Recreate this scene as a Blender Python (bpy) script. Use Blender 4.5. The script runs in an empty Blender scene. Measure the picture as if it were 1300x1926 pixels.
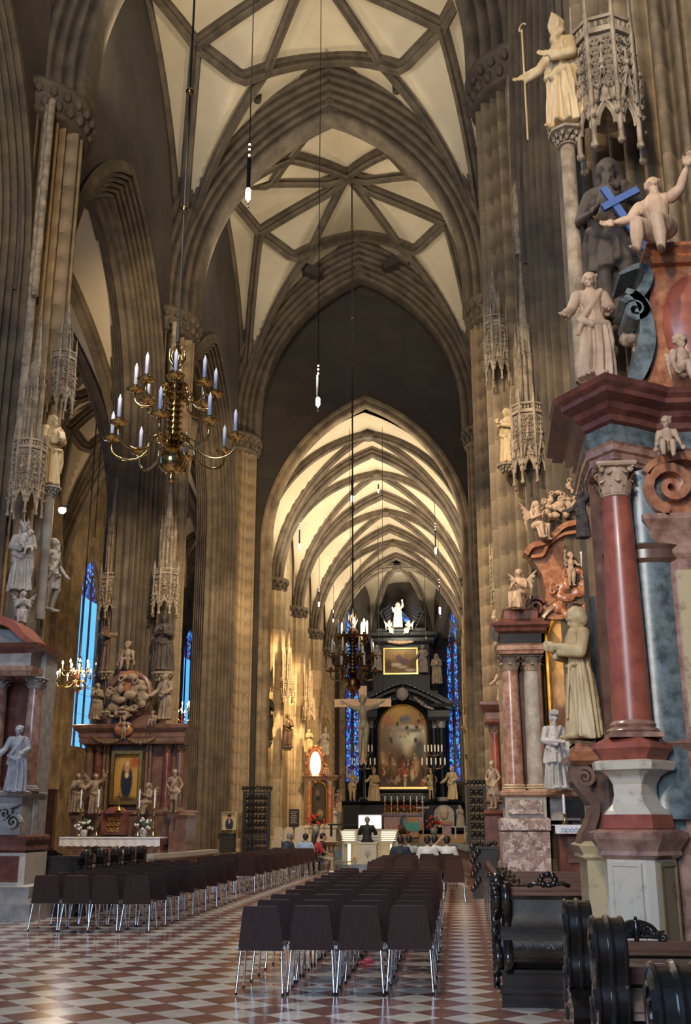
import bpy, bmesh, math, random
from mathutils import Vector, Matrix
PI = math.pi
sin, cos, sqrt = math.sin, math.cos, math.sqrt
random.seed(7)
SC = bpy.context.scene
COL = SC.collection

# ------------------------------------------------------------------ camera
FPX, VX, VY, CX, CY, EYE = 2000., 860., 1545., 650., 963., 1.65
PIT = math.atan((VY - CY) / FPX)
YAW = math.atan((VX - CX) * cos(PIT) / FPX)
CR = Vector((cos(YAW), sin(YAW), 0))
CF = Vector((-cos(PIT) * sin(YAW), cos(PIT) * cos(YAW), sin(PIT)))
CU = CR.cross(CF)
cam = bpy.data.cameras.new('camera')
camo = bpy.data.objects.new('camera', cam)
COL.objects.link(camo)
camo.matrix_world = Matrix(((CR.x, CU.x, -CF.x, 0), (CR.y, CU.y, -CF.y, 0), (CR.z, CU.z, -CF.z, EYE), (0, 0, 0, 1)))
cam.sensor_fit = 'VERTICAL'
cam.sensor_height = 24
cam.lens = FPX / 1926 * 24
cam.clip_end = 300
SC.camera = camo

def at(px, py, y=None, x=None, z=None):
    """world point seen at a photo pixel, at a known depth y, side x or height z"""
    d = CR * ((px - CX) / FPX) - CU * ((py - CY) / FPX) + CF
    s = y / d.y if y is not None else (x / d.x if x is not None else (z - EYE) / d.z)
    return Vector((d.x * s, d.y * s, d.z * s + EYE))

# ------------------------------------------------------------------ world, exposure, lamps
W = bpy.data.worlds.new('daylight')
SC.world = W
W.use_nodes = True
W.node_tree.nodes['Background'].inputs[0].default_value = (.34, .52, 1.0, 1)
W.node_tree.nodes['Background'].inputs[1].default_value = .16
SC.view_settings.view_transform = 'Standard'
SC.view_settings.look = 'None'
SC.view_settings.exposure = 0.15
SC.view_settings.gamma = 1
SC.view_settings.use_curve_mapping = False
SC.cycles.max_bounces = 6
SC.cycles.diffuse_bounces = 3
SC.cycles.glossy_bounces = 3
SC.cycles.transmission_bounces = 3
SC.cycles.caustics_reflective = False
SC.cycles.caustics_refractive = False
SC.cycles.sample_clamp_indirect = 3
SC.cycles.use_denoising = True
WARM, GOLD, COOL, PALE = (1, .77, .46), (1, .70, .36), (.50, .70, 1), (1, .88, .66)

def lamp(kind, loc, energy, color, size=.15, aim=None, spot=2.4, blend=.7, sizey=None):
    l = bpy.data.lights.new('lamp_light', kind)
    l.energy = energy
    l.color = color
    if kind == 'AREA':
        l.size = size
        if sizey:
            l.shape = 'RECTANGLE'
            l.size_y = sizey
    else:
        l.shadow_soft_size = size
    if kind == 'SPOT':
        l.spot_size = spot
        l.spot_blend = blend
    o = bpy.data.objects.new('lamp_light', l)
    COL.objects.link(o)
    o.location = loc
    if aim is not None:
        o.rotation_euler = (Vector(aim) - Vector(loc)).to_track_quat('-Z', 'Y').to_euler()
    return o

# floods on the capitals of the piers: they wash the vaults
for y, e in ((9, 1300), (21.5, 1200), (33, 1000), (45, 300)):
    lamp('SPOT', (-8.2, y + 1.2, 19.6), e, PALE, .25, (-2.2, y + 3.4, 28), 2.6)
    lamp('SPOT', (.5, y + 1.2, 19.6), e, PALE, .25, (-5.5, y + 3.4, 28), 2.6)
for y, e in ((49, 1700), (55.6, 1700), (63, 1600), (71, 1300)):
    lamp('SPOT', (-8.2, y, 12.6), e, PALE, .25, (-2.6, y, 20), 2.6)
    lamp('SPOT', (.4, y, 12.6), e, PALE, .25, (-5.2, y, 20), 2.6)
lamp('SPOT', (-3.9, 75.0, 15.5), 1800, PALE, .3, (-3.9, 79, 19), 2.4)
# floods aimed at the choir wall, the high altar and the crucifix
for x, y, z, e, aim in ((-5.2, 47.5, 10, 4000, (-9, 54, 7)), (-5.0, 54, 9, 3000, (-9, 61, 7)), (-3.4, 62, 14, 1700, (-3.8, 80, 6)),
                        (-1.5, 70, 12, 1300, (1.2, 78, 6)), (-3.9, 58, 11, 1500, (1.3, 66, 7)), (-3.2, 38, 9, 2100, (-4.2, 48, 6.3)),
                        (-2.5, 56, 12, 1500, (-3, 70, .5))):
    lamp('SPOT', (x, y, z), e, GOLD if x < -4.9 else PALE, .2, aim, 1.1)
# floods aimed at the pier altars and up and down the shafts
for x, y, z, e, aim in ((-5.6, 37, 13, 3000, (-9.4, 44, 6)), (-5.4, 36, 10, 2700, (-9.4, 44, 14)), (-1.8, 13, 15, 800, (1.8, 21, 18)), (-6.4, 13, 14, 1000, (-9.6, 21.5, 17)), (-2.2, 25, 15, 1300, (1.2, 33, 17)), (-5.6, 25, 15, 1300, (-9.4, 33, 17)), (-5, 22, 12, 3400, (-9.6, 31, 5)), (-4.5, 10, 10, 1100, (-9, 20, 9)),
                        (-2.5, 26, 13, 2800, (1.4, 33, 6)), (-2.5, 12, 11, 3200, (1.8, 21, 6)), (-.6, 1.5, 6.5, 1050, (2.2, 10, 5.5)),
                        (-1.2, 2, 3.2, 170, (2.2, 9.5, 2.0)), (-.4, 2.5, 13, 2300, (2.6, 11, 10.5))):
    lamp('SPOT', (x, y, z), e, WARM, .2, aim, 1.15)
# lenses of the tube lamps over the nave floor
for x, y, z, e in ((-4.2, 13, 15, 2300), (-4.1, 22, 15.5, 2300), (-3.9, 29, 14.5, 2000), (-3.9, 40, 13, 1600)):
    lamp('SPOT', (x, y, z), e, (1, .9, .74), .12, (x, y, 0), 2.3, .9)
# aisle lamps under the aisle vault
for y, e in ((27, 330), (39, 420), (50, 420), (62, 300)):
    lamp('SPOT', (-12.5, y, 11.5), e, WARM, .3, (-15.5, y, 20), 2.7)
lamp('POINT', (-13.6, 44, 5), 160, WARM, .3)
# added cool area light behind the camera, before the added west window
lamp('AREA', (-4.9, -9, 8), 2600, COOL, 7, (-4.4, 30, 2), sizey=12)

# ------------------------------------------------------------------ materials
def mat(name, c1, c2=None, scale=3., rough=.6, metal=0., bump=.0, detail=6, kind='noise', var=0., spec=.5, coat=0., c3=None, stretch=None, lo=.35, hi=.65):
    m = bpy.data.materials.new(name)
    m.use_nodes = True
    nt = m.node_tree
    N, L = nt.nodes, nt.links
    b = N['Principled BSDF']
    b.inputs['Roughness'].default_value = rough
    b.inputs['Metallic'].default_value = metal
    b.inputs['Specular IOR Level'].default_value = spec
    b.inputs['Coat Weight'].default_value = coat
    b.inputs['Coat Roughness'].default_value = .08
    c2 = c2 or tuple(x * .7 for x in c1)
    tc = N.new('ShaderNodeTexCoord')
    src = tc.outputs['Object']
    if stretch:
        mp = N.new('ShaderNodeMapping')
        mp.inputs['Scale'].default_value = stretch
        L.new(src, mp.inputs[0])
        src = mp.outputs[0]
    nz = N.new('ShaderNodeTexNoise')
    nz.inputs['Scale'].default_value = scale
    nz.inputs['Detail'].default_value = detail
    nz.inputs['Roughness'].default_value = .62
    L.new(src, nz.inputs['Vector'])
    fac = nz.outputs['Fac']
    if kind == 'vein':
        wv = N.new('ShaderNodeTexWave')
        wv.inputs['Scale'].default_value = scale * .6
        wv.inputs['Distortion'].default_value = 14
        wv.inputs['Detail'].default_value = 4
        wv.inputs['Detail Scale'].default_value = 1.6
        L.new(src, wv.inputs['Vector'])
        fac = wv.outputs['Fac']
    elif kind == 'breccia':
        vo = N.new('ShaderNodeTexVoronoi')
        vo.inputs['Scale'].default_value = scale
        mx = N.new('ShaderNodeMixRGB')
        mx.inputs[0].default_value = .25
        L.new(src, mx.inputs[1])
        L.new(nz.outputs['Color'], mx.inputs[2])
        L.new(mx.outputs[0], vo.inputs['Vector'])
        fac = vo.outputs['Color']
    elif kind == 'block':
        br = N.new('ShaderNodeTexBrick')
        sp = N.new('ShaderNodeSeparateXYZ')
        L.new(src, sp.inputs[0])
        ad = N.new('ShaderNodeMath')
        L.new(sp.outputs[0], ad.inputs[0])
        L.new(sp.outputs[1], ad.inputs[1])
        cb = N.new('ShaderNodeCombineXYZ')
        L.new(ad.outputs[0], cb.inputs[0])
        L.new(sp.outputs[2], cb.inputs[1])
        L.new(cb.outputs[0], br.inputs['Vector'])
        br.inputs['Scale'].default_value = 1
        br.inputs['Brick Width'].default_value = 1.1
        br.inputs['Row Height'].default_value = .6
        br.inputs['Mortar Size'].default_value = .012
        br.inputs['Color1'].default_value = (.25, .25, .25, 1)
        br.inputs['Color2'].default_value = (.85, .85, .85, 1)
        br.inputs['Mortar'].default_value = (.1, .1, .1, 1)
        mx = N.new('ShaderNodeMixRGB')
        mx.inputs[0].default_value = .5
        L.new(br.outputs['Color'], mx.inputs[1])
        L.new(fac, mx.inputs[2])
        fac = mx.outputs[0]
    cr = N.new('ShaderNodeValToRGB')
    e = cr.color_ramp.elements
    e[0].position, e[1].position = lo, hi
    e[0].color, e[1].color = (*c2, 1), (*c1, 1)
    if c3:
        x = e.new((lo + hi) / 2)
        x.color = (*c3, 1)
    L.new(fac, cr.inputs[0])
    out = cr.outputs[0]
    if var:
        oi = N.new('ShaderNodeObjectInfo')
        mr = N.new('ShaderNodeMapRange')
        mr.inputs[3].default_value, mr.inputs[4].default_value = 1 - var, 1 + var
        L.new(oi.outputs['Random'], mr.inputs[0])
        hv = N.new('ShaderNodeHueSaturation')
        L.new(mr.outputs[0], hv.inputs['Value'])
        L.new(out, hv.inputs['Color'])
        out = hv.outputs[0]
    L.new(out, b.inputs['Base Color'])
    if bump:
        bp = N.new('ShaderNodeBump')
        bp.inputs['Strength'].default_value = bump
        bp.inputs['Distance'].default_value = .05
        L.new(nz.outputs['Fac'], bp.inputs['Height'])
        L.new(bp.outputs[0], b.inputs['Normal'])
    return m

def emit(name, c, s):
    m = bpy.data.materials.new(name)
    m.use_nodes = True
    b = m.node_tree.nodes['Principled BSDF']
    b.inputs['Base Color'].default_value = (*c, 1)
    b.inputs['Emission Color'].default_value = (*c, 1)
    b.inputs['Emission Strength'].default_value = s
    return m

def glassmat(name, cols, scale, s):
    """lit stained glass: small coloured quarries of daylight"""
    m = bpy.data.materials.new(name)
    m.use_nodes = True
    nt = m.node_tree
    N, L = nt.nodes, nt.links
    b = N['Principled BSDF']
    b.inputs['Base Color'].default_value = (.02, .02, .03, 1)
    b.inputs['Roughness'].default_value = .3
    tc = N.new('ShaderNodeTexCoord')
    vo = N.new('ShaderNodeTexVoronoi')
    vo.inputs['Scale'].default_value = scale
    L.new(tc.outputs['Object'], vo.inputs['Vector'])
    cr = N.new('ShaderNodeValToRGB')
    cr.color_ramp.interpolation = 'CONSTANT'
    e = cr.color_ramp.elements
    e[0].color = (*cols[0], 1)
    e[1].position = 1 / len(cols)
    e[1].color = (*cols[1], 1)
    for i in range(2, len(cols)):
        x = e.new(i / len(cols))
        x.color = (*cols[i], 1)
    L.new(vo.outputs['Color'], cr.inputs[0])
    L.new(cr.outputs[0], b.inputs['Emission Color'])
    b.inputs['Emission Strength'].default_value = s
    return m

M = {}
M['stone'] = mat('weathered sandstone', (.33, .235, .135), (.125, .088, .053), 1.4, .8, bump=.35, var=.07)
M['stone_warm'] = mat('warm choir sandstone', (.54, .42, .27), (.34, .25, .155), 1.2, .8, bump=.3, var=.22)
M['stone_grey'] = mat('grey sandstone', (.30, .265, .235), (.15, .135, .125), 1.6, .8, bump=.35, var=.12)
M['rib'] = mat('dark rib stone', (.15, .112, .075), (.07, .053, .038), 1.8, .8, bump=.3, var=.05)
M['carved'] = mat('carved limestone', (.42, .33, .23), (.17, .125, .085), 5, .75, bump=.3)
M['web'] = mat('vault plaster', (.60, .51, .37), (.47, .39, .28), .35, .9, bump=.05)
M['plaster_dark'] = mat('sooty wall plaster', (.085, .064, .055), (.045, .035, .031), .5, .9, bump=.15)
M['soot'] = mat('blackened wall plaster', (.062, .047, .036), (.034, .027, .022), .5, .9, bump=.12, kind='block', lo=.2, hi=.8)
M['tile_white'] = mat('pale limestone tile', (.74, .68, .62), (.56, .50, .45), 4, .16, var=.12)
M['tile_red'] = mat('red marble tile', (.29, .125, .09), (.18, .075, .055), 5, .16, var=.18)
M['joint'] = mat('tile bed', (.12, .10, .09), None, 5, .7)
M['wood_dark'] = mat('black stained oak', (.016, .011, .009), (.008, .006, .005), 6, .3, bump=.05, coat=.9, stretch=(1, 6, 1))
M['wood_red'] = mat('brown oak rail', (.20, .09, .055), (.10, .042, .026), 5, .35, bump=.1, stretch=(.4, 6, 6))
M['seat_wood'] = mat('worn bench board', (.30, .19, .13), (.17, .10, .07), 4, .4, stretch=(.4, 5, 5))
M['chair'] = mat('dark beech plywood', (.060, .031, .027), (.042, .022, .019), 8, .42, spec=.22, stretch=(5, 5, .6))
M['chrome'] = mat('chromed steel', (.78, .8, .84), (.7, .72, .76), 4, .14, 1.0)
M['rubber'] = mat('black rubber', (.015, .015, .015), None, 4, .6)
M['brass'] = mat('polished brass', (.70, .49, .21), (.54, .36, .14), 6, .16, 1.0)
M['bronze'] = mat('dull bronze', (.22, .12, .05), (.13, .07, .03), 8, .34, 1.0)
M['gold'] = mat('gilding', (.85, .58, .20), (.62, .38, .10), 8, .3, 1.0)
M['iron'] = mat('black wrought iron', (.012, .012, .013), (.006, .006, .006), 8, .5, .1)
M['candle'] = mat('white wax', (.72, .73, .86), (.66, .66, .8), 6, .4)
M['cream'] = mat('cream wax', (.8, .74, .6), (.74, .68, .55), 6, .4)
M['red_marble'] = mat('red marble', (.40, .11, .065), (.20, .05, .034), 6, .34, kind='noise', c3=(.31, .085, .055), coat=.08, bump=.02, lo=.3, hi=.72)
M['red_dark'] = mat('dark red marble', (.20, .07, .05), (.09, .032, .026), 5, .24, c3=(.14, .05, .038), coat=.2)
M['rose_marble'] = mat('rose marble', (.46, .27, .20), (.20, .095, .07), 7, .25, coat=.3, bump=.03)
M['orange_marble'] = mat('orange marble', (.52, .23, .11), (.25, .08, .04), 7, .25, coat=.3)
M['white_marble'] = mat('white veined marble', (.66, .57, .46), (.32, .25, .18), 9, .28, coat=.3, c3=(.58, .5, .4), lo=.28, hi=.5)
M['yellow_marble'] = mat('yellow speckled and yellow lit marble', (.55, .42, .24), (.26, .17, .09), 7, .28, coat=.3, lo=.28, hi=.45)
M['grey_marble'] = mat('grey veined marble', (.17, .205, .21), (.05, .062, .068), 9, .3, coat=.15, lo=.34, hi=.6)
M['breccia'] = mat('grey red breccia', (.62, .55, .53), (.13, .085, .08), 16, .3, kind='breccia', c3=(.32, .22, .20), lo=.1, hi=.9)
M['brown_marble'] = mat('brown marble', (.20, .105, .075), (.10, .05, .036), 4, .3, coat=.2)
M['black_marble'] = mat('black marble', (.012, .013, .014), (.006, .006, .007), 4, .42, spec=.25)
M['sand_statue'] = mat('pale sandstone statue', (.55, .38, .26), (.38, .25, .17), 6, .6, bump=.2)
M['yellow_statue'] = mat('ochre stained and yellow lit statue', (.62, .47, .27), (.40, .27, .12), 3, .55, bump=.15, stretch=(3, 3, .6))  # ochre stone; also carries the yellow light on the yellow-lit pier statues
M['grey_statue'] = mat('grey stone statue', (.40, .36, .33), (.24, .215, .20), 6, .6, bump=.2)
M['blue_statue'] = mat('white marble statue', (.42, .42, .45), (.29, .28, .30), 5, .5, bump=.15)
M['brown_statue'] = mat('brown wooden statue', (.20, .115, .065), (.10, .055, .03), 6, .5, bump=.2)
M['dim_statue'] = mat('dusky brown stone statue', (.30, .22, .155), (.15, .105, .075), 5, .65, bump=.2)
M['dark_statue'] = mat('dark bronze statue', (.085, .064, .05), (.04, .03, .024), 6, .75, bump=.2)
M['buff_statue'] = mat('buff stone statue', (.47, .36, .25), (.28, .20, .14), 5, .65, bump=.2)
M['linen'] = mat('white altar linen', (.70, .72, .80), (.60, .62, .72), 20, .8)
M['blue_paint'] = mat('blue painted wood', (.05, .12, .36), (.035, .085, .27), 6, .5)
M['plain_wood'] = mat('honey pine', (.52, .30, .14), (.40, .22, .10), 5, .45, stretch=(.5, 5, 5))
M['skin'] = mat('skin', (.50, .30, .21), (.42, .24, .17), 20, .5)
M['flesh_pale'] = mat('pale painted flesh', (.30, .25, .17), (.20, .16, .11), 12, .5)
M['hair_dark'] = mat('dark hair', (.022, .015, .012), (.012, .009, .008), 40, .5)
M['hair_grey'] = mat('grey hair', (.25, .24, .23), (.15, .14, .14), 40, .5)
for k, c in dict(navy=(.02, .03, .06), sky=(.32, .45, .66), crimson=(.40, .03, .045), white=(.70, .72, .75), black=(.012, .012, .014),
                 khaki=(.36, .30, .22), denim=(.05, .07, .13), sage=(.36, .40, .42), pink=(.75, .16, .25), green=(.05, .22, .17),
                 leaf=(.06, .13, .05), red_flower=(.6, .04, .04), teal=(.10, .42, .38), paper=(.62, .57, .42), ochre=(.48, .27, .05),
                 cable=(.015, .014, .014), grey=(.42, .40, .37), purple=(.05, .03, .045), cream_box=(.62, .56, .44)).items():
    M[k] = mat(k + ' surface', c, tuple(x * .82 for x in c), 14, .7)
M['flame'] = emit('candle bulb', (1, .72, .36), 26)
M['lampglow'] = emit('lamp lens', (1, .86, .6), 30)
M['screen'] = emit('backlit panel', (.92, .95, 1), 2.6)
M['screen_dim'] = emit('small lit stop tabs', (1, .95, .82), .9)
M['keyglow'] = emit('lit key jamb', (1, .78, .42), 2.2)
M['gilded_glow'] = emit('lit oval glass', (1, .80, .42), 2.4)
M['sky_glass'] = emit('pale blue daylight glass', (.10, .42, 1), 1.15)
M['white_glass'] = emit('white daylight glass', (.62, .82, 1), 1.7)
M['red_glass'] = emit('red daylight glass', (.75, .05, .07), .9)
M['blue_glass'] = glassmat('blue stained glass', [(.0, .01, .05), (.01, .04, .22), (.01, .01, .03), (.02, .12, .6), (.10, .02, .06), (.0, .03, .16), (.05, .3, .62), (.01, .01, .02), (.02, .08, .45), (.12, .28, .3)], 6.5, 1.7)

# ------------------------------------------------------------------ mesh builder
class MB:
    def __init__(s):
        s.v, s.f, s.m, s.cur = [], [], [], 0
    def add(s, vs, fs):
        o = len(s.v)
        s.v += [tuple(p) for p in vs]
        s.f += [tuple(i + o for i in f) for f in fs]
        s.m += [s.cur] * len(fs)
        return s
    def box(s, c, d, rz=0, rx=0, ry=0, tx=1, ty=1):
        R = Matrix.Rotation(rz, 3, 'Z') @ Matrix.Rotation(ry, 3, 'Y') @ Matrix.Rotation(rx, 3, 'X')
        c = Vector(c)
        vs = []
        for k in (-1, 1):
            a, b = (1, 1) if k < 0 else (tx, ty)
            for i, j in ((-1, -1), (1, -1), (1, 1), (-1, 1)):
                vs.append(c + R @ Vector((i * d[0] / 2 * a, j * d[1] / 2 * b, k * d[2] / 2)))
        return s.add(vs, [(3, 2, 1, 0), (4, 5, 6, 7), (0, 1, 5, 4), (1, 2, 6, 5), (2, 3, 7, 6), (3, 0, 4, 7)])
    def loft(s, rings, cap=True, closed=True):
        n = len(rings[0])
        vs = [p for r in rings for p in r]
        fs = []
        for k in range(len(rings) - 1):
            for i in range(n if closed else n - 1):
                j = (i + 1) % n
                fs.append((k * n + i, k * n + j, (k + 1) * n + j, (k + 1) * n + i))
        if cap and closed:
            fs.append(tuple(range(n - 1, -1, -1)))
            fs.append(tuple((len(rings) - 1) * n + i for i in range(n)))
        return s.add(vs, fs)
    def lathe(s, prof, c=(0, 0, 0), n=16, sx=1, sy=1, cap=True):
        c = Vector(c)
        return s.loft([[c + Vector((r * sx * cos(2 * PI * i / n), r * sy * sin(2 * PI * i / n), z)) for i in range(n)] for r, z in prof], cap)
    def tube(s, pts, r, n=6, cap=True, ref=None):
        pts = [Vector(p) for p in pts]
        rings = []
        prev = None
        for i, p in enumerate(pts):
            t = (pts[min(i + 1, len(pts) - 1)] - pts[max(i - 1, 0)])
            t = t.normalized() if t.length > 1e-9 else Vector((0, 0, 1))
            if prev is None:
                a = Vector(ref) if ref else (Vector((0, 0, 1)) if abs(t.z) < .9 else Vector((1, 0, 0)))
            else:
                a = prev
            u = (a - t * a.dot(t))
            u = u.normalized() if u.length > 1e-6 else t.orthogonal().normalized()
            prev = u
            w = t.cross(u)
            rr = r[i] if isinstance(r, (list, tuple)) else r
            rings.append([p + u * rr * cos(2 * PI * k / n) + w * rr * sin(2 * PI * k / n) for k in range(n)])
        return s.loft(rings, cap)
    def chain(s, pts, rs, n=10):
        """tapered limb with round ends"""
        pts = [Vector(p) for p in pts]
        a = (pts[0] - pts[1]).normalized()
        b = (pts[-1] - pts[-2]).normalized()
        P, Rr = [], []
        for q in (1., .8, .45):
            P.append(pts[0] + a * rs[0] * q)
            Rr.append(rs[0] * sqrt(max(0.0004, 1 - q * q)))
        P += pts
        Rr += rs
        for q in (.45, .8, 1.):
            P.append(pts[-1] + b * rs[-1] * q)
            Rr.append(rs[-1] * sqrt(max(0.0004, 1 - q * q)))
        return s.tube(P, Rr, n)
    def ball(s, c, r, n=10, R=None):
        if not isinstance(r, (tuple, list)):
            r = (r, r, r)
        c = Vector(c)
        rings = []
        for k in range(n // 2 + 1):
            a = -PI / 2 + PI * (k + .02) / (n // 2 + .04)
            ring = []
            for i in range(n):
                p = Vector((r[0] * cos(a) * cos(2 * PI * i / n), r[1] * cos(a) * sin(2 * PI * i / n), r[2] * sin(a)))
                ring.append(c + (R @ p if R else p))
            rings.append(ring)
        return s.loft(rings)
    def stack(s, poly, prof, cap=True):
        """closed plan polygon pushed outwards (mitred) by each (out, z) of a profile"""
        n = len(poly)
        P = [Vector((p[0], p[1])) for p in poly]
        nrm = []
        for i in range(n):
            d0 = (P[i] - P[i - 1]).normalized()
            d1 = (P[(i + 1) % n] - P[i]).normalized()
            n0, n1 = Vector((d0.y, -d0.x)), Vector((d1.y, -d1.x))
            k = 1 + n0.dot(n1)
            nrm.append((n0 + n1) / max(k, .35))
        return s.loft([[(P[i].x + nrm[i].x * o, P[i].y + nrm[i].y * o, z) for i in range(n)] for o, z in prof], cap)
    def prism(s, poly, c, ax, ay, az, depth):
        """outline (a,b) in the plane ax,ay at c, thickened by depth along az (centred)"""
        c, ax, ay, az = Vector(c), Vector(ax), Vector(ay), Vector(az)
        return s.loft([[c + ax * a + ay * b + az * d for a, b in poly] for d in (-depth / 2, depth / 2)])
    def sweep(s, pts, prof, side, closed=False, cap=False):
        """profile (side, down) swept along a path; side is the fixed sideways direction"""
        pts = [Vector(p) for p in pts]
        side = Vector(side).normalized()
        rings = []
        n = len(pts)
        for i, p in enumerate(pts):
            if closed:
                t = pts[(i + 1) % n] - pts[i - 1]
            else:
                t = pts[min(i + 1, n - 1)] - pts[max(i - 1, 0)]
            t.normalize()
            up = side.cross(t)
            up.normalize()
            rings.append([p + side * a + up * b for a, b in prof])
        if closed:
            rings.append(rings[0])
        return s.loft(rings, cap, closed=cap)
    def grid(s, nu, nv, fn):
        return s.add([fn(i / nu, j / nv) for j in range(nv + 1) for i in range(nu + 1)],
                     [(j * (nu + 1) + i, j * (nu + 1) + i + 1, (j + 1) * (nu + 1) + i + 1, (j + 1) * (nu + 1) + i) for j in range(nv) for i in range(nu)])
    def mesh(s, name, mats, smooth=False):
        me = bpy.data.meshes.new(name)
        me.from_pydata(s.v, [], s.f)
        for m in (mats if isinstance(mats, (list, tuple)) else [mats]):
            me.materials.append(M[m] if isinstance(m, str) else m)
        if any(s.m):
            me.polygons.foreach_set('material_index', s.m)
        if smooth is True:
            me.polygons.foreach_set('use_smooth', [True] * len(me.polygons))
        elif smooth:
            me.polygons.foreach_set('use_smooth', [True] * len(me.polygons))
            me.set_sharp_from_angle(angle=smooth)
        me.update()
        return me
    def build(s, name, mats, parent=None, smooth=False, loc=None, rz=0):
        o = bpy.data.objects.new(name, s.mesh(name, mats, smooth))
        COL.objects.link(o)
        if parent:
            o.parent = parent
        if loc is not None:
            o.location = loc
        o.rotation_euler.z = rz
        return o
SM = .7

def obj(name, me, parent=None, loc=(0, 0, 0), rz=0, scale=None):
    o = bpy.data.objects.new(name, me)
    COL.objects.link(o)
    if parent:
        o.parent = parent
    o.location = loc
    o.rotation_euler.z = rz
    if scale:
        o.scale = (scale,) * 3 if not isinstance(scale, (tuple, list)) else scale
    return o
def tag(o, label, cat, group=None):
    o['label'], o['category'] = label, cat
    if group:
        o['group'] = group
    return o
def thing(name, label, cat, loc=(0, 0, 0), rz=0, group=None):
    o = bpy.data.objects.new(name, None)
    COL.objects.link(o)
    o.location = loc
    o.rotation_euler.z = rz
    return tag(o, label, cat, group)
def struct(o):
    o['kind'] = 'structure'
    return o
def copy_tree(o, parent=None):
    c = o.copy()
    COL.objects.link(c)
    if parent:
        c.parent = parent
    for ch in list(o.children):
        copy_tree(ch, c)
    return c
def arc(w, h, z0=0, n=24, full=True):
    """pointed arch: list of (x, z) from -w to w, rise h"""
    R = (h * h + w * w) / (2 * w)
    pts = []
    a1 = math.asin(min(1, h / R)) if h < R else PI / 2
    for i in range(n + 1):
        a = a1 * i / n
        pts.append((-(R * cos(a) - (R - w)), z0 + R * sin(a)))
    return pts + [(-x, z) for x, z in pts[-2::-1]] if full else pts
def pz(x, w, h):
    x = min(abs(x), w)
    R = (h * h + w * w) / (2 * w)
    return sqrt(max(0, R * R - (x + R - w) ** 2))
def rect(x0, y0, x1, y1):
    return [(x0, y0), (x1, y0), (x1, y1), (x0, y1)]
def ngon(n, r, a0=0, c=(0, 0), sx=1, sy=1):
    return [(c[0] + r * sx * cos(a0 + 2 * PI * i / n), c[1] + r * sy * sin(a0 + 2 * PI * i / n)) for i in range(n)]
ORD = 'first second third fourth fifth sixth seventh eighth ninth tenth eleventh twelfth thirteenth fourteenth fifteenth sixteenth seventeenth eighteenth'.split()
# ------------------------------------------------------------------ the building
XC, XL, XR = -3.85, -9.9, 2.2
PX0 = 3.15
PY = (10., 21.5, 33., 45.)
ZC = 19.1

# floor: diagonal tiles, the 300 that show largest one by one, the rest one mesh
fl = MB()
fl.grid(1, 1, lambda u, v: (-20 + 33 * u, -12 + 97 * v, -.03))
floor = struct(fl.build('floor', 'joint'))
DG = .52
TO = (.075, 10.72)
tv = [(DG / 2 - .004, 0), (0, DG / 2 - .004), (-DG / 2 + .004, 0), (0, -DG / 2 + .004)]
tm = {}
for k in ('tile_white', 'tile_red'):
    b = MB()
    b.loft([[(x, y, -.03) for x, y in tv], [(x, y, 0) for x, y in tv]])
    tm[k] = b.mesh('tile', k)
cand = []
for i in range(-80, 60):
    for j in range(0, 200):
        for k, (ox, oy) in enumerate(((0, 0), (.5, .5))):
            x, y = TO[0] + (i + ox) * DG, TO[1] + (j - 30 + oy) * DG
            if -19 < x < 5 and y > 8.6 and y < 84:
                cand.append((y, x, k))
cand.sort()
inview = [(y, x, k) for y, x, k in cand if -.43 * y - .5 < x < min(.18 * y, .45 + (.0 if y > 10.5 else 3))]
near = set(inview[:300])
for y, x, k in inview[:300]:
    obj('tile', tm['tile_red' if k else 'tile_white'], floor, (x, y, 0))
for k in (0, 1):
    b = MB()
    for t in cand:
        if t[2] == k and t not in near:
            b.add([(t[1] + p[0], t[0] + p[1], 0) for p in tv], [(0, 1, 2, 3)])
    o = b.build('red_tiles' if k else 'white_tiles', 'tile_red' if k else 'tile_white', floor)
    o['kind'] = 'stuff'

# compound piers, one object per stone course
def pier_outline(R, n=0, lobes=13, a=.10, p=1.25):
    """diamond pier set with rolls and hollows, every other roll slimmer"""
    pts = []
    n = lobes * 14
    for i in range(n):
        t = 2 * PI * i / n
        r = R / ((abs(cos(t)) ** p + abs(sin(t)) ** p) ** (1 / p))
        k = i // 14
        s = (i % 14) / 14
        wd = .60 if k % 2 else .42
        if s < wd:
            r += a * (1.1 if k % 2 else .75) * sqrt(max(0, 1 - ((s - wd / 2) / (wd / 2)) ** 2))
        else:
            r -= a * .8 * sin(PI * (s - wd) / (1 - wd))
        pts.append((r * cos(t), r * sin(t)))
    return pts
def pier(x, y, z0, z1, R, m, hc=.62, lobes=13, a=.10, rz=0, label=None):
    root = struct(obj('pillar', None, None, (x, y, z0)))
    ol = pier_outline(R, lobes=lobes, a=a)
    b = MB()
    b.loft([[(px * s, py * s, z) for px, py in ol] for s, z in ((.996, 0), (1, .006), (1, hc - .006), (.996, hc))], cap=False)
    me = b.mesh('stone_course', m, .5)
    n = int((z1 - z0) / hc)
    for i in range(n):
        obj('stone_course', me, root, (0, 0, i * hc), rz)
    b = MB()
    big = [(px * 1.04, py * 1.04) for px, py in ngon(16, R * 1.08)]
    b.stack(big, [(.18, 0), (.18, .5), (.08, .62), (.08, .9), (0, 1.0)])
    b.build('plinth', m, root)
    return root
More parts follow.
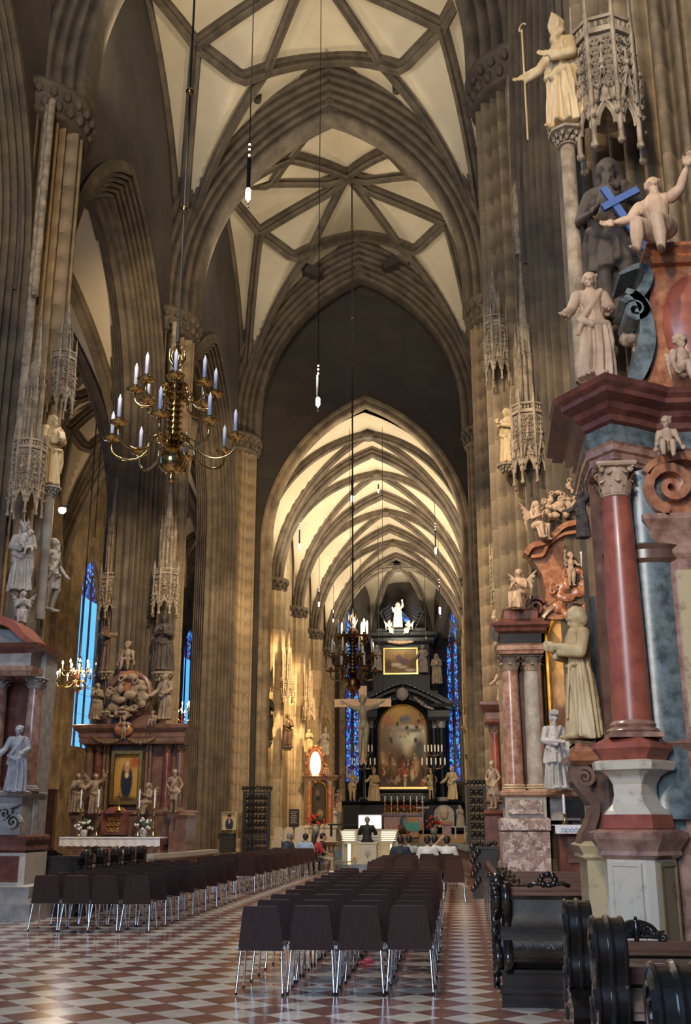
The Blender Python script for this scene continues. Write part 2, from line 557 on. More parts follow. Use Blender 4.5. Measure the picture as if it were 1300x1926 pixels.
def foliage_capital(root, R, z, h, m, n=26):
    b = MB()
    ol = ngon(24, R)
    b.stack(ol, [(0, z), (.12, z + .06), (.04, z + .14), (.1, z + h * .7), (.22, z + h * .8), (.24, z + h)])
    for i in range(n):
        for row in range(2):
            t = 2 * PI * (i + row * .5) / n
            r = R + .08 + row * .07
            b.ball((r * cos(t), r * sin(t), z + h * (.35 + .38 * row)), (.11, .11, h * .2), 6)
    return b.build('capital', m, root, True)
for y in PY:
    for x in (XL, XR):
        if y == 10. and x == XL:
            continue
        far = y > 40
        p = pier(PX0 if y < 11 else x, y + (2.4 if y < 11 else 0), 0, ZC - .9, 1.22, 'stone', lobes=28 if not far else 24, a=.15)
        foliage_capital(p, 1.3, ZC - 1.55, .8, 'rib')

# ribs of the transverse arches and the vaults
def mould(w0, w1, h, n=5, a=.09, res=5):
    def half(sg):
        q = []
        for i in range(n * res + 1):
            s = i / (n * res)
            aa, bb = w0 + (w1 - w0) * s, h * s
            nx, ny = h, (w0 - w1)
            l = sqrt(nx * nx + ny * ny)
            k = a * abs(sin(n * PI * s)) ** .6
            q.append((sg * (aa + nx / l * k), bb + ny / l * k))
        return q
    return half(-1) + [(0, h + .06)] + half(1)[::-1]
RIB = [(-.20, -.1), (-.20, .06), (-.08, .13), (-.15, .25), (-.05, .30), (0, .42), (.05, .30), (.15, .25), (.08, .13), (.20, .06), (.20, -.1)]
trim_no = [0]
def trim(b, m, smooth=SM):
    trim_no[0] += 1
    return struct(b.build('trim_%d' % trim_no[0], m, smooth=smooth))
NB = mould(1.0, .28, 1.85, 7, .15)
for y in (10., 21.5, 33., 45.):
    b = MB()
    b.sweep([(XC - 6.45, y, ZC - .85)] + [(XC + x, y, z) for x, z in arc(6.45, 9.0, ZC, 30)] + [(XC + 6.45, y, ZC - .85)], NB, (0, 1, 0))
    trim(b, 'rib')
HW, HB, RN = 5.45, 5.75, 8.9
def vaultz(x, y):
    k = max(i for i, p in enumerate((-1.5, 10., 21.5, 33.)) if p <= y or i == 0)
    y0, y1 = ((-1.5, 10.), (10., 21.5), (21.5, 33.), (33., 45.))[min(k, 3)]
    v = (y - (y0 + y1) / 2)
    return ZC + max(pz(x - XC, HW, RN), pz(v * HB / ((y1 - y0) / 2), HB, RN - .35))
ceil = MB()
for y0, y1 in ((-1.5, 10.), (10., 21.5), (21.5, 33.), (33., 45.)):
    ceil.grid(76, 76, lambda u, v: (XC - HW + 2 * HW * u, y0 + (y1 - y0) * v, vaultz(XC - HW + 2 * HW * u, y0 + (y1 - y0) * min(max(v, .001), .999))))
ceiling = struct(ceil.build('ceiling', 'web', smooth=.6))
def rib_line(b, p, q, fz, n=14, prof=RIB, drop=0.):
    d = Vector((q[0] - p[0], q[1] - p[1], 0))
    side = Vector((-d.y, d.x, 0))
    pts = []
    for i in range(n + 1):
        t = i / n
        x, y = p[0] + d.x * t, p[1] + d.y * t
        pts.append((x, y, fz(x, y) + drop))
    b.sweep(pts, prof, side)
for k, (y0, y1) in enumerate(((-1.5, 10.), (10., 21.5), (21.5, 33.), (33., 45.))):
    ym, hb = (y0 + y1) / 2, (y1 - y0) / 2
    P = lambda u, v: (XC + HW * u, ym + hb * v)
    b = MB()
    fz = lambda x, y: vaultz(min(max(x, XC - HW), XC + HW), min(max(y, y0 + .01), y1 - .01))
    for su in (-1, 1):
        for sv in (-1, 1):
            S, N1, N2, Rr, C, Wl = P(su * .97, sv * .96), P(su * .75, sv * .32), P(su * .36, sv * .57), P(0, sv * .80), P(0, 0), P(su * .99, 0)
            for a, c in ((S, N1), (S, N2), (N1, N2), (N2, Rr), (N2, C), (N1, C), (N1, Wl)):
                rib_line(b, a, c, fz)
    trim(b, 'rib')
    # boss holes with their iron caps
    h = MB()
    for u, v in ((-.8, .5), (.8, .5), (-.45, .75), (.45, .75), (-.5, -.1), (.5, -.1), (-.85, -.5), (.85, -.5)):
        x, y = P(u, v)
        h.lathe([(.02, -.2), (.13, -.16), (.15, .3)], (x, y, fz(x, y)), 8)
    trim(h, 'soot')
# small squared hatch irons on the second transverse arch
b = MB()
for px, py in ((590, 512), (735, 497)):
    b.box(at(px, py, y=43.6), (.75, .5, .4), 0, 0, .45 if px < 660 else -.45)
trim(b, 'soot', False)

# arcade walls of the nave
def arcade(sx, xin, xout, m, bays=((-1.5, 10.), (10., 21.5), (21.5, 33.), (33., 45.))):
    b = MB()
    ys, zs = [], []
    for y0, y1 in bays:
        ym = (y0 + y1) / 2
        g = (y1 - y0) / 2 - .9
        a = arc(g - .35, 6.7, 13.6, 16)
        ys += [y0] + [ym - g + .35] + [ym + q[0] for q in a] + [ym + g - .35]
        zs += [12.9, 12.9] + [q[1] for q in a] + [12.9]
    ys.append(45.)
    zs.append(12.9)
    rings = [[(xin, y, z), (xin, y, 28.4), (xout, y, 28.4), (xout, y, z)] for y, z in zip(ys, zs)]
    b.loft(rings, cap=True)
    w = struct(b.build('wall_left' if sx < 0 else 'wall_right', m))
    for y0, y1 in bays:
        ym = (y0 + y1) / 2
        t = MB()
        xm = (xin + xout) / 2
        g = (y1 - y0) / 2 - .9
        t.sweep([(xm, ym - g, 0)] + [(xm, ym + q[0], q[1]) for q in arc(g, 7.15, 13.4, 24)] + [(xm, ym + g, 0)], mould(.84, .12, .75, 6, .17), (-1, 0, 0))
        # hood mould on the nave side and shafts below the springing
        t.sweep([(xin, ym + q[0], q[1]) for q in arc(g + .15, 7.3, 13.4, 24)], [(-.16, -.02), (-.16, .1), (-.05, .2), (.1, .2), (.1, -.02)] if sx > 0 else [(.16, -.02), (.16, .1), (.05, .2), (-.1, .2), (-.1, -.02)], (-1, 0, 0))
        trim(t, 'rib')
        # wall rib under the vault
        t = MB()
        t.sweep([(xin - sx * .02, ym + q[0], q[1]) for q in arc(g + .9, RN - .3, ZC, 24)], [(-.16, 0), (-.12, .16), (0, .24), (.12, .16), (.16, 0)], (-1, 0, 0))
        trim(t, 'rib')
    return w
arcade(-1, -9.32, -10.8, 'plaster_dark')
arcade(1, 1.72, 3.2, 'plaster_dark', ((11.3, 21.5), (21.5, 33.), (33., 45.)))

# aisle walls and vaults
AB = (-2., 10., 21.5, 33., 40., 47.2, 55.5, 66., 79.)
AX, AH = -14.75, 4.2
b = MB()
for y0, y1 in zip(AB, AB[1:]):
    ym, hb = (y0 + y1) / 2, (y1 - y0) / 2
    b.grid(48, 48, lambda u, v: (AX - AH + 2 * AH * u, y0 + (y1 - y0) * v, 10.6 + max(pz((u - .5) * 2 * AH, AH, 10.2), pz((v - .5) * 2 * AH, AH, 10.0))))
ca = struct(b.build('ceiling', 'web', smooth=.6))
b = MB()
AM = mould(.6, .2, .75, 4, .07)
for y0, y1 in zip(AB, AB[1:]):
    ym, hb = (y0 + y1) / 2, (y1 - y0) / 2
    fz = lambda x, y: 10.6 + max(pz(x - AX, AH, 10.2), pz((y - ym) / hb * AH, AH, 10.0))
    P = lambda u, v: (AX + AH * u, ym + hb * v)
    for su in (-1, 1):
        for sv in (-1, 1):
            S, N1, N2, C = P(su * .97, sv * .97), P(su * .6, sv * .3), P(su * .3, sv * .6), P(0, 0)
            for a, c in ((S, N1), (S, N2), (N1, C), (N2, C), (N1, N2), (N1, P(su * .98, 0))):
                rib_line(b, a, c, fz, 10)
    b.sweep([(AX + x, y0, z) for x, z in arc(4.3, 10.4, 10.6, 16)], AM, (0, 1, 0))
trim(b, 'rib')
# north aisle wall with its windows
def lancet_wall(name, p0, p1, z1, wins, m, thick=.8, cols=None, zb=0.):
    """wall from p0 to p1 (plan); wins: (s0, s1, sill, spring, rise, lights, glass, rows); returns the wall"""
    p0, p1 = Vector(p0), Vector(p1)
    d = (p1 - p0)
    L_ = d.length
    d /= L_
    nrm = Vector((d.y, -d.x, 0)) if len(d) == 3 else None
    up = Vector((0, 0, 1))
    b = MB()
    pt = lambda s, z, o=0.: p0 + d * s + nrm * o + up * z
    xs = 0.
    for s0, s1, sill, spr, rise, lights, glass, rows in wins:
        hw, sm = (s1 - s0) / 2, (s0 + s1) / 2
        b.loft([[pt(xs, zb), pt(xs, z1), pt(xs, z1, -thick), pt(xs, zb, -thick)], [pt(s0, zb), pt(s0, z1), pt(s0, z1, -thick), pt(s0, zb, -thick)]])
        b.loft([[pt(s0, zb), pt(s0, sill), pt(s0, sill + .5, -thick), pt(s0, zb, -thick)], [pt(s1, zb), pt(s1, sill), pt(s1, sill + .5, -thick), pt(s1, zb, -thick)]])
        a = arc(hw, rise, spr, 10)
        b.loft([[pt(sm + x, z), pt(sm + x, z1), pt(sm + x, z1, -thick), pt(sm + x, z, -thick)] for x, z in a])
        xs = s1
    b.loft([[pt(xs, zb), pt(xs, z1), pt(xs, z1, -thick), pt(xs, zb, -thick)], [pt(L_, zb), pt(L_, z1), pt(L_, z1, -thick), pt(L_, zb, -thick)]])
    w = struct(b.build(name, m))
    for s0, s1, sill, spr, rise, lights, glass, rows in wins:
        window_no[0] += 1
        wd = struct(obj('window_%d' % window_no[0], None))
        hw, sm = (s1 - s0) / 2, (s0 + s1) / 2
        f = MB()
        f.sweep([pt(sm - hw, sill + .2, -.45)] + [pt(sm + x, z, -.45) for x, z in arc(hw, rise, spr, 10)] + [pt(sm + hw, sill + .2, -.45)],
                [(-.2, -.05), (-.12, .12), (0, .18), (.12, .12), (.2, -.05)], nrm)
        lw = 2 * hw / lights
        for i in range(1, lights):
            f.tube([pt(s0 + i * lw, sill, -.45), pt(s0 + i * lw, spr + rise * .62, -.45)], .14, 6)
        for i in range(lights):
            c = s0 + (i + .5) * lw
            f.tube([pt(c + x, z, -.45) for x, z in arc(lw / 2, lw * .8, spr - .1, 6)], .06, 5)
        if lights > 1:
            for i in range(lights - 1):
                c = s0 + (i + 1) * lw
                zc = spr + lw * .95
                f.tube([pt(c + lw * .36 * cos(t * PI / 6), zc + lw * .36 * sin(t * PI / 6), -.45) for t in range(13)], .05, 5)
        f.build('tracery', 'rib', wd)
        bars = MB()
        top = spr + rise
        for r in range(1, rows):
            z = sill + .2 + (spr - sill) * r / rows
            bars.tube([pt(s0, z, -.47), pt(s1, z, -.47)], .022, 4)
        bars.build('saddle_bars', 'iron', wd)['kind'] = 'stuff'
        for i in range(lights):
            a0, a1 = s0 + i * lw, s0 + (i + 1) * lw
            for r in range(rows):
                z0 = sill + .2 + (spr - sill) * r / rows
                z2 = sill + .2 + (spr - sill) * (r + 1) / rows
                g = glass(i, r) if callable(glass) else glass
                q = MB()
                c = pt((a0 + a1) / 2, (z0 + z2) / 2, -.5)
                q.prism([(-(lw / 2 - .03), -(z2 - z0) / 2 + .01), (lw / 2 - .03, -(z2 - z0) / 2 + .01), (lw / 2 - .03, (z2 - z0) / 2 - .01), (-(lw / 2 - .03), (z2 - z0) / 2 - .01)],
                        c, d, up, nrm, .02)
                q.build('pane', g, wd)
            q = MB()
            hd = [pt(x, min(sill + .2 + (spr - sill), 99), -.5) for x in (a0 + .02, a1 - .02)]
            zz = lambda s: spr + pz(s - sm, hw, rise)
            q.loft([[hd[0], hd[1]]] + [[pt(a0 + (a1 - a0) * .02, zz(a0) if k else 0, -.5), pt(a1 - .02, zz(a1), -.5)] for k in (1,)], cap=False, closed=False)
            q.build('pane', glass(i, rows) if callable(glass) else glass, wd)
    return w
window_no = [0]
GL = lambda i, r: 'red_glass' if (i == 2 and r == 3) else ('blue_glass' if r > 7 else 'sky_glass')
wins = []
for y0, y1 in zip(AB, AB[1:]):
    ym = (y0 + y1) / 2
    hw = 1.6 if y0 > 33 and y0 < 66 else 2.2
    bright = 'white_glass' if y0 > 66 else GL
    if y0 > 66:
        wins.append((79 - 77.6, 79 - 72.5, 5.2, 17, 3.0, 3, bright, 8))
    else:
        wins.append((79 - ym - hw, 79 - ym + hw, 4.6, 12.3, 2.4, 3, bright, 8))
wins.sort()
lancet_wall('wall_north', (-18.85, 79, 0), (-18.85, -2, 0), 24, wins, 'stone')
# unseen west wall and glowing window, added as source for the cool area light
lancet_wall('wall_west_added', (-11.5, -10.2, 0), (4, -10.2, 0), 24, [(3.1, 10.1, 2.0, 12.5, 5, 4, 'white_glass', 6)], 'stone_grey')
b = MB()
b.box((-14, 79.4, 12), (12, .8, 24))
b.box((-19.3, 38, 24), (.2, 84, .3))
struct(b.build('wall_east', 'stone'))
# responds on the aisle wall
b = MB()
for y in AB[1:-1]:
    ol = pier_outline(.62, 60, 9, .08)
    b.loft([[(-18.8 + px, y + py, z) for px, py in ol] for z in (0, 10.7)])
    b.stack([(-18.8 + px, y + py) for px, py in ngon(12, .66)], [(0, 10.2), (.12, 10.3), (.06, 10.5), (.2, 10.8), (.2, 10.9)])
    for o, r in ((-1.05, .13), (-.8, .2), (.8, .2), (1.05, .13)):
        b.tube([(-18.05, y + o, 0), (-18.05, y + o, 14)], r, 8)
    b.stack([(-18.8 + px, y + py) for px, py in ngon(8, .9)], [(0, 0), (0, 1.2), (-.2, 1.4)])
b.box((-18.5, 38, 4.5), (.5, 80, .25))
trim(b, 'stone')
# south aisle closes the right hand side
b = MB()
b.box((13, 38, 12), (.6, 90, 24))
b.box((8, 46, 12), (10, .6, 24))
b.box((8, 38, 24), (10.6, 90, .4))
struct(b.build('wall_south', 'stone_grey'))

# choir arch: dark wall over the opening
CW, CS, CRISE = 4.6, 13.7, 6.75
XO = -3.72
b = MB()
a = arc(CW, CRISE, CS, 20)
xs = [XC - 6.6, XO - CW] + [XO + q[0] for q in a] + [XO + CW, XC + 6.6]
zs = [0, 0] + [q[1] for q in a] + [0, 0]
rings = [[(x, 45.9, z), (x, 45.9, 29.5), (x, 46.9, 29.5), (x, 46.9, z)] for x, z in zip(xs, zs)]
b.loft(rings)
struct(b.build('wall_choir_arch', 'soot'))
b = MB()
b.sweep([(XO - CW - .15, 46.2, 0)] + [(XO + x, 46.2, z) for x, z in arc(CW + .15, CRISE + .2, CS, 24)] + [(XO + CW + .15, 46.2, 0)], mould(.42, .2, .42, 2, .06), (0, 1, 0))
trim(b, 'stone')

# unseen slabs added over nave, choir and aisle to block the sky
b = MB()
b.box((XC, 22, 30), (13, 49, .3))
b.box((XC, 65, 21.4), (13, 38, .3))
b.box((-14.9, 38, 21.6), (9, 84, .3))
struct(b.build('roof_sky_block', 'soot'))
# choir: walls, piers, vault
CHY = (46.9, 52., 59.5, 67., 74.5)
CHW, CZ, CR_ = 5.05, 13.1, 7.15
b = MB()
for y0, y1 in zip(CHY, CHY[1:]):
    hb = (y1 - y0) / 2
    b.grid(36, 24, lambda u, v: (XC + CHW * (2 * u - 1), y0 + (y1 - y0) * v, CZ + max(pz(CHW * (2 * u - 1), CHW, CR_), pz((2 * v - 1) * 3.75, 3.75, 6.6))))
struct(b.build('ceiling', 'web', smooth=.6))
CRIB = [(-.17, -.1), (-.17, .1), (-.1, .16), (-.12, .26), (0, .36), (.12, .26), (.1, .16), (.17, .1), (.17, -.1)]
for k, (y0, y1) in enumerate(zip(CHY, CHY[1:])):
    ym, hb = (y0 + y1) / 2, (y1 - y0) / 2
    fz = lambda x, y: CZ + max(pz(x - XC, CHW, CR_), pz((y - ym) / hb * 3.75, 3.75, 6.6))
    b = MB()
    for su in (-1, 1):
        for sv in (-1, 1):
            # the diagonals bow forward from the springing to the boss
            rib_line(b, (XC + su * CHW * .98, ym + sv * hb * .98), (XC, ym), fz, 16, CRIB, -.02)
    b.lathe([(.05, -.45), (.38, -.42), (.45, -.3), (.3, -.1)], (XC, ym, CZ + CR_), 12)
    trim(b, 'rib')
    b = MB()
    b.sweep([(XC + x, y1, z) for x, z in arc(CHW + .1, CR_ + .1, CZ, 22)], mould(.34, .10, .55, 3, .09), (0, 1, 0))
    trim(b, 'rib')
for sx, x in ((-1, XC - CHW - .15), (1, XC + CHW + .15)):
    b = MB()
    b.box((x + sx * .5, 61, 10.5), (1, 29, 21))
    struct(b.build('wall_choir_left' if sx < 0 else 'wall_choir_right', 'stone_warm'))
for y in CHY[1:-1] + (74.5,):
    for sx in (-1, 1):
        p = pier(XC + sx * (CHW + .25), y, 0, CZ + .2, .82, 'stone_warm' if y < 70 else 'stone', .6, 12, .11)
        foliage_capital(p, .80, CZ - .35, .6, 'rib', 16)
# apse
AP = [(XC - 5.05, 74.5), (XC - 5.0, 78.2), (XC - 2.4, 83.0), (XC + 2.4, 83.0), (XC + 5.0, 78.2), (XC + 5.05, 74.5)]
BO = Vector((XC - .05, 77.2, CZ + 6.9))
b = MB()
r = MB()
for (ax, ay), (bx, by) in zip(AP, AP[1:]):
    def fn(u, v, A=Vector((ax, ay, 0)), B=Vector((bx, by, 0))):
        p = A.lerp(B, u)
        lun = pz((2 * u - 1), 1, 1.25) / 1.25
        q = Vector((BO.x, BO.y, 0)).lerp(p, v)
        return (q.x, q.y, CZ + (BO.z - CZ) * sqrt(max(0, 1 - (v * (1 - lun * .92)) ** 2)))
    b.grid(16, 14, fn)
for ax, ay in AP:
    pts = [Vector((BO.x, BO.y, 0)).lerp(Vector((ax, ay, 0)), i / 12) for i in range(13)]
    d = pts[-1] - pts[0]
    r.sweep([(p.x, p.y, CZ + (BO.z - CZ) * sqrt(max(0, 1 - (i / 12) ** 2))) for i, p in enumerate(pts)], CRIB, Vector((-d.y, d.x, 0)))
    r.tube([(ax, ay, 0), (ax, ay, CZ)], .22, 8)
    r.lathe([(.2, CZ - .3), (.38, CZ), (.38, CZ + .12)], (ax, ay, 0), 10)
r.lathe([(.05, -.5), (.45, -.45), (.45, -.1)], BO, 12)
struct(b.build('ceiling', 'web', smooth=.6))
trim(r, 'rib')
for i, ((ax, ay), (bx, by)) in enumerate(zip(AP, AP[1:])):
    L_ = sqrt((bx - ax) ** 2 + (by - ay) ** 2)
    w = [(L_ * .5 - 1.5, L_ * .5 + 1.5, 4.2, 14.2, 3.6, 3, 'blue_glass', 9)]
    lancet_wall('wall_apse', (ax, ay, 0), (bx, by, 0), 20, w, 'soot')

def ceil_z(x, y):
    """height of the vault over a point"""
    if x < -10.9:
        k = max(i for i, p in enumerate(AB[:-1]) if p <= y)
        ym, hb = (AB[k] + AB[k + 1]) / 2, (AB[k + 1] - AB[k]) / 2
        return 10.6 + max(pz(x - AX, AH, 10.2), pz((y - ym) / hb * AH, AH, 10.0))
    if y < 45:
        return vaultz(x, y)
    k = max(i for i, p in enumerate(CHY[:-1]) if p <= max(y, 46.9))
    ym, hb = (CHY[k] + CHY[k + 1]) / 2, (CHY[k + 1] - CHY[k]) / 2
    return CZ + max(pz(x - XC, CHW, CR_), pz((y - ym) / hb * 3.75, 3.75, 6.6))

# slim light shafts that run from the canopy spires to the capitals
b = MB()
for px, py, D, r, z1 in ((65, 556, 20.1, .085, ZC - 1.5), (28, 905, 20.3, .10, ZC - 1.5), (315, 886, 31.5, .09, ZC - 1.5), (975, 480, 20.35, .075, ZC - 1.5), (1003, 560, 20.9, .06, ZC + 1), (931, 824, 30.6, .08, ZC - 1.5), (1020, 640, 21.0, .10, ZC + 1)):
    p = at(px, py, y=D)
    b.tube([(p.x, D, p.z), (p.x, D, z1)], r, 10)
trim(b, 'carved')
# ------------------------------------------------------------------ figures
def remesh(mb, vox, smooth=2, name='figure'):
    me = mb.mesh(name, [])
    o = bpy.data.objects.new('tmp', me)
    COL.objects.link(o)
    r = o.modifiers.new('r', 'REMESH')
    r.mode = 'VOXEL'
    r.voxel_size = vox
    if smooth:
        s = o.modifiers.new('s', 'SMOOTH')
        s.iterations = smooth
        s.factor = .5
    dg = bpy.context.evaluated_depsgraph_get()
    out = bpy.data.meshes.new_from_object(o.evaluated_get(dg))
    bpy.data.objects.remove(o)
    out.name = name
    out.polygons.foreach_set('use_smooth', [True] * len(out.polygons))
    return out
V = lambda *a: Vector(a)

def hand(mb, wrist, d, s, curl=.5, out=None):
    """palm, four unequal fingers and a thumb that leaves the side of the palm"""
    d = Vector(d).normalized()
    o = Vector(out) if out else Vector((0, -1, .2))
    o = (o - d * o.dot(d)).normalized()
    w = d.cross(o).normalized()
    p = Vector(wrist) + d * .045 * s
    mb.ball(p, (.026 * s, .026 * s, .026 * s), 8)
    for i, (k, l) in enumerate(((-1.5, .8), (-.5, 1.), (.5, .95), (1.5, .75))):
        a = p + w * k * .0125 * s + d * .02 * s
        m = a + d * .032 * s * l + o * .006 * s * curl
        e = m + d * .022 * s * l * (1 - curl * .6) + o * .024 * s * curl
        mb.chain([a, m, e], [.0085 * s, .008 * s, .0065 * s], 6)
    t = p - w * .022 * s
    mb.chain([t - d * .01 * s, t - w * .014 * s + d * .016 * s + o * .01 * s, t - w * .012 * s + d * .036 * s + o * .02 * s], [.010 * s, .009 * s, .007 * s], 6)

def head(mb, c, s, turn=0., nod=0., tilt=0., hat=None, beard=False, hair='short', face=True):
    R = Matrix.Rotation(turn, 3, 'Z') @ Matrix.Rotation(nod, 3, 'X') @ Matrix.Rotation(tilt, 3, 'Y')
    q = lambda x, y, z: Vector(c) + R @ Vector((x * s, y * s, z * s))
    mb.ball(q(0, .004, .008), (.050 * s, .060 * s, .062 * s), 14, R)
    mb.ball(q(0, -.018, -.030), (.036 * s, .040 * s, .040 * s), 12, R)
    if face:
        mb.chain([q(0, -.056, .008), q(0, -.071, -.014)], [.006 * s, .011 * s], 6)       # nose
        mb.chain([q(-.03, -.052, .018), q(.03, -.052, .018)], [.009 * s, .009 * s], 6)   # brow
        mb.chain([q(-.016, -.056, -.034), q(.016, -.056, -.034)], [.008 * s, .008 * s], 6)  # mouth
        mb.ball(q(0, -.050, -.056), .014 * s, 8)
        for k in (-1, 1):
            mb.ball(q(k * .052, .004, -.004), (.010 * s, .016 * s, .020 * s), 8, R)
            mb.ball(q(k * .019, -.052, .002), .010 * s, 6)
    if beard:
        mb.chain([q(0, -.042, -.05), q(0, -.052, -.085), q(0, -.050, -.125)], [.034 * s, .032 * s, .012 * s], 8)
    if hair in ('short', 'long', 'curly'):
        mb.ball(q(0, .014, .022), (.058 * s, .062 * s, .056 * s), 14, R)
    if hair == 'long':
        for k in (-1, 0, 1):
            mb.chain([q(k * .04, .03, .03), q(k * .055, .035, -.05), q(k * .05, .045, -.13)], [.03 * s, .028 * s, .018 * s], 8)
    if hair == 'curly':
        for i in range(12):
            a = i * 2.4
            mb.ball(q(.05 * cos(a), .02 + .04 * sin(a), .02 + .03 * cos(a * 1.7)), .02 * s, 6)
    if hat == 'mitre':
        mb.prism([(-.05, .03), (.05, .03), (.062, .09), (0, .19), (-.062, .09)], c, R @ V(s, 0, 0), R @ V(0, 0, s), R @ V(0, s, 0), .075)
    elif hat == 'biretta':
        mb.box(q(0, .005, .075), (.105 * s, .105 * s, .06 * s))
        mb.ball(q(0, .005, .115), .016 * s, 6)
    elif hat == 'turban':
        for z, r in ((.03, .062), (.05, .064), (.07, .05)):
            mb.ball(q(0, .01, z), (r * s, r * 1.05 * s, .022 * s), 12, R)
    elif hat == 'hood':
        mb.ball(q(0, .03, -.01), (.068 * s, .062 * s, .085 * s), 12, R)
    elif hat == 'crown':
        for i in range(8):
            a = 2 * PI * i / 8
            mb.chain([q(.055 * cos(a), .06 * sin(a), .05), q(.06 * cos(a), .065 * sin(a), .11)], [.014 * s, .006 * s], 5)
    elif hat == 'rays':
        for i in range(16):
            a = 2 * PI * i / 16
            mb.tube([q(.09 * cos(a), .03, .09 * sin(a)), q((.19 if i % 2 else .15) * cos(a), .03, (.19 if i % 2 else .15) * sin(a))], [.008 * s, .003 * s], 4)

def robe(mb, rings, seed, folds=9, amp=.023, n=60):
    """rings: (z, rx, ry, cx, cy) from hem to top; the folds die out upwards"""
    rnd = random.Random(seed)
    ph = [rnd.uniform(0, 6.28) for _ in range(4)]
    z0, z1 = rings[0][0], rings[-1][0]
    out = []
    K = 14
    for k in range(K + 1):
        t = k / K * (len(rings) - 1)
        i = min(int(t), len(rings) - 2)
        f = t - i
        z, rx, ry, cx, cy = [rings[i][j] * (1 - f) + rings[i + 1][j] * f for j in range(5)]
        a = amp * (1 - .75 * (k / K))
        ring = []
        for m in range(n):
            th = 2 * PI * m / n
            d = a * (sin(folds * th + ph[0] + 1.2 * k / K) + .55 * sin((folds * 2 - 3) * th + ph[1] - 1.5 * k / K) + .5 * sin(4 * th + ph[2] + 2.5 * k / K))
            ring.append((cx + (rx + d) * cos(th), cy + (ry + d) * sin(th), z + (amp * .5 * sin(3 * th + ph[3]) if k == 0 else 0)))
        out.append(ring)
    mb.loft(out)

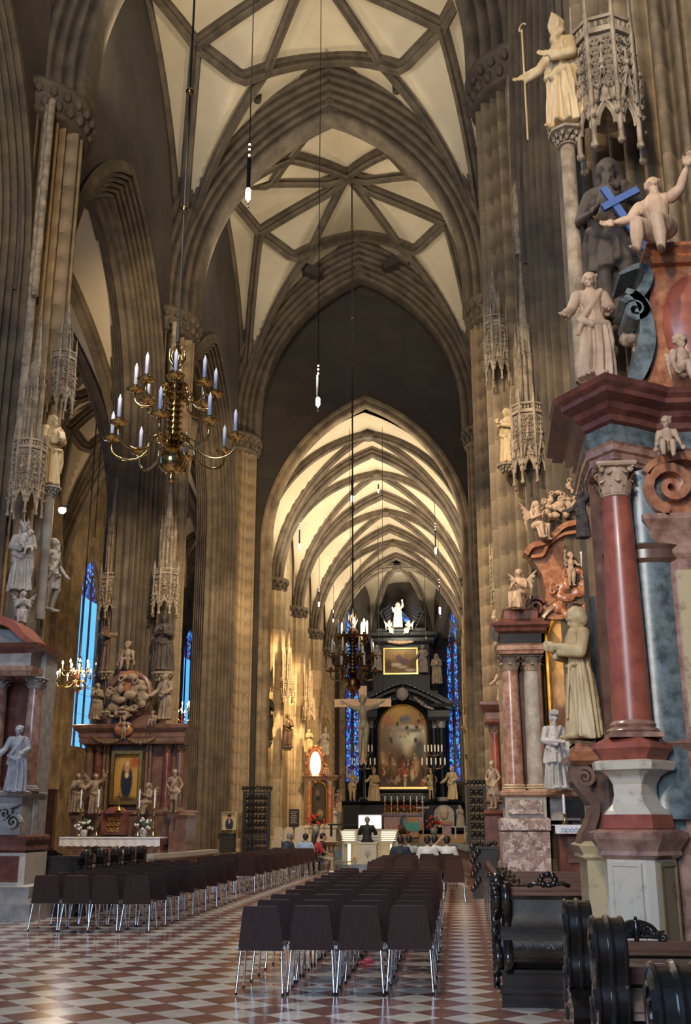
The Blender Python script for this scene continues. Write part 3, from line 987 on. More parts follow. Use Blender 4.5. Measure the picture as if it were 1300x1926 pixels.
FIG = {}
def figure(key, arms, style='robe', hat=None, beard=False, hair='short', turn=0., nod=.1, tilt=0., wings=0, cape=False, child=False, seed=1, vox=.0105, hipx=0., drape=True, wide=1., extra=None, sleeves=True, bulk=1.):
    if key in FIG:
        return FIG[key]
    mb = MB()
    hs = 1.6 if child else 1.1
    wide = wide * (1 + (bulk - 1) * .5)
    hx = hipx
    sit = style == 'sit'
    dz = -.22 if sit else 0.
    if child:
        dz -= .03
    B = lambda x, y, z: V(x, y, z + dz)
    # trunk
    mb.chain([B(hx, 0, .52), B(hx * .6, .005, .62), B(0, -.005, .72), B(0, 0, .79)], [.085 * wide, .072 * wide, .092 * wide, .075 * wide], 14)
    mb.chain([B(-.085, .0, .795), B(.085, .0, .795)], [.05, .05], 10)
    mb.chain([B(0, .0, .80), B(0, -.008, .90)], [.04, .034], 10)
    head(mb, B(0, -.012, .935 + (.035 if child else 0)), hs, turn, nod, tilt, hat, beard, hair)
    # legs
    def legs(r=1.):
        for k in (-1, 1):
            if sit:
                hp, kn, an = V(k * .06 + hx, 0, .30), V(k * .085, -.235, .305 - .02 * (k > 0)), V(k * .08, -.225 + .05 * k, .05)
            elif style == 'stride':
                hp, kn, an = V(k * .055 + hx, 0, .52), V(k * .065, -.05 * (k + 1) + .0, .285), V(k * .07, .05 - .03 * k, .045)
            else:
                hp, kn, an = V(k * .055 + hx, 0, .52), V(k * .06 + hx * .4, -.035 - .02 * k, .285), V(k * .06, .01 - .01 * k, .045)
            if child:
                hp.z += 0 if sit else -.03
            mb.chain([hp, (hp + kn) / 2 + V(k * .006, 0, 0), kn, (kn + an) / 2 + V(0, .014, 0), an], [.064 * r * bulk, .058 * r * bulk, .043 * r * bulk, .042 * r * bulk, .026 * r * bulk], 10)
            mb.chain([an + V(0, .015, -.02), an + V(k * .012, -.06, -.026), an + V(k * .014, -.105, -.03)], [.024, .024, .016], 8)
    if style == 'robe':
        robe(mb, [(0, .155 * wide, .115, hx * .3, 0), (.25, .135 * wide, .10, hx, 0), (.45, .118 * wide, .09, hx, 0), (.60, .082 * wide, .066, hx * .5, 0), (.74, .10 * wide, .07, 0, 0)], seed)
        for k in (-1, 1):
            mb.chain([V(k * .05, -.07, .018), V(k * .06, -.15, .014)], [.022, .018], 8)
    elif style == 'tunic':
        legs()
        robe(mb, [(.30, .13, .10, hx, 0), (.45, .118, .09, hx, 0), (.60, .08, .066, 0, 0), (.74, .10, .07, 0, 0)], seed, 8, .014)
    elif sit:
        legs(1.15 if drape else 1.)
        if drape:
            robe(mb, [(.04, .10, .06, .0, -.20), (.20, .12, .09, 0, -.17), (.33, .12, .13, hx, -.08), (.40, .085, .07, hx, 0)], seed, 7, .02)
    else:
        legs()
        mb.chain([V(-.09, -.01, .50), V(0, -.075, .50), V(.09, -.02, .53)], [.035, .035, .04], 8)
        mb.chain([V(.10, -.01, .53), V(.12, .0, .42), V(.11, .02, .33)], [.035, .03, .015], 8)
        mb.chain([V(-.09, .01, .50), V(0, .07, .50), V(.09, .02, .53)], [.035, .035, .04], 8)
    if drape and style in ('robe', 'tunic'):
        mb.chain([V(.085, -.03, .825), V(.01, -.062, .70), V(-.085, -.065, .57), V(-.13, -.02, .42)], [.03, .035, .036, .02], 8)
        mb.chain([V(-.12, -.05, .54), V(-.02, -.088, .48), V(.12, -.05, .51)], [.03, .036, .028], 8)
        mb.chain([V(.13, -.04, .50), V(.155, -.03, .34), V(.15, -.02, .2)], [.03, .026, .012], 8)
    # arms
    for k, (el, ha) in zip((-1, 1), arms):
        sh = B(k * .115 * wide, 0, .79)
        el, ha = B(*el), B(*ha)
        s = (.052, .050, .040) if sleeves and style == 'robe' else (.040 * bulk, .033 * bulk, .024 * bulk)
        mb.chain([sh, (sh + el) / 2, el], [s[0], s[0] * .95, s[1] * .9], 10)
        w = el.lerp(ha, .86)
        mb.chain([el, el.lerp(ha, .45), w], [s[1] * .88, s[1] * .85, s[2] * .82], 10)
        if sleeves and style == 'robe':
            mb.chain([el + V(0, .0, -.01), w + V(0, 0, -.045)], [.042, .03], 8)
        hand(mb, w, ha - el, 1.15 * (bulk * .5 + .5))
    if cape:
        robe(mb, [(.02, .19, .05, 0, .07), (.4, .17, .05, 0, .065), (.7, .14, .05, 0, .04), (.83, .07, .04, 0, .01)], seed + 5, 9, .02)
    if wings:
        for k in (-1, 1):
            for j in range(6):
                a = V(k * .04, .07, .74 + dz)
                t = j / 5
                tip = V(k * (.16 + .16 * t) * wings, .13, .46 + dz + .58 * t * wings)
                m = a.lerp(tip, .5) + V(k * .05, .04, .05)
                mb.chain([a, m, tip], [.022, .03, .012], 7)
    if extra:
        extra(mb)
    me = remesh(mb, vox, 2)
    FIG[key] = me
    return me

def statue(name, label, m, me, loc, h, rz=0., group=None, cat='statue', parent=None, lean=0.):
    d = me.copy()
    d.materials.clear()
    d.materials.append(M[m])
    o = obj(name, d, parent, loc, rz, h)
    if lean:
        o.rotation_euler.x = lean
    return tag(o, label, cat, group) if parent is None else o

DOWN = ((-.165, .0, .63), (-.17, -.06, .47))
DOWNR = ((.165, .0, .63), (.17, -.06, .47))
PRAY = ((-.15, -.05, .65), (-.015, -.19, .72))
PRAYR = ((.15, -.05, .65), (.015, -.19, .72))
BOOK = ((-.16, -.02, .64), (.0, -.16, .62))
BOOKR = ((.16, -.02, .64), (.03, -.15, .66))
UP = ((-.20, -.02, .86), (-.19, -.06, 1.03))
UPR = ((.20, -.02, .86), (.19, -.06, 1.03))
OUT = ((-.20, -.05, .68), (-.30, -.12, .66))
OUTR = ((.20, -.05, .68), (.30, -.12, .66))
def bookx(mb):
    mb.box((.03, -.185, .67), (.11, .035, .14), 0, -.4)
def staffx(mb):
    mb.tube([(-.30, -.13, .02), (-.30, -.13, 1.12)], .011, 6)
    mb.tube([(-.30 + .05 * cos(t * .5) * (1 - t * .06), -.13, 1.15 + .05 * sin(t * .5) * (1 - t * .06)) for t in range(12)], .012, 6)
def babyx(mb):
    mb.chain([(.10, -.13, .66), (.10, -.13, .74)], [.045, .042], 8)
    head(mb, (.10, -.145, .82), .8, -.4, .1, 0, None, False, 'short')
    mb.chain([(.07, -.15, .74), (.03, -.17, .78)], [.017, .012], 6)
    mb.chain([(.09, -.16, .62), (.06, -.22, .58), (.05, -.2, .50)], [.026, .022, .014], 6)
    mb.chain([(.13, -.15, .62), (.15, -.2, .57), (.15, -.18, .50)], [.026, .022, .014], 6)
F_BOOK = figure('book', (BOOK, BOOKR), beard=True, hair='long', seed=2, extra=bookx, cape=True)
F_BISH = figure('bishop', (OUT, BOOKR), hat='mitre', beard=True, seed=3, cape=True, extra=staffx)
F_PRAY = figure('pray', (PRAY, PRAYR), hair='long', nod=.25, seed=4, cape=True)
F_MARY = figure('mary', (BOOK, BOOKR), hair='long', hat='crown', seed=6, extra=babyx)
F_MONK = figure('monk', (((-.16, -.03, .645), (-.02, -.20, .675)), ((.16, -.04, .645), (.03, -.19, .70))), beard=True, hair=None, nod=.6, seed=8, hat='hood', wide=1.15, drape=False, vox=.0075, extra=lambda mb: (robe(mb, [(.015, .16, .12, 0, .02), (.5, .115, .10, 0, 0)], 31, 11, .022), mb.chain([(-.1, -.07, .555), (0, -.1, .55), (.1, -.07, .555)], [.014] * 3, 8), mb.chain([(.05, -.10, .55), (.06, -.13, .3), (.055, -.14, .15)], [.012, .011, .012], 7)))
F_CANON = figure('canon', (BOOK, ((.17, -.02, .62), (.20, -.08, .47))), hat='biretta', beard=True, nod=.35, seed=9, cape=False, extra=lambda mb: robe(mb, [(.34, .165, .13, 0, 0), (.55, .13, .1, 0, 0), (.8, .09, .07, 0, 0)], 4, 10, .014), vox=.0095)
F_YOUTH = figure('youth', (((-.18, -.02, .64), (-.27, -.14, .55)), ((.17, -.02, .65), (.10, -.14, .60))), hair='curly', turn=-.25, nod=.1, tilt=.1, seed=11, hipx=.03, vox=.008)
F_HERO = figure('hero', (UP, ((.18, -.02, .65), (.09, -.12, .54))), style='nude', hair='curly', beard=True, hipx=-.02, seed=12, bulk=1.25)
F_HIP = figure('hip', (((-.20, .02, .66), (-.10, -.06, .56)), ((.19, .0, .65), (.15, -.12, .52))), style='tunic', hair='short', beard=True, hipx=.025, turn=.4, seed=13)
F_ANGEL = figure('angel', (OUT, UPR), hair='curly', wings=1.1, seed=14, turn=.3)
F_KNEEL = figure('kneel', (PRAY, PRAYR), style='sit', hair='long', wings=.9, seed=15, turn=.3, nod=.3)
F_SIT = figure('sit', (((-.19, -.05, .64), (-.17, -.2, .52)), ((.2, -.02, .66), (.28, -.1, .52))), style='sit', hair='curly', seed=16, drape=False, nod=.2, turn=-.2, bulk=1.25)
F_SITUP = figure('situp', (OUT, ((.22, -.02, .82), (.30, -.06, .96))), style='sit', hair='curly', beard=True, seed=17, drape=False, vox=.0085, turn=.5, hipx=.02, bulk=1.35)
F_PUTTO = figure('putto', (((-.17, -.02, .64), (-.2, -.1, .5)), ((.17, -.03, .65), (.22, -.1, .5))), style='sit', child=True, bulk=1.3, hair='curly', wings=.55, seed=18, drape=False, turn=-.3)
F_PUTTOUP = figure('puttoup', (UP, OUTR), style='nude', child=True, bulk=1.3, hair='curly', wings=.55, seed=19, turn=.3)
F_GLORY = figure('glory', (((-.18, -.02, .66), (-.2, -.12, .74)), UPR), hair='long', hat='rays', seed=20, cape=True)
F_CHRIST = figure('christ', (((-.235, .02, .83), (-.38, .03, .89)), ((.235, .02, .83), (.38, .03, .89))), style='nude', beard=True, hair='long', nod=.5, tilt=.3, hipx=.02, seed=21)
F_CROSS = figure('crossbearer', (((-.18, .0, .64), (-.10, -.15, .60)), ((.18, -.03, .66), (.06, -.17, .72))), style='tunic', beard=True, hair='long', nod=.25, cape=True, seed=22)

# ------------------------------------------------------------------ gothic canopies and consoles on the piers
def tracery_panel(b, c, ax, w, h, n=3, r=.012):
    """foliage rings and cusps standing proud of a panel"""
    ax = Vector(ax)
    c = Vector(c)
    nm = Vector((ax.y, -ax.x, 0))
    rows = max(2, int(n * h / w))
    for i in range(n):
        for j in range(rows):
            p = c + ax * ((i + .5) / n - .5) * w + V(0, 0, 1) * ((j + .5) / rows - .5) * h
            q = w / n * .40
            b.tube([p + ax * q * cos(t * PI / 4 + .4) + V(0, 0, q * sin(t * PI / 4 + .4)) + nm * .01 for t in range(9)], r, 4)
            b.ball(p + nm * .02, q * .45, 5)

def canopy(label, x, y, z, rz, w, h, spire, m='carved', group=None):
    """three-sided baldachin: pendant gabled arches, pierced drum, cresting, a forest of pinnacles"""
    t = thing('statue_canopy', label, 'canopy', (x, y, z), rz, group)
    P = [(-w * .5, .25 * w), (-w * .5, -.22 * w), (-w * .22, -.5 * w), (w * .22, -.5 * w), (w * .5, -.22 * w), (w * .5, .25 * w)]
    drum = MB()
    drum.stack([(a * .9, c * .9) for a, c in P], [(0, .34 * h), (0, h)])
    drum.build('drum', m, t)
    # under vault
    uv = MB()
    uv.lathe([(.40 * w, .30 * h), (.36 * w, .42 * h), (.2 * w, .52 * h), (.02, .55 * h)], (0, 0, 0), 10)
    uv.build('under_vault', m, t)
    for (ax, ay), (bx, by) in zip(P, P[1:]):
        A, B_ = V(ax, ay, 0), V(bx, by, 0)
        d = (B_ - A)
        L_ = d.length
        d.normalize()
        nm = V(d.y, -d.x, 0)
        mid = (A + B_) / 2
        g = MB()
        r = .038 * w
        Z = V(0, 0, 1)
        g.tube([mid + d * q[0] + Z * q[1] for q in arc(L_ / 2, .30 * h, .02 * h, 7)], r, 5)
        g.tube([mid + d * q[0] * .62 + Z * q[1] for q in arc(L_ / 2, .18 * h, .10 * h, 5)], r * .7, 4)
        g.tube([A + Z * .12 * h, mid + Z * .62 * h + nm * .03, B_ + Z * .12 * h], r * 1.1, 5)
        for s in (-1, 1):
            for k in range(4):
                f = (k + .5) / 4
                p = mid + d * s * L_ / 2 * (1 - f) + Z * (.12 + .5 * f) * h + nm * .03
                g.ball(p + nm * .02, r * 1.3, 5)
        g.ball(mid + Z * .66 * h + nm * .04, r * 1.9, 6)
        g.tube([mid + Z * .6 * h + nm * .03, mid + Z * .78 * h + nm * .03], [r, r * .5], 5)
        g.build('gable', m, t)
        q = MB()
        tracery_panel(q, mid + Z * .70 * h - nm * .0, d, L_ * .9, .5 * h, 2, r * .55)
        q.build('tracery', m, t)
        q = MB()
        q.box(mid + Z * 1.0 * h, (L_ * 1.04, .06 * w, .05 * h), math.atan2(d.y, d.x))
        q.box(mid + Z * 1.12 * h, (L_ * 1.04, .05 * w, .03 * h), math.atan2(d.y, d.x))
        for k in range(4):
            q.ball(A.lerp(B_, (k + .5) / 4) + Z * 1.06 * h, (.04 * w, .04 * w, .04 * h), 5)
        q.build('cresting', m, t)
    for ax, ay in P[:6]:
        q = MB()
        r = .045 * w
        q.tube([(ax, ay, -.05 * h), (ax, ay, .98 * h)], r, 6)
        q.ball((ax, ay, -.07 * h), r * 1.7, 7)
        q.ball((ax, ay, .3 * h), r * 1.4, 6)
        q.tube([(ax, ay, .98 * h), (ax, ay, 1.15 * h), (ax, ay, 1.4 * h)], [r, r, .005], 6)
        for k in range(3):
            q.ball((ax, ay, (1.18 + .07 * k) * h), r * (.9 - .2 * k), 5)
        q.build('pinnacle', m, t)
    # spire: bundle of buttressed shafts stepping back, with a crocketed needle
    if spire:
        for a, c, r, z0, z1 in ((0, -.05, .17, 1.0, .55), (-.28, 0, .075, 1.0, .42), (.28, 0, .075, 1.0, .42), (-.16, -.24, .06, 1.0, .36), (.16, -.24, .06, 1.0, .36), (0, -.30, .05, 1.0, .30)):
            q = MB()
            zt = h + spire * z1
            rr = r * w
            q.stack(ngon(8, rr, .39, (a * w, c * w)), [(0, h), (0, zt * .97), (.012, zt * .97), (.012, zt * .985), (0, zt * .985), (0, zt)])
            for k in range(8):
                th = k * PI / 4
                q.tube([(a * w + rr * 1.02 * cos(th), c * w + rr * 1.02 * sin(th), h), (a * w + rr * 1.02 * cos(th), c * w + rr * 1.02 * sin(th), zt)], rr * .13, 4)
            top = zt + spire * (.45 if r > .1 else .14)
            q.loft([ngon3(8, rr * .9, (a * w, c * w), zt), ngon3(8, .008, (a * w, c * w), top)])
            nk = 9 if r > .1 else 4
            for k in range(nk):
                f = k / nk
                for s in range(4):
                    th = s * PI / 2 + .4
                    e = rr * .9 * (1 - f) + .012
                    q.ball((a * w + e * cos(th), c * w + e * sin(th), zt + (top - zt) * f), .022 * w * (1.25 - f * .5), 5)
            q.ball((a * w, c * w, top), .035 * w, 6)
            q.build('spire' if r > .1 else 'shaft', m, t, .6)
    return t
def ngon3(n, r, c, z):
    return [(c[0] + r * cos(2 * PI * i / n), c[1] + r * sin(2 * PI * i / n), z) for i in range(n)]
def console(label, x, y, z, rz, w, m='carved', shaft=0., group=None):
    """leafy corbel under a pier statue, on its own half column"""
    t = thing('statue_console', label, 'console', (x, y, z), rz, group)
    b = MB()
    b.stack(ngon(8, w * .5, PI / 8), [(-.12, -.5 * w), (-.06, -.3 * w), (0, -.18 * w), (.05, -.14 * w), (.05, -.03 * w), (.01, 0)])
    b.build('slab', m, t)
    b = MB()
    for i in range(11):
        for j in range(2):
            th = 2 * PI * (i + .5 * j) / 11
            r = w * (.36 + .10 * j)
            b.ball((r * cos(th), r * sin(th), -w * (.42 - .18 * j)), (.08 * w, .08 * w, .12 * w), 6)
            b.chain([(r * cos(th), r * sin(th), -w * (.5 - .18 * j)), ((r + .08 * w) * cos(th + .2), (r + .08 * w) * sin(th + .2), -w * (.36 - .18 * j))], [.035 * w, .02 * w], 5)
    b.build('foliage', m, t, True)
    if shaft:
        b = MB()
        b.lathe([(w * .26, -shaft), (w * .26, -.62 * w), (w * .34, -.60 * w), (w * .34, -.54 * w), (w * .26, -.5 * w), (w * .3, -.4 * w)], (0, 0, 0), 14)
        b.build('shaft', m, t, .6)
    return t
# ------------------------------------------------------------------ placing helpers
def zat(px, py, D):
    return at(px, py, y=D).z
def box_px(b, x0, y0, x1, y1, D, depth):
    """box whose front, at depth D, spans a photo rectangle"""
    A, B_ = at(x0, (y0 + y1) / 2, y=D), at(x1, (y0 + y1) / 2, y=D)
    z1, z0 = zat((x0 + x1) / 2, y0, D), zat((x0 + x1) / 2, y1, D)
    return b.box(((A.x + B_.x) / 2, D + depth / 2, (z0 + z1) / 2), (B_.x - A.x, depth, z1 - z0))
def stack_px(b, x0, x1, D, depth, prof, pyref):
    """rectangular block with mouldings: profile (out, py)"""
    A, B_ = at(x0, pyref, y=D), at(x1, pyref, y=D)
    return b.stack(rect(A.x, D, B_.x, D + depth), [(o, zat((x0 + x1) / 2, py, D)) for o, py in prof])
def statue_px(name, label, m, me, px, pb, pt, D, rz=0., group=None, k=1., cat='statue', pxb=None):
    p = at(px, pb, y=D)
    h = (zat(px, pt, D) - p.z) / k
    return statue(name, label, m, me, p, h, rz, group, cat)
def canopy_px(label, px, pb, pt, ps, D, wpx, rz, m='carved', group=None):
    p = at(px, pb, y=D)
    h = zat(px, pt, D) - p.z
    return canopy(label, p.x, D, p.z, rz, wpx * D / 2080, h, zat(px, ps, D) - p.z - h if ps else 0, m, group)
def console_px(label, px, pt, D, wpx, rz, m='carved', pshaft=None):
    p = at(px, pt, y=D)
    return console(label, p.x, D, p.z, rz, wpx * D / 2080, m, p.z - zat(px, pshaft, D) if pshaft else 0)
def acanthus(b, c, r, h, n=8, ry=None):
    """two rows of leaves, corner volutes and flowers of a Corinthian capital; c is the bottom centre"""
    c = V(*c)
    for row in range(2):
        for i in range(n):
            t = 2 * PI * (i + .5 * row) / n
            d = V(cos(t), sin(t), 0)
            z0, z1 = h * .05 + row * h * .22, h * (.42 + .26 * row)
            s = V(-d.y, d.x, 0) * r * .34
            p = [c + d * r * 1.02 + V(0, 0, z0), c + d * r * 1.16 + V(0, 0, z0 + (z1 - z0) * .6), c + d * r * 1.42 + V(0, 0, z1), c + d * r * 1.62 + V(0, 0, z1 - h * .09)]
            rings = [[q - s * w, q + d * r * .05, q + s * w, q - d * r * .06] for q, w in zip(p, (1, 1.05, .8, .3))]
            b.loft(rings)
    for i in range(4):
        t = PI / 4 + i * PI / 2
        d = V(cos(t), sin(t), 0)
        pts = [c + d * r * (1.45 + .24 * cos(a) * (1 - a / 9)) + V(0, 0, h * (.80 + .16 * sin(a) * (1 - a / 9))) for a in [k * .7 for k in range(12)]]
        b.tube(pts, r * .13, 5)
        q = c + V(cos(t + PI / 4), sin(t + PI / 4), 0) * r * 1.25 + V(0, 0, h * .9)
        b.ball(q, r * .18, 6)
def column(par, x, y, z0, z1, r, msh, mcap, capf=.14, basef=.08, mbase=None, n=20, taper=.86):
    H = z1 - z0
    hb, hc = H * basef, H * capf
    b = MB()
    b.lathe([(r * (1 - (1 - taper) * (k / 8) ** 1.6), z0 + hb + (H - hb - hc) * k / 8) for k in range(9)], (x, y, 0), n)
    sh = b.build('column', msh, par, .6)
    b = MB()
    b.stack(ngon(4, r * 1.85, PI / 4, (x, y)), [(0, z0), (0, z0 + hb * .28)])
    b.lathe([(r * 1.28, z0 + hb * .28), (r * 1.38, z0 + hb * .4), (r * 1.28, z0 + hb * .54), (r * 1.12, z0 + hb * .62), (r * 1.2, z0 + hb * .76), (r * 1.12, z0 + hb * .9), (r, z0 + hb)], (x, y, 0), n)
    b.build('column_base', mbase or mcap, sh, .6)
    b = MB()
    rt = r * taper
    zc = z1 - hc
    b.lathe([(rt, zc), (rt * 1.1, zc + hc * .03), (rt, zc + hc * .06), (rt * .96, zc + hc * .5), (rt * 1.1, zc + hc * .88)], (x, y, 0), n)
    b.stack([(x + q[0], y + q[1]) for q in ngon(4, rt * 1.9, PI / 4)], [(0, z1 - hc * .13), (.012, z1 - hc * .08), (0, z1)])
    acanthus(b, (x, y, zc + hc * .05), rt, hc * .95)
    b.build('capital', mcap, sh, .8)
    return sh
def volute(b, c, ax, r, turns=2.2, w=.1, th=.05, sg=1, a0=0., nm=None):
    """flat band rolled up in the plane of ax and z, w wide across it"""
    c, ax = V(*c), V(*ax).normalized()
    nm = V(*nm) if nm else V(-ax.y, ax.x, 0)
    n = int(turns * 14)
    pts = [c + (ax * sg * cos(a0 + 2 * PI * turns * i / n) + V(0, 0, 1) * sin(a0 + 2 * PI * turns * i / n)) * r * (1 - .88 * i / n) for i in range(n + 1)]
    rings = []
    for i, p in enumerate(pts):
        d = (p - c).normalized() if (p - c).length > 1e-6 else ax
        t = th * (1 - .5 * i / n)
        rings.append([p - nm * w / 2 - d * t / 2, p + nm * w / 2 - d * t / 2, p + nm * w / 2 + d * t / 2, p - nm * w / 2 + d * t / 2])
    b.loft(rings)
def scrollband(b, pts, w, th, nm):
    """thick ribbon along pts, w across nm"""
    pts = [V(*p) for p in pts]
    if isinstance(th, (int, float)):
        th = [th] * len(pts)
    P_, T_ = [], []
    for i in range(len(pts) - 1):
        a, q, s, e_ = pts[max(i - 1, 0)], pts[i], pts[i + 1], pts[min(i + 2, len(pts) - 1)]
        for k in range(5):
            f = k / 5
            P_.append(.5 * (2 * q + (s - a) * f + (2 * a - 5 * q + 4 * s - e_) * f * f + (3 * q - a - 3 * s + e_) * f ** 3))
            T_.append(th[i] * (1 - f) + th[i + 1] * f)
    pts, th = P_ + [pts[-1]], T_ + [th[-1]]
    nm = V(*nm).normalized()
    rings = []
    for i, p in enumerate(pts):
        t = (pts[min(i + 1, len(pts) - 1)] - pts[max(0, i - 1)]).normalized()
        d = nm.cross(t)
        tt = th[i] if isinstance(th, (list, tuple)) else th
        rings.append([p - nm * w / 2 - d * tt / 2, p + nm * w / 2 - d * tt / 2, p + nm * w / 2 + d * tt / 2, p - nm * w / 2 + d * tt / 2])
    b.loft(rings)
def cloud(key, seed, n=16, sx=1., sz=.7):
    mb = MB()
    r = random.Random(seed)
    for i in range(n):
        a = r.uniform(0, 6.28)
        q = sqrt(r.random())
        mb.ball((q * sx * .5 * cos(a), r.uniform(-.12, .05), q * sz * .5 * sin(a)), (r.uniform(.09, .17), r.uniform(.09, .15), r.uniform(.08, .14)), 10)
    for i in range(n // 2):
        a = r.uniform(0, 6.28)
        c = V(.42 * sx * cos(a), -.12, .42 * sz * sin(a))
        mb.tube([c + V(cos(k * .8) * .1 * (1 - k * .08), -.04, sin(k * .8) * .1 * (1 - k * .08)) for k in range(9)], .028, 6)
    return remesh(mb, .02, 1)
CL1, CL2 = cloud('a', 1), cloud('b', 5, 20, 1., 1.)
def relief(name, m, me, par, loc, s, rz=0.):
    d = me.copy()
    d.materials.clear()
    d.materials.append(M[m])
    return obj(name, d, par, loc, rz, s)
def garland(b, p, q, sag, r, n=14):
    p, q = V(*p), V(*q)
    for i in range(n + 1):
        t = i / n
        c = p.lerp(q, t) - V(0, 0, sag * 4 * t * (1 - t))
        b.ball(c, r * (.7 + .6 * sin(PI * t)) * (1 if i % 2 else .8), 7)
def painting(name, par, x0, x1, z0, z1, y, spec, arch_h=0., nx=44, base=(.1, .07, .05), frame='gold', fw=.08, seed=1, gain=1.):
    """canvas with its painted blobs in a colour attribute, in a moulded frame.
    spec: (u, v, ru, rv, (r,g,b), softness) painted in order, u right and v up, 0..1"""
    ny = int(nx * (z1 - z0) / (x1 - x0))
    hw = (x1 - x0) / 2
    rnd = random.Random(seed)
    vs, cols, fs = [], [], []
    top = lambda u: (z1 - arch_h + pz((u - .5) * 2, 1, .999) * arch_h) if arch_h else z1
    for j in range(ny + 1):
        for i in range(nx + 1):
            u, v = i / nx, j / ny
            x, z = x0 + (x1 - x0) * u, z0 + (top(u) - z0) * v
            vs.append((x, y, z))
            w = (z - z0) / (z1 - z0)
            c = list(base)
            for (cu, cv, ru, rv, cc, so) in spec:
                d = sqrt(((u - cu) / ru) ** 2 + ((w - cv) / rv) ** 2)
                a = min(1, max(0, (1 - d) / so)) if d < 1 else 0
                c = [c[k] * (1 - a) + cc[k] * a for k in range(3)]
            g = rnd.uniform(.85, 1.15)
            cols.append([min(.85, c[k] * g * gain) for k in range(3)] + [1])
    for j in range(ny):
        for i in range(nx):
            a = j * (nx + 1) + i
            fs.append((a, a + 1, a + nx + 2, a + nx + 1))
    me = bpy.data.meshes.new('canvas')
    me.from_pydata(vs, [], fs)
    ca_ = me.color_attributes.new('Col', 'FLOAT_COLOR', 'POINT')
    ca_.data.foreach_set('color', [k for c in cols for k in c])
    if 'paint' not in M:
        m = bpy.data.materials.new('oil paint')
        m.use_nodes = True
        vc = m.node_tree.nodes.new('ShaderNodeVertexColor')
        vc.layer_name = 'Col'
        bs = m.node_tree.nodes['Principled BSDF']
        bs.inputs['Roughness'].default_value = .65
        bs.inputs['Specular IOR Level'].default_value = .12
        m.node_tree.links.new(vc.outputs[0], bs.inputs['Base Color'])
        M['paint'] = m
    me.materials.append(M['paint'])
    cv = obj('canvas', me, par)
    if frame:
        f = MB()
        xm = (x0 + x1) / 2
        if arch_h:
            path = [(x0, y, z0)] + [(xm + hw * cos(PI - PI * k / 16), y, z1 - arch_h + arch_h * sin(PI * k / 16)) for k in range(17)] + [(x1, y, z0)]
            f.sweep(path, [(-.03, .01), (-.08, -.02), (-.06, -fw * .5), (-.09, -fw * .8), (.02, -fw), (.04, .01)], (0, 1, 0))
            f.box((xm, y - .03, z0 - fw * .4), (x1 - x0 + fw * 2, .1, fw))
        else:
            for a, b_, c, d in ((xm, z0 - fw / 2, x1 - x0 + 2 * fw, fw), (xm, z1 + fw / 2, x1 - x0 + 2 * fw, fw)):
                f.box((a, y - .03, b_), (c, .1, d))
            for a in (x0 - fw / 2, x1 + fw / 2):
                f.box((a, y - .03, (z0 + z1) / 2), (fw, .1, z1 - z0))
            for a in (x0 - fw * .2, x1 + fw * .2):
                f.box((a, y - .06, (z0 + z1) / 2), (fw * .4, .06, z1 - z0 + fw * .4))
            for b_ in (z0 - fw * .2, z1 + fw * .2):
                f.box((xm, y - .06, b_), (x1 - x0 + fw * .4, .06, fw * .4))
        f.build('picture_frame', frame, par)
    return cv

# ------------------------------------------------------------------ statues and canopies on the piers
canopy_px('grey gothic stone canopy over the robed mother and child at the left edge', 46, 962, 848, 560, 20.0, 62, 0, 'carved')
statue_px('stone_statue', 'grey statue of a crowned mother carrying a child under the leftmost canopy', 'grey_statue', F_MARY, 36, 1112, 985, 19.8, .3)
statue_px('stone_statue', 'small grey bust-like figure crouching beneath the mother and child statue', 'grey_statue', F_KNEEL, 40, 1176, 1112, 19.6, .4, k=.8)
canopy_px('dark grey gothic canopy above the yellow-lit statue with a cross on the first left pier', 112, 772, 678, 562, 20.8, 50, 1.2, 'carved')
statue_px('stone_statue', 'yellow-lit statue holding a small cross on the first left pier', 'yellow_statue', F_BOOK, 91, 914, 782, 20.6, .9)  # yellow light on this statue is put into its colour
console_px('grey leafy console carrying the yellow-lit statue on the first left pier', 95, 916, 20.6, 36, .9, 'stone_grey', 1165)
statue_px('stone_statue', 'shadowed grey statue on the first left pier below the small bright lamp', 'grey_statue', F_HIP, 92, 1150, 1015, 21.2, 1.4)
canopy_px('brown gothic canopy over the bearded statue facing left on the second left pier', 206, 1160, 1090, 870, 31.6, 42, -.5)
statue_px('pier_statue', 'brown bearded statue under the left canopy of the second left pier', 'brown_statue', F_BOOK, 203, 1262, 1160, 31.5, -.3)
console_px('brown console under the bearded statue on the left of the second left pier', 203, 1263, 31.5, 34, 0, 'carved')
canopy_px('pale gothic canopy with tall pinnacles above the dark robed statue, under the great chandelier', 310, 1152, 1082, 885, 31.4, 48, .2)
statue_px('pier_statue', 'dark robed statue holding a vessel beside the second left pier', 'dark_statue', F_BISH if False else F_PRAY, 305, 1262, 1158, 31.3, .1)
console_px('dark leafy console beneath the dark robed statue', 306, 1264, 31.3, 38, 0, 'carved')
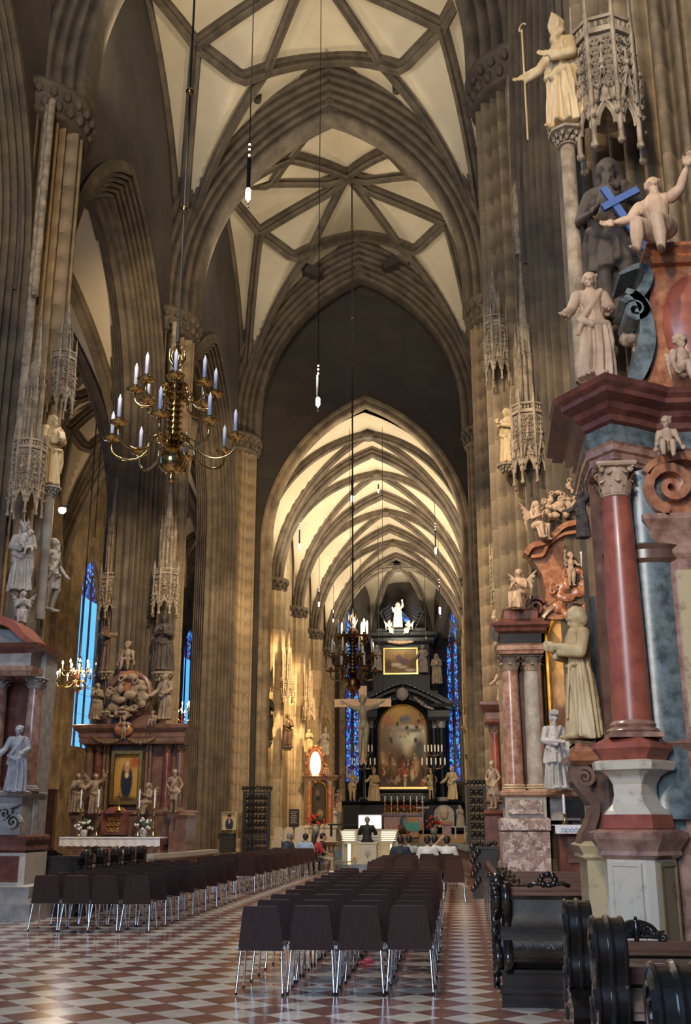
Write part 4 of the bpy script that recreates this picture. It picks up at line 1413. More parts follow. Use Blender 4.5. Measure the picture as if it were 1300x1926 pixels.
# right hand piers
canopy_px('ornate sandstone canopy at the top right over the statue with the blue cross', 1150, 285, 90, None, 10.6, 128, -.25)
statue_px('pier_statue', 'pale yellow bishop statue with a crooked staff at the top right', 'yellow_statue', F_BISH, 1062, 242, 52, 10.6, -.9)
console_px('leafy capital console carrying the bishop statue at the top right', 1066, 250, 10.6, 62, -.6, 'carved', 720)
statue_px('pier_statue', 'dark weathered statue shouldering a blue cross at the top right', 'dark_statue', F_CROSS, 1165, 600, 305, 10.4, -.2)
t = thing('hand_cross', 'small blue cross held by the dark statue at the top right', 'cross', at(1180, 395, y=9.95))
b = MB()
Rc = Matrix.Rotation(-.48, 3, 'Y')
b.box((0, 0, -.16), (.075, .05, .98), 0, 0, -.48)
b.build('upright', 'blue_paint', t)
b = MB()
b.box(Rc @ V(0, 0, .14) + V(0, -.01, 0), (.42, .06, .075), 0, 0, -.48)
b.build('crossbar', 'blue_paint', t)
canopy_px('narrow brown gothic canopy on the left of the second right pier', 936, 712, 612, 500, 20.6, 44, -.8)
statue_px('pier_statue', 'slim yellow-lit statue on the second right pier beside the tall canopy', 'yellow_statue', F_PRAY, 957, 872, 770, 20.5, -.8)  # the yellow lighting is in the statue's colour
console_px('small leafy console under the slim yellow-lit statue', 955, 874, 20.5, 34, -.8)
canopy_px('tall brown gothic canopy with a crocketed spire on the second right pier', 1000, 905, 782, 480, 20.3, 66, -.15)
canopy_px('pinnacled canopy on the third right pier above the gilded console lamp', 945, 1128, 1052, 824, 30.5, 38, -.5)
statue_px('pier_statue', 'weathered statue high on the third right pier beneath the pinnacled canopy', 'buff_statue', F_BOOK, 943, 1215, 1132, 30.6, -.4)
# choir piers
for i, (px, ps, pt, pb, st, sb, D, m) in enumerate(((541, 1165, 1285, 1318, 1343, 1402, 51.0, 'brown_statue'), (581, 1212, 1322, 1352, 1372, 1415, 58.4, 'yellow_statue'), (612, 1250, 1330, 1356, 1372, 1420, 66, 'grey_statue'))):
    canopy_px('golden-lit spired canopy on the %s choir pier from the left gate' % ORD[i], px, pb, pt, ps, D, 24 - 3 * i, .6, 'carved')
    statue_px('choir_statue', 'statue under the spired canopy of the %s choir pier from the left gate' % ORD[i], m, (F_BOOK, F_PRAY, F_BISH)[i], px, sb, st, D, .6)
    console_px('console of the statue on the %s choir pier from the left gate' % ORD[i], px, sb + 1, D, 17 - 2 * i, .6)
statue_px('choir_statue', 'black statue against the golden first choir pier, half hidden by the great pier', 'dark_statue', F_BISH, 499, 1392, 1300, 48.6, .8)
console_px('console under the black statue by the great pier', 499, 1394, 48.6, 24, .8)
canopy_px('dark canopy over the black statue by the great pier', 500, 1298, 1265, 1180, 48.6, 24, .8, 'stone')
for i, (px, ps, pt, pb, sb, st, D) in enumerate(((884, 1135, 1300, 1340, 1420, 1350, 58.15), (893, 1150, 1262, 1310, 1395, 1322, 50.7))):
    canopy_px('gilded canopy on the right choir wall, %s from the far end' % ORD[i], px, pb, pt, ps, D, 22, -.9, 'yellow_statue')
    statue_px('choir_statue', 'pale statue on the right choir wall, %s from the far end' % ORD[i], 'yellow_statue', (F_PRAY, F_BOOK)[i], px, sb, st, D, -.8)
    console_px('console on the right choir wall, %s from the far end' % ORD[i], px, sb + 1, D, 18, -.8)
# ------------------------------------------------------------------ chairs
def outline_round(w0, w1, h, r, n=4):
    """panel outline: bottom width w0, top width w1, rounded top corners"""
    pts = [(-w0 / 2, 0), (w0 / 2, 0)]
    pts += [(w1 / 2 - r + r * cos(a), h - r + r * sin(a)) for a in [PI / 2 * k / n for k in range(n + 1)]]
    pts += [(-w1 / 2 + r - r * sin(a), h - r + r * cos(a)) for a in [PI / 2 * k / n for k in range(n + 1)]]
    return pts
def make_chair():
    t = thing('stacking_chair', '', 'chair')
    b = MB()
    b.prism(outline_round(.465, .365, .43, .035), (0, -.205, .405), (1, 0, 0), V(0, -.16, .987), V(0, -.987, -.16), .014)
    b.build('backrest', 'chair', t)
    b = MB()
    b.loft([[(x, y, z) for x, y in ((-.225, 0), (.225, 0), (.225, .012), (-.225, .012))] for z in (0, 1)])
    b = MB()
    prof = [(-.20, .425), (-.12, .432), (.10, .442), (.19, .440), (.225, .425)]
    b.loft([[(-.225, y, z), (.225, y, z), (.225, y, z + .014), (-.225, y, z + .014)] for y, z in prof])
    b.build('seat', 'chair', t)
    b = MB()
    b.tube([(-.20, -.19, .41), (.20, -.19, .41)], .011, 6)
    b.tube([(-.20, .15, .42), (.20, .15, .42)], .011, 6)
    for s in (-1, 1):
        b.tube([(s * .2, -.19, .41), (s * .2, .15, .42)], .011, 6)
        b.box((s * .232, -.19, .435), (.03, .05, .03))
    b.build('seat_frame', 'chrome', t, .9)
    for s in (-1, 1):
        for f, y0, y1 in ((0, -.19, -.27), (1, .15, .21)):
            b = MB()
            b.tube([(s * .205, y0, .415), (s * .232, y1, .02)], .012, 7)
            b.cur = 1
            b.tube([(s * .232, y1, .022), (s * .2322, y1, 0)], .014, 7)
            b.build('leg', ['chrome', 'rubber'], t, .9)
    return t
proto_chair = make_chair()
first = [True]
rj = random.Random(5)
def chair(x, y, rz, label, group):
    o = proto_chair if first[0] else copy_tree(proto_chair)
    first[0] = False
    o.location = (x, y, 0)
    o.rotation_euler.z = rz
    tag(o, label, 'chair', group)
    return o
COLN = ('leftmost', 'second from the left', 'third from the left', 'rightmost')
for r in range(11):
    for c in range(4):
        jit = rj.uniform(-.03, .03)
        row = 'front' if r == 0 else ORD[r]
        chair(-2.01 + .497 * c + rj.uniform(-.012, .012), 11.54 + (.08 * c if r == 0 else 0) + .93 * r + jit, rj.uniform(-.03, .05),
              'dark brown chair, %s row of the centre block, %s' % (row, COLN[c]), 'chairs of the centre block')
for r in range(5):
    for c in range(4):
        chair(-1.75 + .55 * c, 24.2 + 1.1 * r + rj.uniform(-.04, .04), rj.uniform(-.04, .04),
              'brown chair near the organ console, %s row there, %s' % (ORD[r], COLN[c]), 'chairs near the organ console')
for r in range(8):
    for c in range(4):
        chair(-6.52 + .49 * c + rj.uniform(-.01, .01), 17.5 + .98 * r + rj.uniform(-.03, .03), rj.uniform(-.03, .05),
              'brown chair with shining legs, %s row of the left block, %s' % ('front' if r == 0 else ORD[r], COLN[c]), 'chairs of the left block')
for r in range(10):
    for c in range(3):
        chair(-6.05 + .50 * c + .035 * r, 26.6 + .98 * r + rj.uniform(-.03, .03), rj.uniform(-.03, .05),
              'brown chair of the far left rows, %s row there, %s' % (ORD[r], ('left end', 'middle', 'aisle end')[c]), 'chairs of the far left rows')
tag(MB().box((0, 0, .008), (.19, .14, .016), .2).lathe([(.05, .016), (.06, .04), (.03, .06)], (.02, 0, 0), 8).build('cloth_bag', 'pink', loc=at(690, 1812, z=0)), 'small pink cloth on the floor under the centre chairs', 'cloth')

# ------------------------------------------------------------------ pews
def pew_end_prof(h=1.02, d=.40):
    """S-scrolled bench end in the (y, z) plane, front towards -y"""
    R = PI / 180
    p = [(0, 0), (0, .42), (-.09, .46), (-.12, .50), (-.12, .54), (-.03, .57), (.01, .60)]
    p += [(.075 + .10 * cos(a * R), .70 + .10 * sin(a * R)) for a in range(245, 125, -12)]
    p += [(.10 + .125 * cos(a * R), .895 + .125 * sin(a * R)) for a in range(215, -40, -15)]
    p += [(.205, .76), (.27, .66), (.33, .56), (.38, .46), (.40, .36), (.40, 0)]
    return p
def pew_end(par, x, y, m='wood_dark', th=.145, sc=1.):
    b = MB()
    b.prism([(q[0] * sc, q[1] * sc) for q in pew_end_prof()], (x, y, 0), (0, 1, 0), (0, 0, 1), (1, 0, 0), th)
    for s in (-1, 1):       # carved leaf scrolls on both cheeks
        X = x + s * th / 2
        for cy, cz, r in ((.10, .90, .085), (.08, .70, .065), (.20, .66, .04)):
            b.tube([(X, y + sc * (cy + r * (1 - k / 14) * cos(k * .75)), sc * (cz + r * (1 - k / 14) * sin(k * .75))) for k in range(12)], .014, 5)
        for k in range(7):
            b.ball((X, y + sc * (.20 + .05 * sin(k * 1.5)), sc * (.62 - .075 * k)), (.022, .035, .045), 6)
        b.tube([(X, y + sc * .1, .08), (X, y + sc * .33, .08), (X, y + sc * .33, .40), (X, y + sc * .1, .36)], .014, 4)
    fr = [q for q in pew_end_prof() if q[1] > .58 and q[0] < .23]
    for s in (-1, 1):
        b.tube([(x + s * th * .47, y + q[0] * sc - .004, q[1] * sc) for q in fr], .011, 5)
    b.tube([(x, y + q[0] * sc - .006, q[1] * sc) for q in fr], .016, 6)
    # sloping moulded foot of the end, towards the back
    for k, (dz, w) in enumerate(((.50, .24), (.46, .22), (.42, .2))):
        b.box((x, y - .05 - .02 * k, dz), (w, .12, .03), 0, -.5)
    b.box((x, y + .2, .03), (th + .06, .5, .06))
    return b.build('bench_end', m, par, .5)
def pew(name, label, x0, x1, y, group=None, crest=False, sc=1., both=False):
    t = thing(name, label, 'pew', ((x0 + x1) / 2, y, 0), 0, group)
    L_ = x1 - x0
    b = MB()
    b.box((0, .30, .93), (L_, .07, .05))
    b.box((0, .27, .895), (L_, .04, .03))
    b.build('top_rail', 'wood_red', t)
    b = MB()
    b.box((0, .33, .62), (L_, .03, .56), 0, .1)
    for k in range(max(1, int(L_ / 1.1))):
        b.box((-L_ / 2 + (k + .5) * L_ / max(1, int(L_ / 1.1)), .305, .64), (L_ / max(1, int(L_ / 1.1)) - .16, .02, .34), 0, .1)
    b.build('back_panel', 'wood_dark', t)
    b = MB()
    b.box((0, .56, .45), (L_, .40, .035))
    b.build('bench_seat', 'seat_wood', t)
    b = MB()
    b.box((0, .17, .82), (L_, .22, .025), 0, .25)
    b.box((0, .10, .775), (L_, .03, .07))
    b.build('book_ledge', 'seat_wood', t)
    b = MB()
    b.box((0, .02, .16), (L_, .2, .03), 0, .2)
    b.build('kneeler', 'wood_dark', t)
    pew_end(t, -L_ / 2, .06, sc=sc)
    if both:
        pew_end(t, L_ / 2, .06, sc=sc)
    if crest:
        c = MB()
        cx = crest[0] - (x0 + x1) / 2
        s = crest[1]
        c.tube([(cx + s * .5 * cos(PI - PI * k / 14), .30, .955 + s * (.14 + .30 * sin(PI * k / 14))) for k in range(15)], .022 * s * 2.2, 6)
        for sg in (-1, 1):
            volute(c, (cx + sg * s * .28, .30, .955 + s * .24), (1, 0, 0), s * .16, 1.8, .05, .03 * s * 1.5, -sg, .6)
            volute(c, (cx + sg * s * .62, .30, .955 + s * .10), (1, 0, 0), s * .13, 1.8, .06, .04 * s * 1.5, sg, 1.2)
            c.chain([(cx + sg * s * .12, .28, .97 + s * .06), (cx + sg * s * .4, .28, .97 + s * .05), (cx + sg * s * .58, .28, .97 + s * .02)], [.04 * s, .06 * s, .03 * s], 7)
        c.chain([(cx, .28, .96), (cx, .26, .96 + s * .2), (cx, .27, .96 + s * .42)], [.06 * s, .09 * s, .05 * s], 8)
        for k in range(7):
            c.ball((cx + s * .16 * cos(k * .9), .26, .96 + s * (.16 + .10 * sin(k * .9))), .045 * s, 6)
        c.ball((cx, .28, .96 + s * .50), .05 * s, 8)
        c.prism([(s * .42 * cos(PI * k / 10), s * (.06 + .36 * sin(PI * k / 10))) for k in range(11)], (cx, .31, .955), (1, 0, 0), (0, 0, 1), (0, 1, 0), .04)
        c.build('carved_crest', 'wood_dark', t, .8)
    return t
pew('church_pew', 'worn brown pew nearest the camera at the bottom right corner', .70, 3.2, 3.75, sc=1.17)
pew('church_pew', 'brown pew second from the camera at the lower right', .72, 3.2, 5.55, sc=1.17)
pew('church_pew', 'brown pew with a carved black leaf crest before the marble pedestal', .70, 3.2, 6.75, None, (1.06, .25), sc=1.17)
# closed block of pews further on: bombé back, stepped plinth, carved corner
t = thing('pew_front', 'black carved bulging pew front facing the camera right of the aisle', 'pew', (.9, 10.85, 0))
b = MB()
b.box((0, .10, .06), (1.06, .3, .12))
b.box((0, .07, .14), (1.1, .34, .03))
b.box((0, .12, .22), (1.04, .24, .16))
b.box((0, .09, .31), (1.08, .28, .03))
b.build('plinth', 'wood_dark', t)
b = MB()
pr = [(.02, .33), (-.03, .40), (-.06, .48), (-.04, .58), (.03, .68), (.07, .80), (.09, .93), (.07, .97)]
b.loft([[(-.52, y, z), (.52, y, z), (.52, y + .08, z), (-.52, y + .08, z)] for y, z in pr])
for k in range(9):
    for s in (-1, 1):
        b.chain([(s * (.03 + .045 * k), -.052, .50 + .02 * sin(k)), (s * (.06 + .045 * k), -.056, .53 + .03 * (-1) ** k)], [.009, .005], 5)
b.build('bulging_panel', 'wood_dark', t, .6)
b = MB()
b.box((0, .12, .99), (1.08, .2, .035))
b.box((0, .10, 1.025), (1.02, .12, .03))
b.build('cornice', 'wood_red', t)
b = MB()
for x_, dy in ((-.55, 0.), (-.46, -.05)):
    scrollband(b, [(x_, .14 + dy, 1.08), (x_, .02 + dy, 1.05), (x_, -.03 + dy, .95), (x_, .02 + dy, .84), (x_, .10 + dy, .74), (x_, .10 + dy, .62), (x_, .0 + dy, .52), (x_, -.06 + dy, .43), (x_, -.02 + dy, .34), (x_, .08 + dy, .28)],
               .085, [.03, .06, .08, .07, .05, .06, .08, .09, .07, .03], (1, 0, 0))
for k, (y_, z_, r_) in enumerate(((.10, .98, .06), (.04, .66, .055), (.12, .50, .05), (.06, .22, .07), (.16, .86, .045))):
    volute(b, (-.57, y_, z_), (0, 1, 0), r_, 1.7, .06, .022, 1 if k % 2 else -1, k * 1.3, (1, 0, 0))
for k in range(16):
    z_ = 1.02 - .05 * k
    y_ = .02 + .07 * sin(k * .9)
    b.chain([(-.54 - .03 * (k % 2), y_, z_ + .03), (-.585, y_ - .02, z_ - .01), (-.56, y_ + .03 * (-1) ** k, z_ - .05)], [.018, .024, .008], 6)
b.ball((-.54, .02, 1.10), (.07, .08, .08), 9)
for k in range(6):
    b.ball((-.54 + .06 * cos(k), .04 + .07 * sin(k), 1.10 + .05 * cos(k * 2.1)), .035, 6)
volute(b, (-.56, -.01, .98), (0, 1, 0), .08, 1.8, .07, .03, -1, 0, (1, 0, 0))
volute(b, (-.56, .10, .34), (0, 1, 0), .10, 1.8, .07, .035, 1, 2, (1, 0, 0))
b.tube([(-.53, .2, 1.0), (-.55, .1, .8), (-.53, .05, .6), (-.55, .08, .45), (-.54, .16, .3)], .035, 7)
for k in range(8):
    b.chain([(-.55, .26 + .09 * (k % 4), .25 + .22 * (k // 4)), (-.56, .34 + .08 * (k % 4), .95 - .1 * (k % 4))], [.03, .03], 6)
b.build('carved_corner', 'wood_dark', t, True)
b = MB()
for k in range(9):
    b.ball((-.05 + .07 * cos(k * .8), .10, 1.11 + .05 * sin(k * .8)), .035, 7)
b.tube([(-.25, .1, 1.05), (-.16, .1, 1.08), (-.05, .1, 1.06), (.08, .1, 1.08), (.16, .1, 1.05)], .02, 6)
b.build('carved_crest', 'wood_dark', t, True)
b = MB()
b.box((-.46, 3.7, .55), (.07, 7.0, 1.0))
for k in range(7):
    b.box((-.50, .7 + k, .6), (.03, .7, .6))
b.build('side_panel', 'wood_dark', t)
for k in range(5):
    pew('church_pew', 'dark pew behind the bulging pew front, %s from it' % ORD[k], .62, 2.6, 11.9 + 1.05 * k, 'closed pews on the right')
# far dark bench end by the iron gate on the right
t = thing('pew_front', 'far black pew front below the right iron gate', 'pew', (.62, 25.3, 0))
b = MB()
b.box((0, .1, .1), (.62, .3, .2))
b.box((0, .15, .6), (.56, .2, .9))
b.box((0, .12, 1.08), (.62, .28, .06))
b.build('panel', 'wood_dark', t)
b = MB()
for k in range(10):
    b.ball((-.3 + .06 * (k % 3), -.02, .2 + .1 * k), (.07, .06, .08), 7)
    b.ball((-.22 + .05 * k, .1, 1.16 + .03 * sin(k)), .05, 6)
b.build('carved_corner', 'wood_dark', t, True)
b = MB()
b.box((.05, 2.5, .5), (.5, 4.4, 1.0))
b.build('side_panel', 'wood_dark', t)
# left pews
for k in range(5):
    t = pew('church_pew', 'black pew with scrolled end beyond the left chairs, %s from the camera' % ORD[k], -9.7, -6.85, 19.95 + .9 * k, 'left pews', (-7.9, .34) if k in (1, 4) else False, 1.12, True)
t = thing('pew_front', 'black panelled pew front behind the left chairs', 'pew', (-8.25, 19.85, 0))
b = MB()
b.box((0, 0, .5), (2.7, .08, 1.0))
for k in range(3):
    b.box((-.88 + .88 * k, -.05, .55), (.75, .04, .62))
b.box((0, 0, 1.02), (2.8, .14, .05))
b.build('panel', 'wood_dark', t)

# marble communion rails
def rail(label, pts, h, mr, mb_, n, depth=.26, base=True):
    t = thing('communion_rail', label, 'railing', (pts[0][0], pts[0][1], 0))
    o = V(pts[0][0], pts[0][1], 0)
    b = MB()
    b2 = MB()
    for a, c in zip(pts, pts[1:]):
        A, B_ = V(a[0], a[1], 0) - o, V(c[0], c[1], 0) - o
        d = B_ - A
        m = (A + B_) / 2
        b.box(m + V(0, 0, h - .05), (d.length + .1, depth, .10), math.atan2(d.y, d.x))
        b.box(m + V(0, 0, h - .12), (d.length, depth * .8, .04), math.atan2(d.y, d.x))
        b2.box(m + V(0, 0, .09), (d.length + .1, depth * 1.1, .18), math.atan2(d.y, d.x))
    b.build('hand_rail', mr, t)
    b2.build('plinth', mb_, t)
    bl = MB()
    H = h - .32
    bl.lathe([(.05, 0), (.05, .05), (.03, .08), (.035, .12), (.075, H * .38), (.05, H * .6), (.03, H * .75), (.045, H * .85), (.05, H * .95), (.05, H)], (0, 0, .18), 10)
    me = bl.mesh('baluster', mb_, True)
    for a, c in zip(pts, pts[1:]):
        A, B_ = V(a[0], a[1], 0) - o, V(c[0], c[1], 0) - o
        k = max(2, int((B_ - A).length / .24))
        for i in range(k):
            obj('baluster', me, t, A.lerp(B_, (i + .5) / k))
    return t
rail('white marble communion rail with red balusters before the left pier altar', [(-7.1, 25.2), (-6.8, 27.2), (-6.65, 30.0)], .92, 'white_marble', 'rose_marble', 8)
rail('stone balustrade beside the far right iron gate', [(-.35, 34.5), (.15, 32.5), (.35, 30.5)], 1.0, 'grey_marble', 'brown_marble', 8)
rail('wooden balustrade behind the seated visitors left of the console', [(-5.6, 40.5), (-4.3, 39.0)], .95, 'wood_red', 'wood_red', 8, .12)

# ------------------------------------------------------------------ chandeliers and hanging lamps
def chandelier(label, px, D, ptop, pbot, tiers, lit, pcable, balls=(), candle='candle', group=None, mb_='brass'):
    """brass chandelier: turned stem with a great ball, S arms with drip pans and candles. tiers: (py, radius, n, phase)"""
    p = at(px, pbot, y=D)
    H = zat(px, ptop, D) - p.z
    t = thing('chandelier', label, 'chandelier', p, 0, group)
    b = MB()
    k = H
    b.lathe([(.005, 0), (.035 * k, .02 * k), (.02 * k, .05 * k), (.03 * k, .065 * k), (.05 * k, .085 * k)], (0, 0, 0), 20)
    b.build('finial', mb_, t, True)
    b = MB()
    R = .095 * k
    b.ball((0, 0, .155 * k), R, 24)
    b.build('ball', mb_, t, True)
    b = MB()
    pr = [(.03, .245), (.05, .26), (.03, .275)]
    z = .275
    while z < .66:
        pr += [(.032, z), (.058, z + .012), (.058, z + .022), (.032, z + .035)]
        z += .042
    pr += [(.03, .67), (.09, .69), (.09, .70), (.04, .71), (.055, .74), (.062, .77), (.045, .80), (.02, .82), (.018, .9), (.012, 1.)]
    b.lathe([(r_ * k, z_ * k) for r_, z_ in pr], (0, 0, 0), 18)
    b.build('stem', mb_, t, .7)
    for i in range(8):
        pass
    b = MB()
    for i in range(6):
        a = 2 * PI * i / 6
        b.chain([(.02 * k * cos(a), .02 * k * sin(a), .84 * k), (.055 * k * cos(a), .055 * k * sin(a), .90 * k), (.05 * k * cos(a + .4), .05 * k * sin(a + .4), .97 * k)], [.012 * k, .01 * k, .004 * k], 5)
    b.build('crown_leaves', mb_, t, True)
    for zt, rad, n, ph in tiers:
        z0, R = zt * k, rad * k
        arm, pan, cup = MB(), MB(), MB()
        pts = [(.03 * k, z0 - .02 * k), (.10 * k, z0 + .055 * k), (.17 * k if R > .3 * k else .12 * k, z0 + .01 * k)]
        x0 = pts[-1][0]
        for q in range(9):
            a = PI + PI * q / 8
            pts.append(((x0 + R) / 2 + (R - x0) / 2 * cos(a), z0 - .015 * k + .105 * k * sin(a) * (R - x0) / (.3 * k)))
        pts.append((R, z0 + .03 * k))
        arm.tube([(x, 0, z) for x, z in pts], .0095 * k, 6, ref=(0, 1, 0))
        volute(arm, (.085 * k, 0, z0 + .03 * k), (1, 0, 0), .035 * k, 1.6, .012 * k, .012 * k, -1)
        me_a = arm.mesh('arm', mb_, True)
        pan.lathe([(.012 * k, 0), (.055 * k, .012 * k), (.062 * k, .024 * k), (.056 * k, .026 * k), (.016 * k, .016 * k), (.016 * k, .05 * k), (.02 * k, .055 * k)], (0, 0, 0), 16)
        me_p = pan.mesh('drip_pan', mb_, .8)
        cup.lathe([(.0135 * k, 0), (.0135 * k, .14 * k), (.007 * k, .158 * k), (.001 * k, .175 * k)], (0, 0, 0), 8)
        me_c = cup.mesh('candle', candle, True)
        fl_ = MB()
        fl_.lathe([(.006 * k, 0), (.024 * k, .025 * k), (.018 * k, .06 * k), (.001 * k, .095 * k)], (0, 0, 0), 8)
        me_f = fl_.mesh('bulb', 'flame', True)
        for i in range(n):
            a = ph + 2 * PI * i / n
            ar = obj('arm', me_a, t, (0, 0, 0), a)
            obj('drip_pan', me_p, ar, (R, 0, z0 + .03 * k))
            obj('candle', me_c, ar, (R, 0, z0 + .075 * k))
            if lit:
                obj('bulb', me_f, ar, (R, 0, z0 + .20 * k))
    zc = ceil_z(p.x, D) - p.z
    b = MB()
    b.tube([(0, 0, k), (0, 0, zc)], .02 if D < 20 else .03, 6)
    b.tube([(0, 0, k * 1.02), (0, 0, k * 1.14)], .035, 6)
    b.build('hanging_rod', 'cable', t)
    for py in balls:
        b = MB()
        b.ball((0, 0, zat(px, py, D) - p.z), .075 if D < 20 else .07, 14)
        b.build('rod_ball', mb_, t, True)
    return t
chandelier('large unlit brass chandelier with many white candles hanging left of centre', 322, 15.75, 650, 908, ((.60, .27, 8, .25), (.27, .42, 8, .05)), False, None, (175, 396))
chandelier('lit brass chandelier glowing before the blue aisle window', 146, 40.0, 1232, 1306, ((.55, .42, 6, .3), (.30, .55, 8, .1)), True, 700)
chandelier('lit brass chandelier half hidden behind the second left pier', 364, 50.0, 1312, 1366, ((.55, .42, 6, .3), (.30, .55, 8, .1)), True, 900)
chandelier('dim bronze chandelier with tall candles hanging before the high altar', 664, 39.0, 1152, 1312, ((.66, .17, 8, .2), (.42, .25, 8, .4), (.26, .26, 6, .1)), False, 322, (430, 598, 685, 775, 865, 957, 1052), 'cream', None, 'bronze')
lamp('POINT', at(146, 1250, y=39.6), 260, GOLD, .3)
lamp('POINT', at(366, 1325, y=49.6), 200, GOLD, .3)
def hanging_lamp(label, px, D, p0, p1, pc, lit=(.12, .78), k=1.):
    """slim black tube lamp on a wire: lenses near the top and the bottom"""
    z1, z0 = zat(px, p0, D), zat(px, p1, D)
    p = at(px, p1, y=D)
    t = thing('tube_lamp', label, 'lamp', p)
    h = z1 - z0
    b = MB()
    b.lathe([(.035 * k, .3 * h), (.06 * k, .32 * h), (.06 * k, .78 * h), (.035 * k, .8 * h)], (0, 0, 0), 10)
    b.build('tube', 'iron', t)
    b = MB()
    b.tube([(0, 0, .8 * h), (0, 0, ceil_z(p.x, D) - p.z)], .013, 4)
    b.build('wire', 'cable', t)
    b = MB()
    b.lathe([(.03 * k, .12 * h), (.075 * k, .15 * h), (.075 * k, .29 * h), (.04 * k, .31 * h)], (0, 0, 0), 10)
    b.build('lamp_lens', 'lampglow', t)
    for z in (.0, .06):
        b = MB()
        b.ball((0, 0, z * h + .03), .035 * k, 8)
        b.build('drop', 'chrome', t, True)
    for z in (.83, .92, 1.):
        b = MB()
        b.ball((0, 0, z * h), .032 * k, 8)
        b.build('small_bulb', 'lampglow', t, True)
    return t
LW = [hanging_lamp('slim hanging lamp glowing below the first vault bay, highest of all', 466, 22, 272, 392, -60, k=.8),
      hanging_lamp('slim hanging lamp glowing in front of the dark choir arch wall', 598, 29, 688, 775, 36, k=.8),
      hanging_lamp('slim hanging lamp close to the ball chain under the choir vault', 663, 42, 888, 952, 560, k=.8)]
for i, (px, p0, p1, pc, D, wh) in enumerate(((563, 985, 1040, 870, 52, 'left of the choir vault, nearest'), (600, 1105, 1145, 960, 60, 'left side of the choir'), (627, 1148, 1172, 1010, 67, 'beside the dim chandelier'),
                                   (820, 985, 1050, 845, 52, 'right side of the choir vault, nearest'), (828, 1090, 1165, 900, 63, 'right of the high altar crown'), (712, 900, 930, 862, 58, 'on the choir axis'))):
    hanging_lamp('small tube lamp hanging %s' % wh, px, D, p0, p1, pc, k=.6)
# single wires from the vault
for i, (px, p0, p1, D, wh) in enumerate(((178, 380, 1010, 36, 'through the left aisle arch'), (713, 862, 1230, 66, 'on the choir axis before the altar crown'), (678, 1060, 1220, 70, 'left of the altar crown'), (801, 1040, 1200, 70, 'right of the altar crown'))):
    p = at(px, p1, y=D)
    h = ceil_z(p.x, D) - p.z
    t = thing('hanging_wire', 'thin dark wire hanging %s' % wh, 'wire', p)
    b = MB()
    b.tube([(0, 0, 0), (0, 0, h)], .016, 4)
    b.build('wire', 'cable', t)
    b = MB()
    b.ball((0, 0, 0), .06, 8)
    b.build('end_ball', 'brass', t, True)
# small floods that show as bright points
for i, (px, py, D, wh) in enumerate(((118, 958, 21.5, 'on the first left pier'), (495, 1124, 47.5, 'on the great pier beside the golden choir wall'), (946, 1180, 30, 'gilded bracket lamp on the third right pier'))):
    p = at(px, py, y=D)
    t = thing('flood_lamp', 'small bright flood lamp %s' % wh if i < 2 else 'small gilded bracket lamp on the third right pier', 'lamp', p)
    b = MB()
    b.lathe([(.05, .08), (.09, .05), (.09, .02)], (0, 0, 0), 10)
    b.tube([(0, .05, .08), (0, .3, .2)], .015, 5)
    b.build('housing', 'iron' if i < 2 else 'gold', t)
    b = MB()
    b.ball((0, -.02, -.02), .085, 10)
    b.build('lamp_lens', 'lampglow' if i < 2 else 'gold', t, True)
# ------------------------------------------------------------------ side altars
def candlestick(label, px, ptop, pmid, pbot, D, m='brass', cm='candle', group=None, k=1.):
    p = at(px, pbot, y=D)
    hm, ht = zat(px, pmid, D) - p.z, zat(px, ptop, D) - p.z
    t = thing('candlestick', label, 'candlestick', p, 0, group)
    b = MB()
    b.lathe([(.09 * k, 0), (.085 * k, .03 * hm), (.03 * k, .12 * hm), (.02 * k, .18 * hm), (.045 * k, .26 * hm), (.02 * k, .34 * hm), (.015 * k, .6 * hm), (.03 * k, .68 * hm), (.014 * k, .76 * hm), (.02 * k, .92 * hm), (.07 * k, .96 * hm), (.06 * k, hm)], (0, 0, 0), 10)
    b.build('stick', m, t, .8)
    b = MB()
    b.lathe([(.022 * k, hm), (.022 * k, ht * .97), (.004, ht)], (0, 0, 0), 8)
    b.build('candle', cm, t, .8)
    return t
def bouquet(label, px, py, D, r, mf, group=None, leg=0.):
    t = thing('flower_bouquet', label, 'flowers', at(px, py, y=D), 0, group)
    b = MB()
    b.lathe([(r * .3, -r), (r * .45, -r * .4), (r * .35, -.2 * r)], (0, 0, 0), 10)
    b.build('vase', 'grey', t, True)
    if leg:
        b = MB()
        b.lathe([(r * .4, -leg), (r * .35, -leg + .05), (r * .12, -leg + .12), (r * .12, -r)], (0, 0, 0), 10)
        b.build('flower_stand', 'plain_wood', t, .7)
    b, c = MB(), MB()
    for i in range(34):
        a, e = rj.uniform(0, 6.28), rj.uniform(-.2, 1.4)
        d = V(cos(a) * cos(e), sin(a) * cos(e) * .7, sin(e))
        q = d * r * rj.uniform(.6, 1.1)
        if i % 2:
            b.loft([[q * .3, q * .3 + V(.01, 0, 0), q * .3 + V(0, .01, 0)], [q * .7 + V(-.05 * r, 0, 0), q * .7 + V(.22 * r, 0, 0), q * .7 + V(0, .1 * r, 0)], [q * 1.1, q * 1.1 + V(.01, 0, 0), q * 1.1 + V(0, .01, 0)]])
        else:
            c.ball(q, r * .16, 6)
    o = b.build('leaves', 'leaf', t)
    o['kind'] = 'stuff'
    o = c.build('blossoms', mf, t, True)
    o['kind'] = 'stuff'
    return t

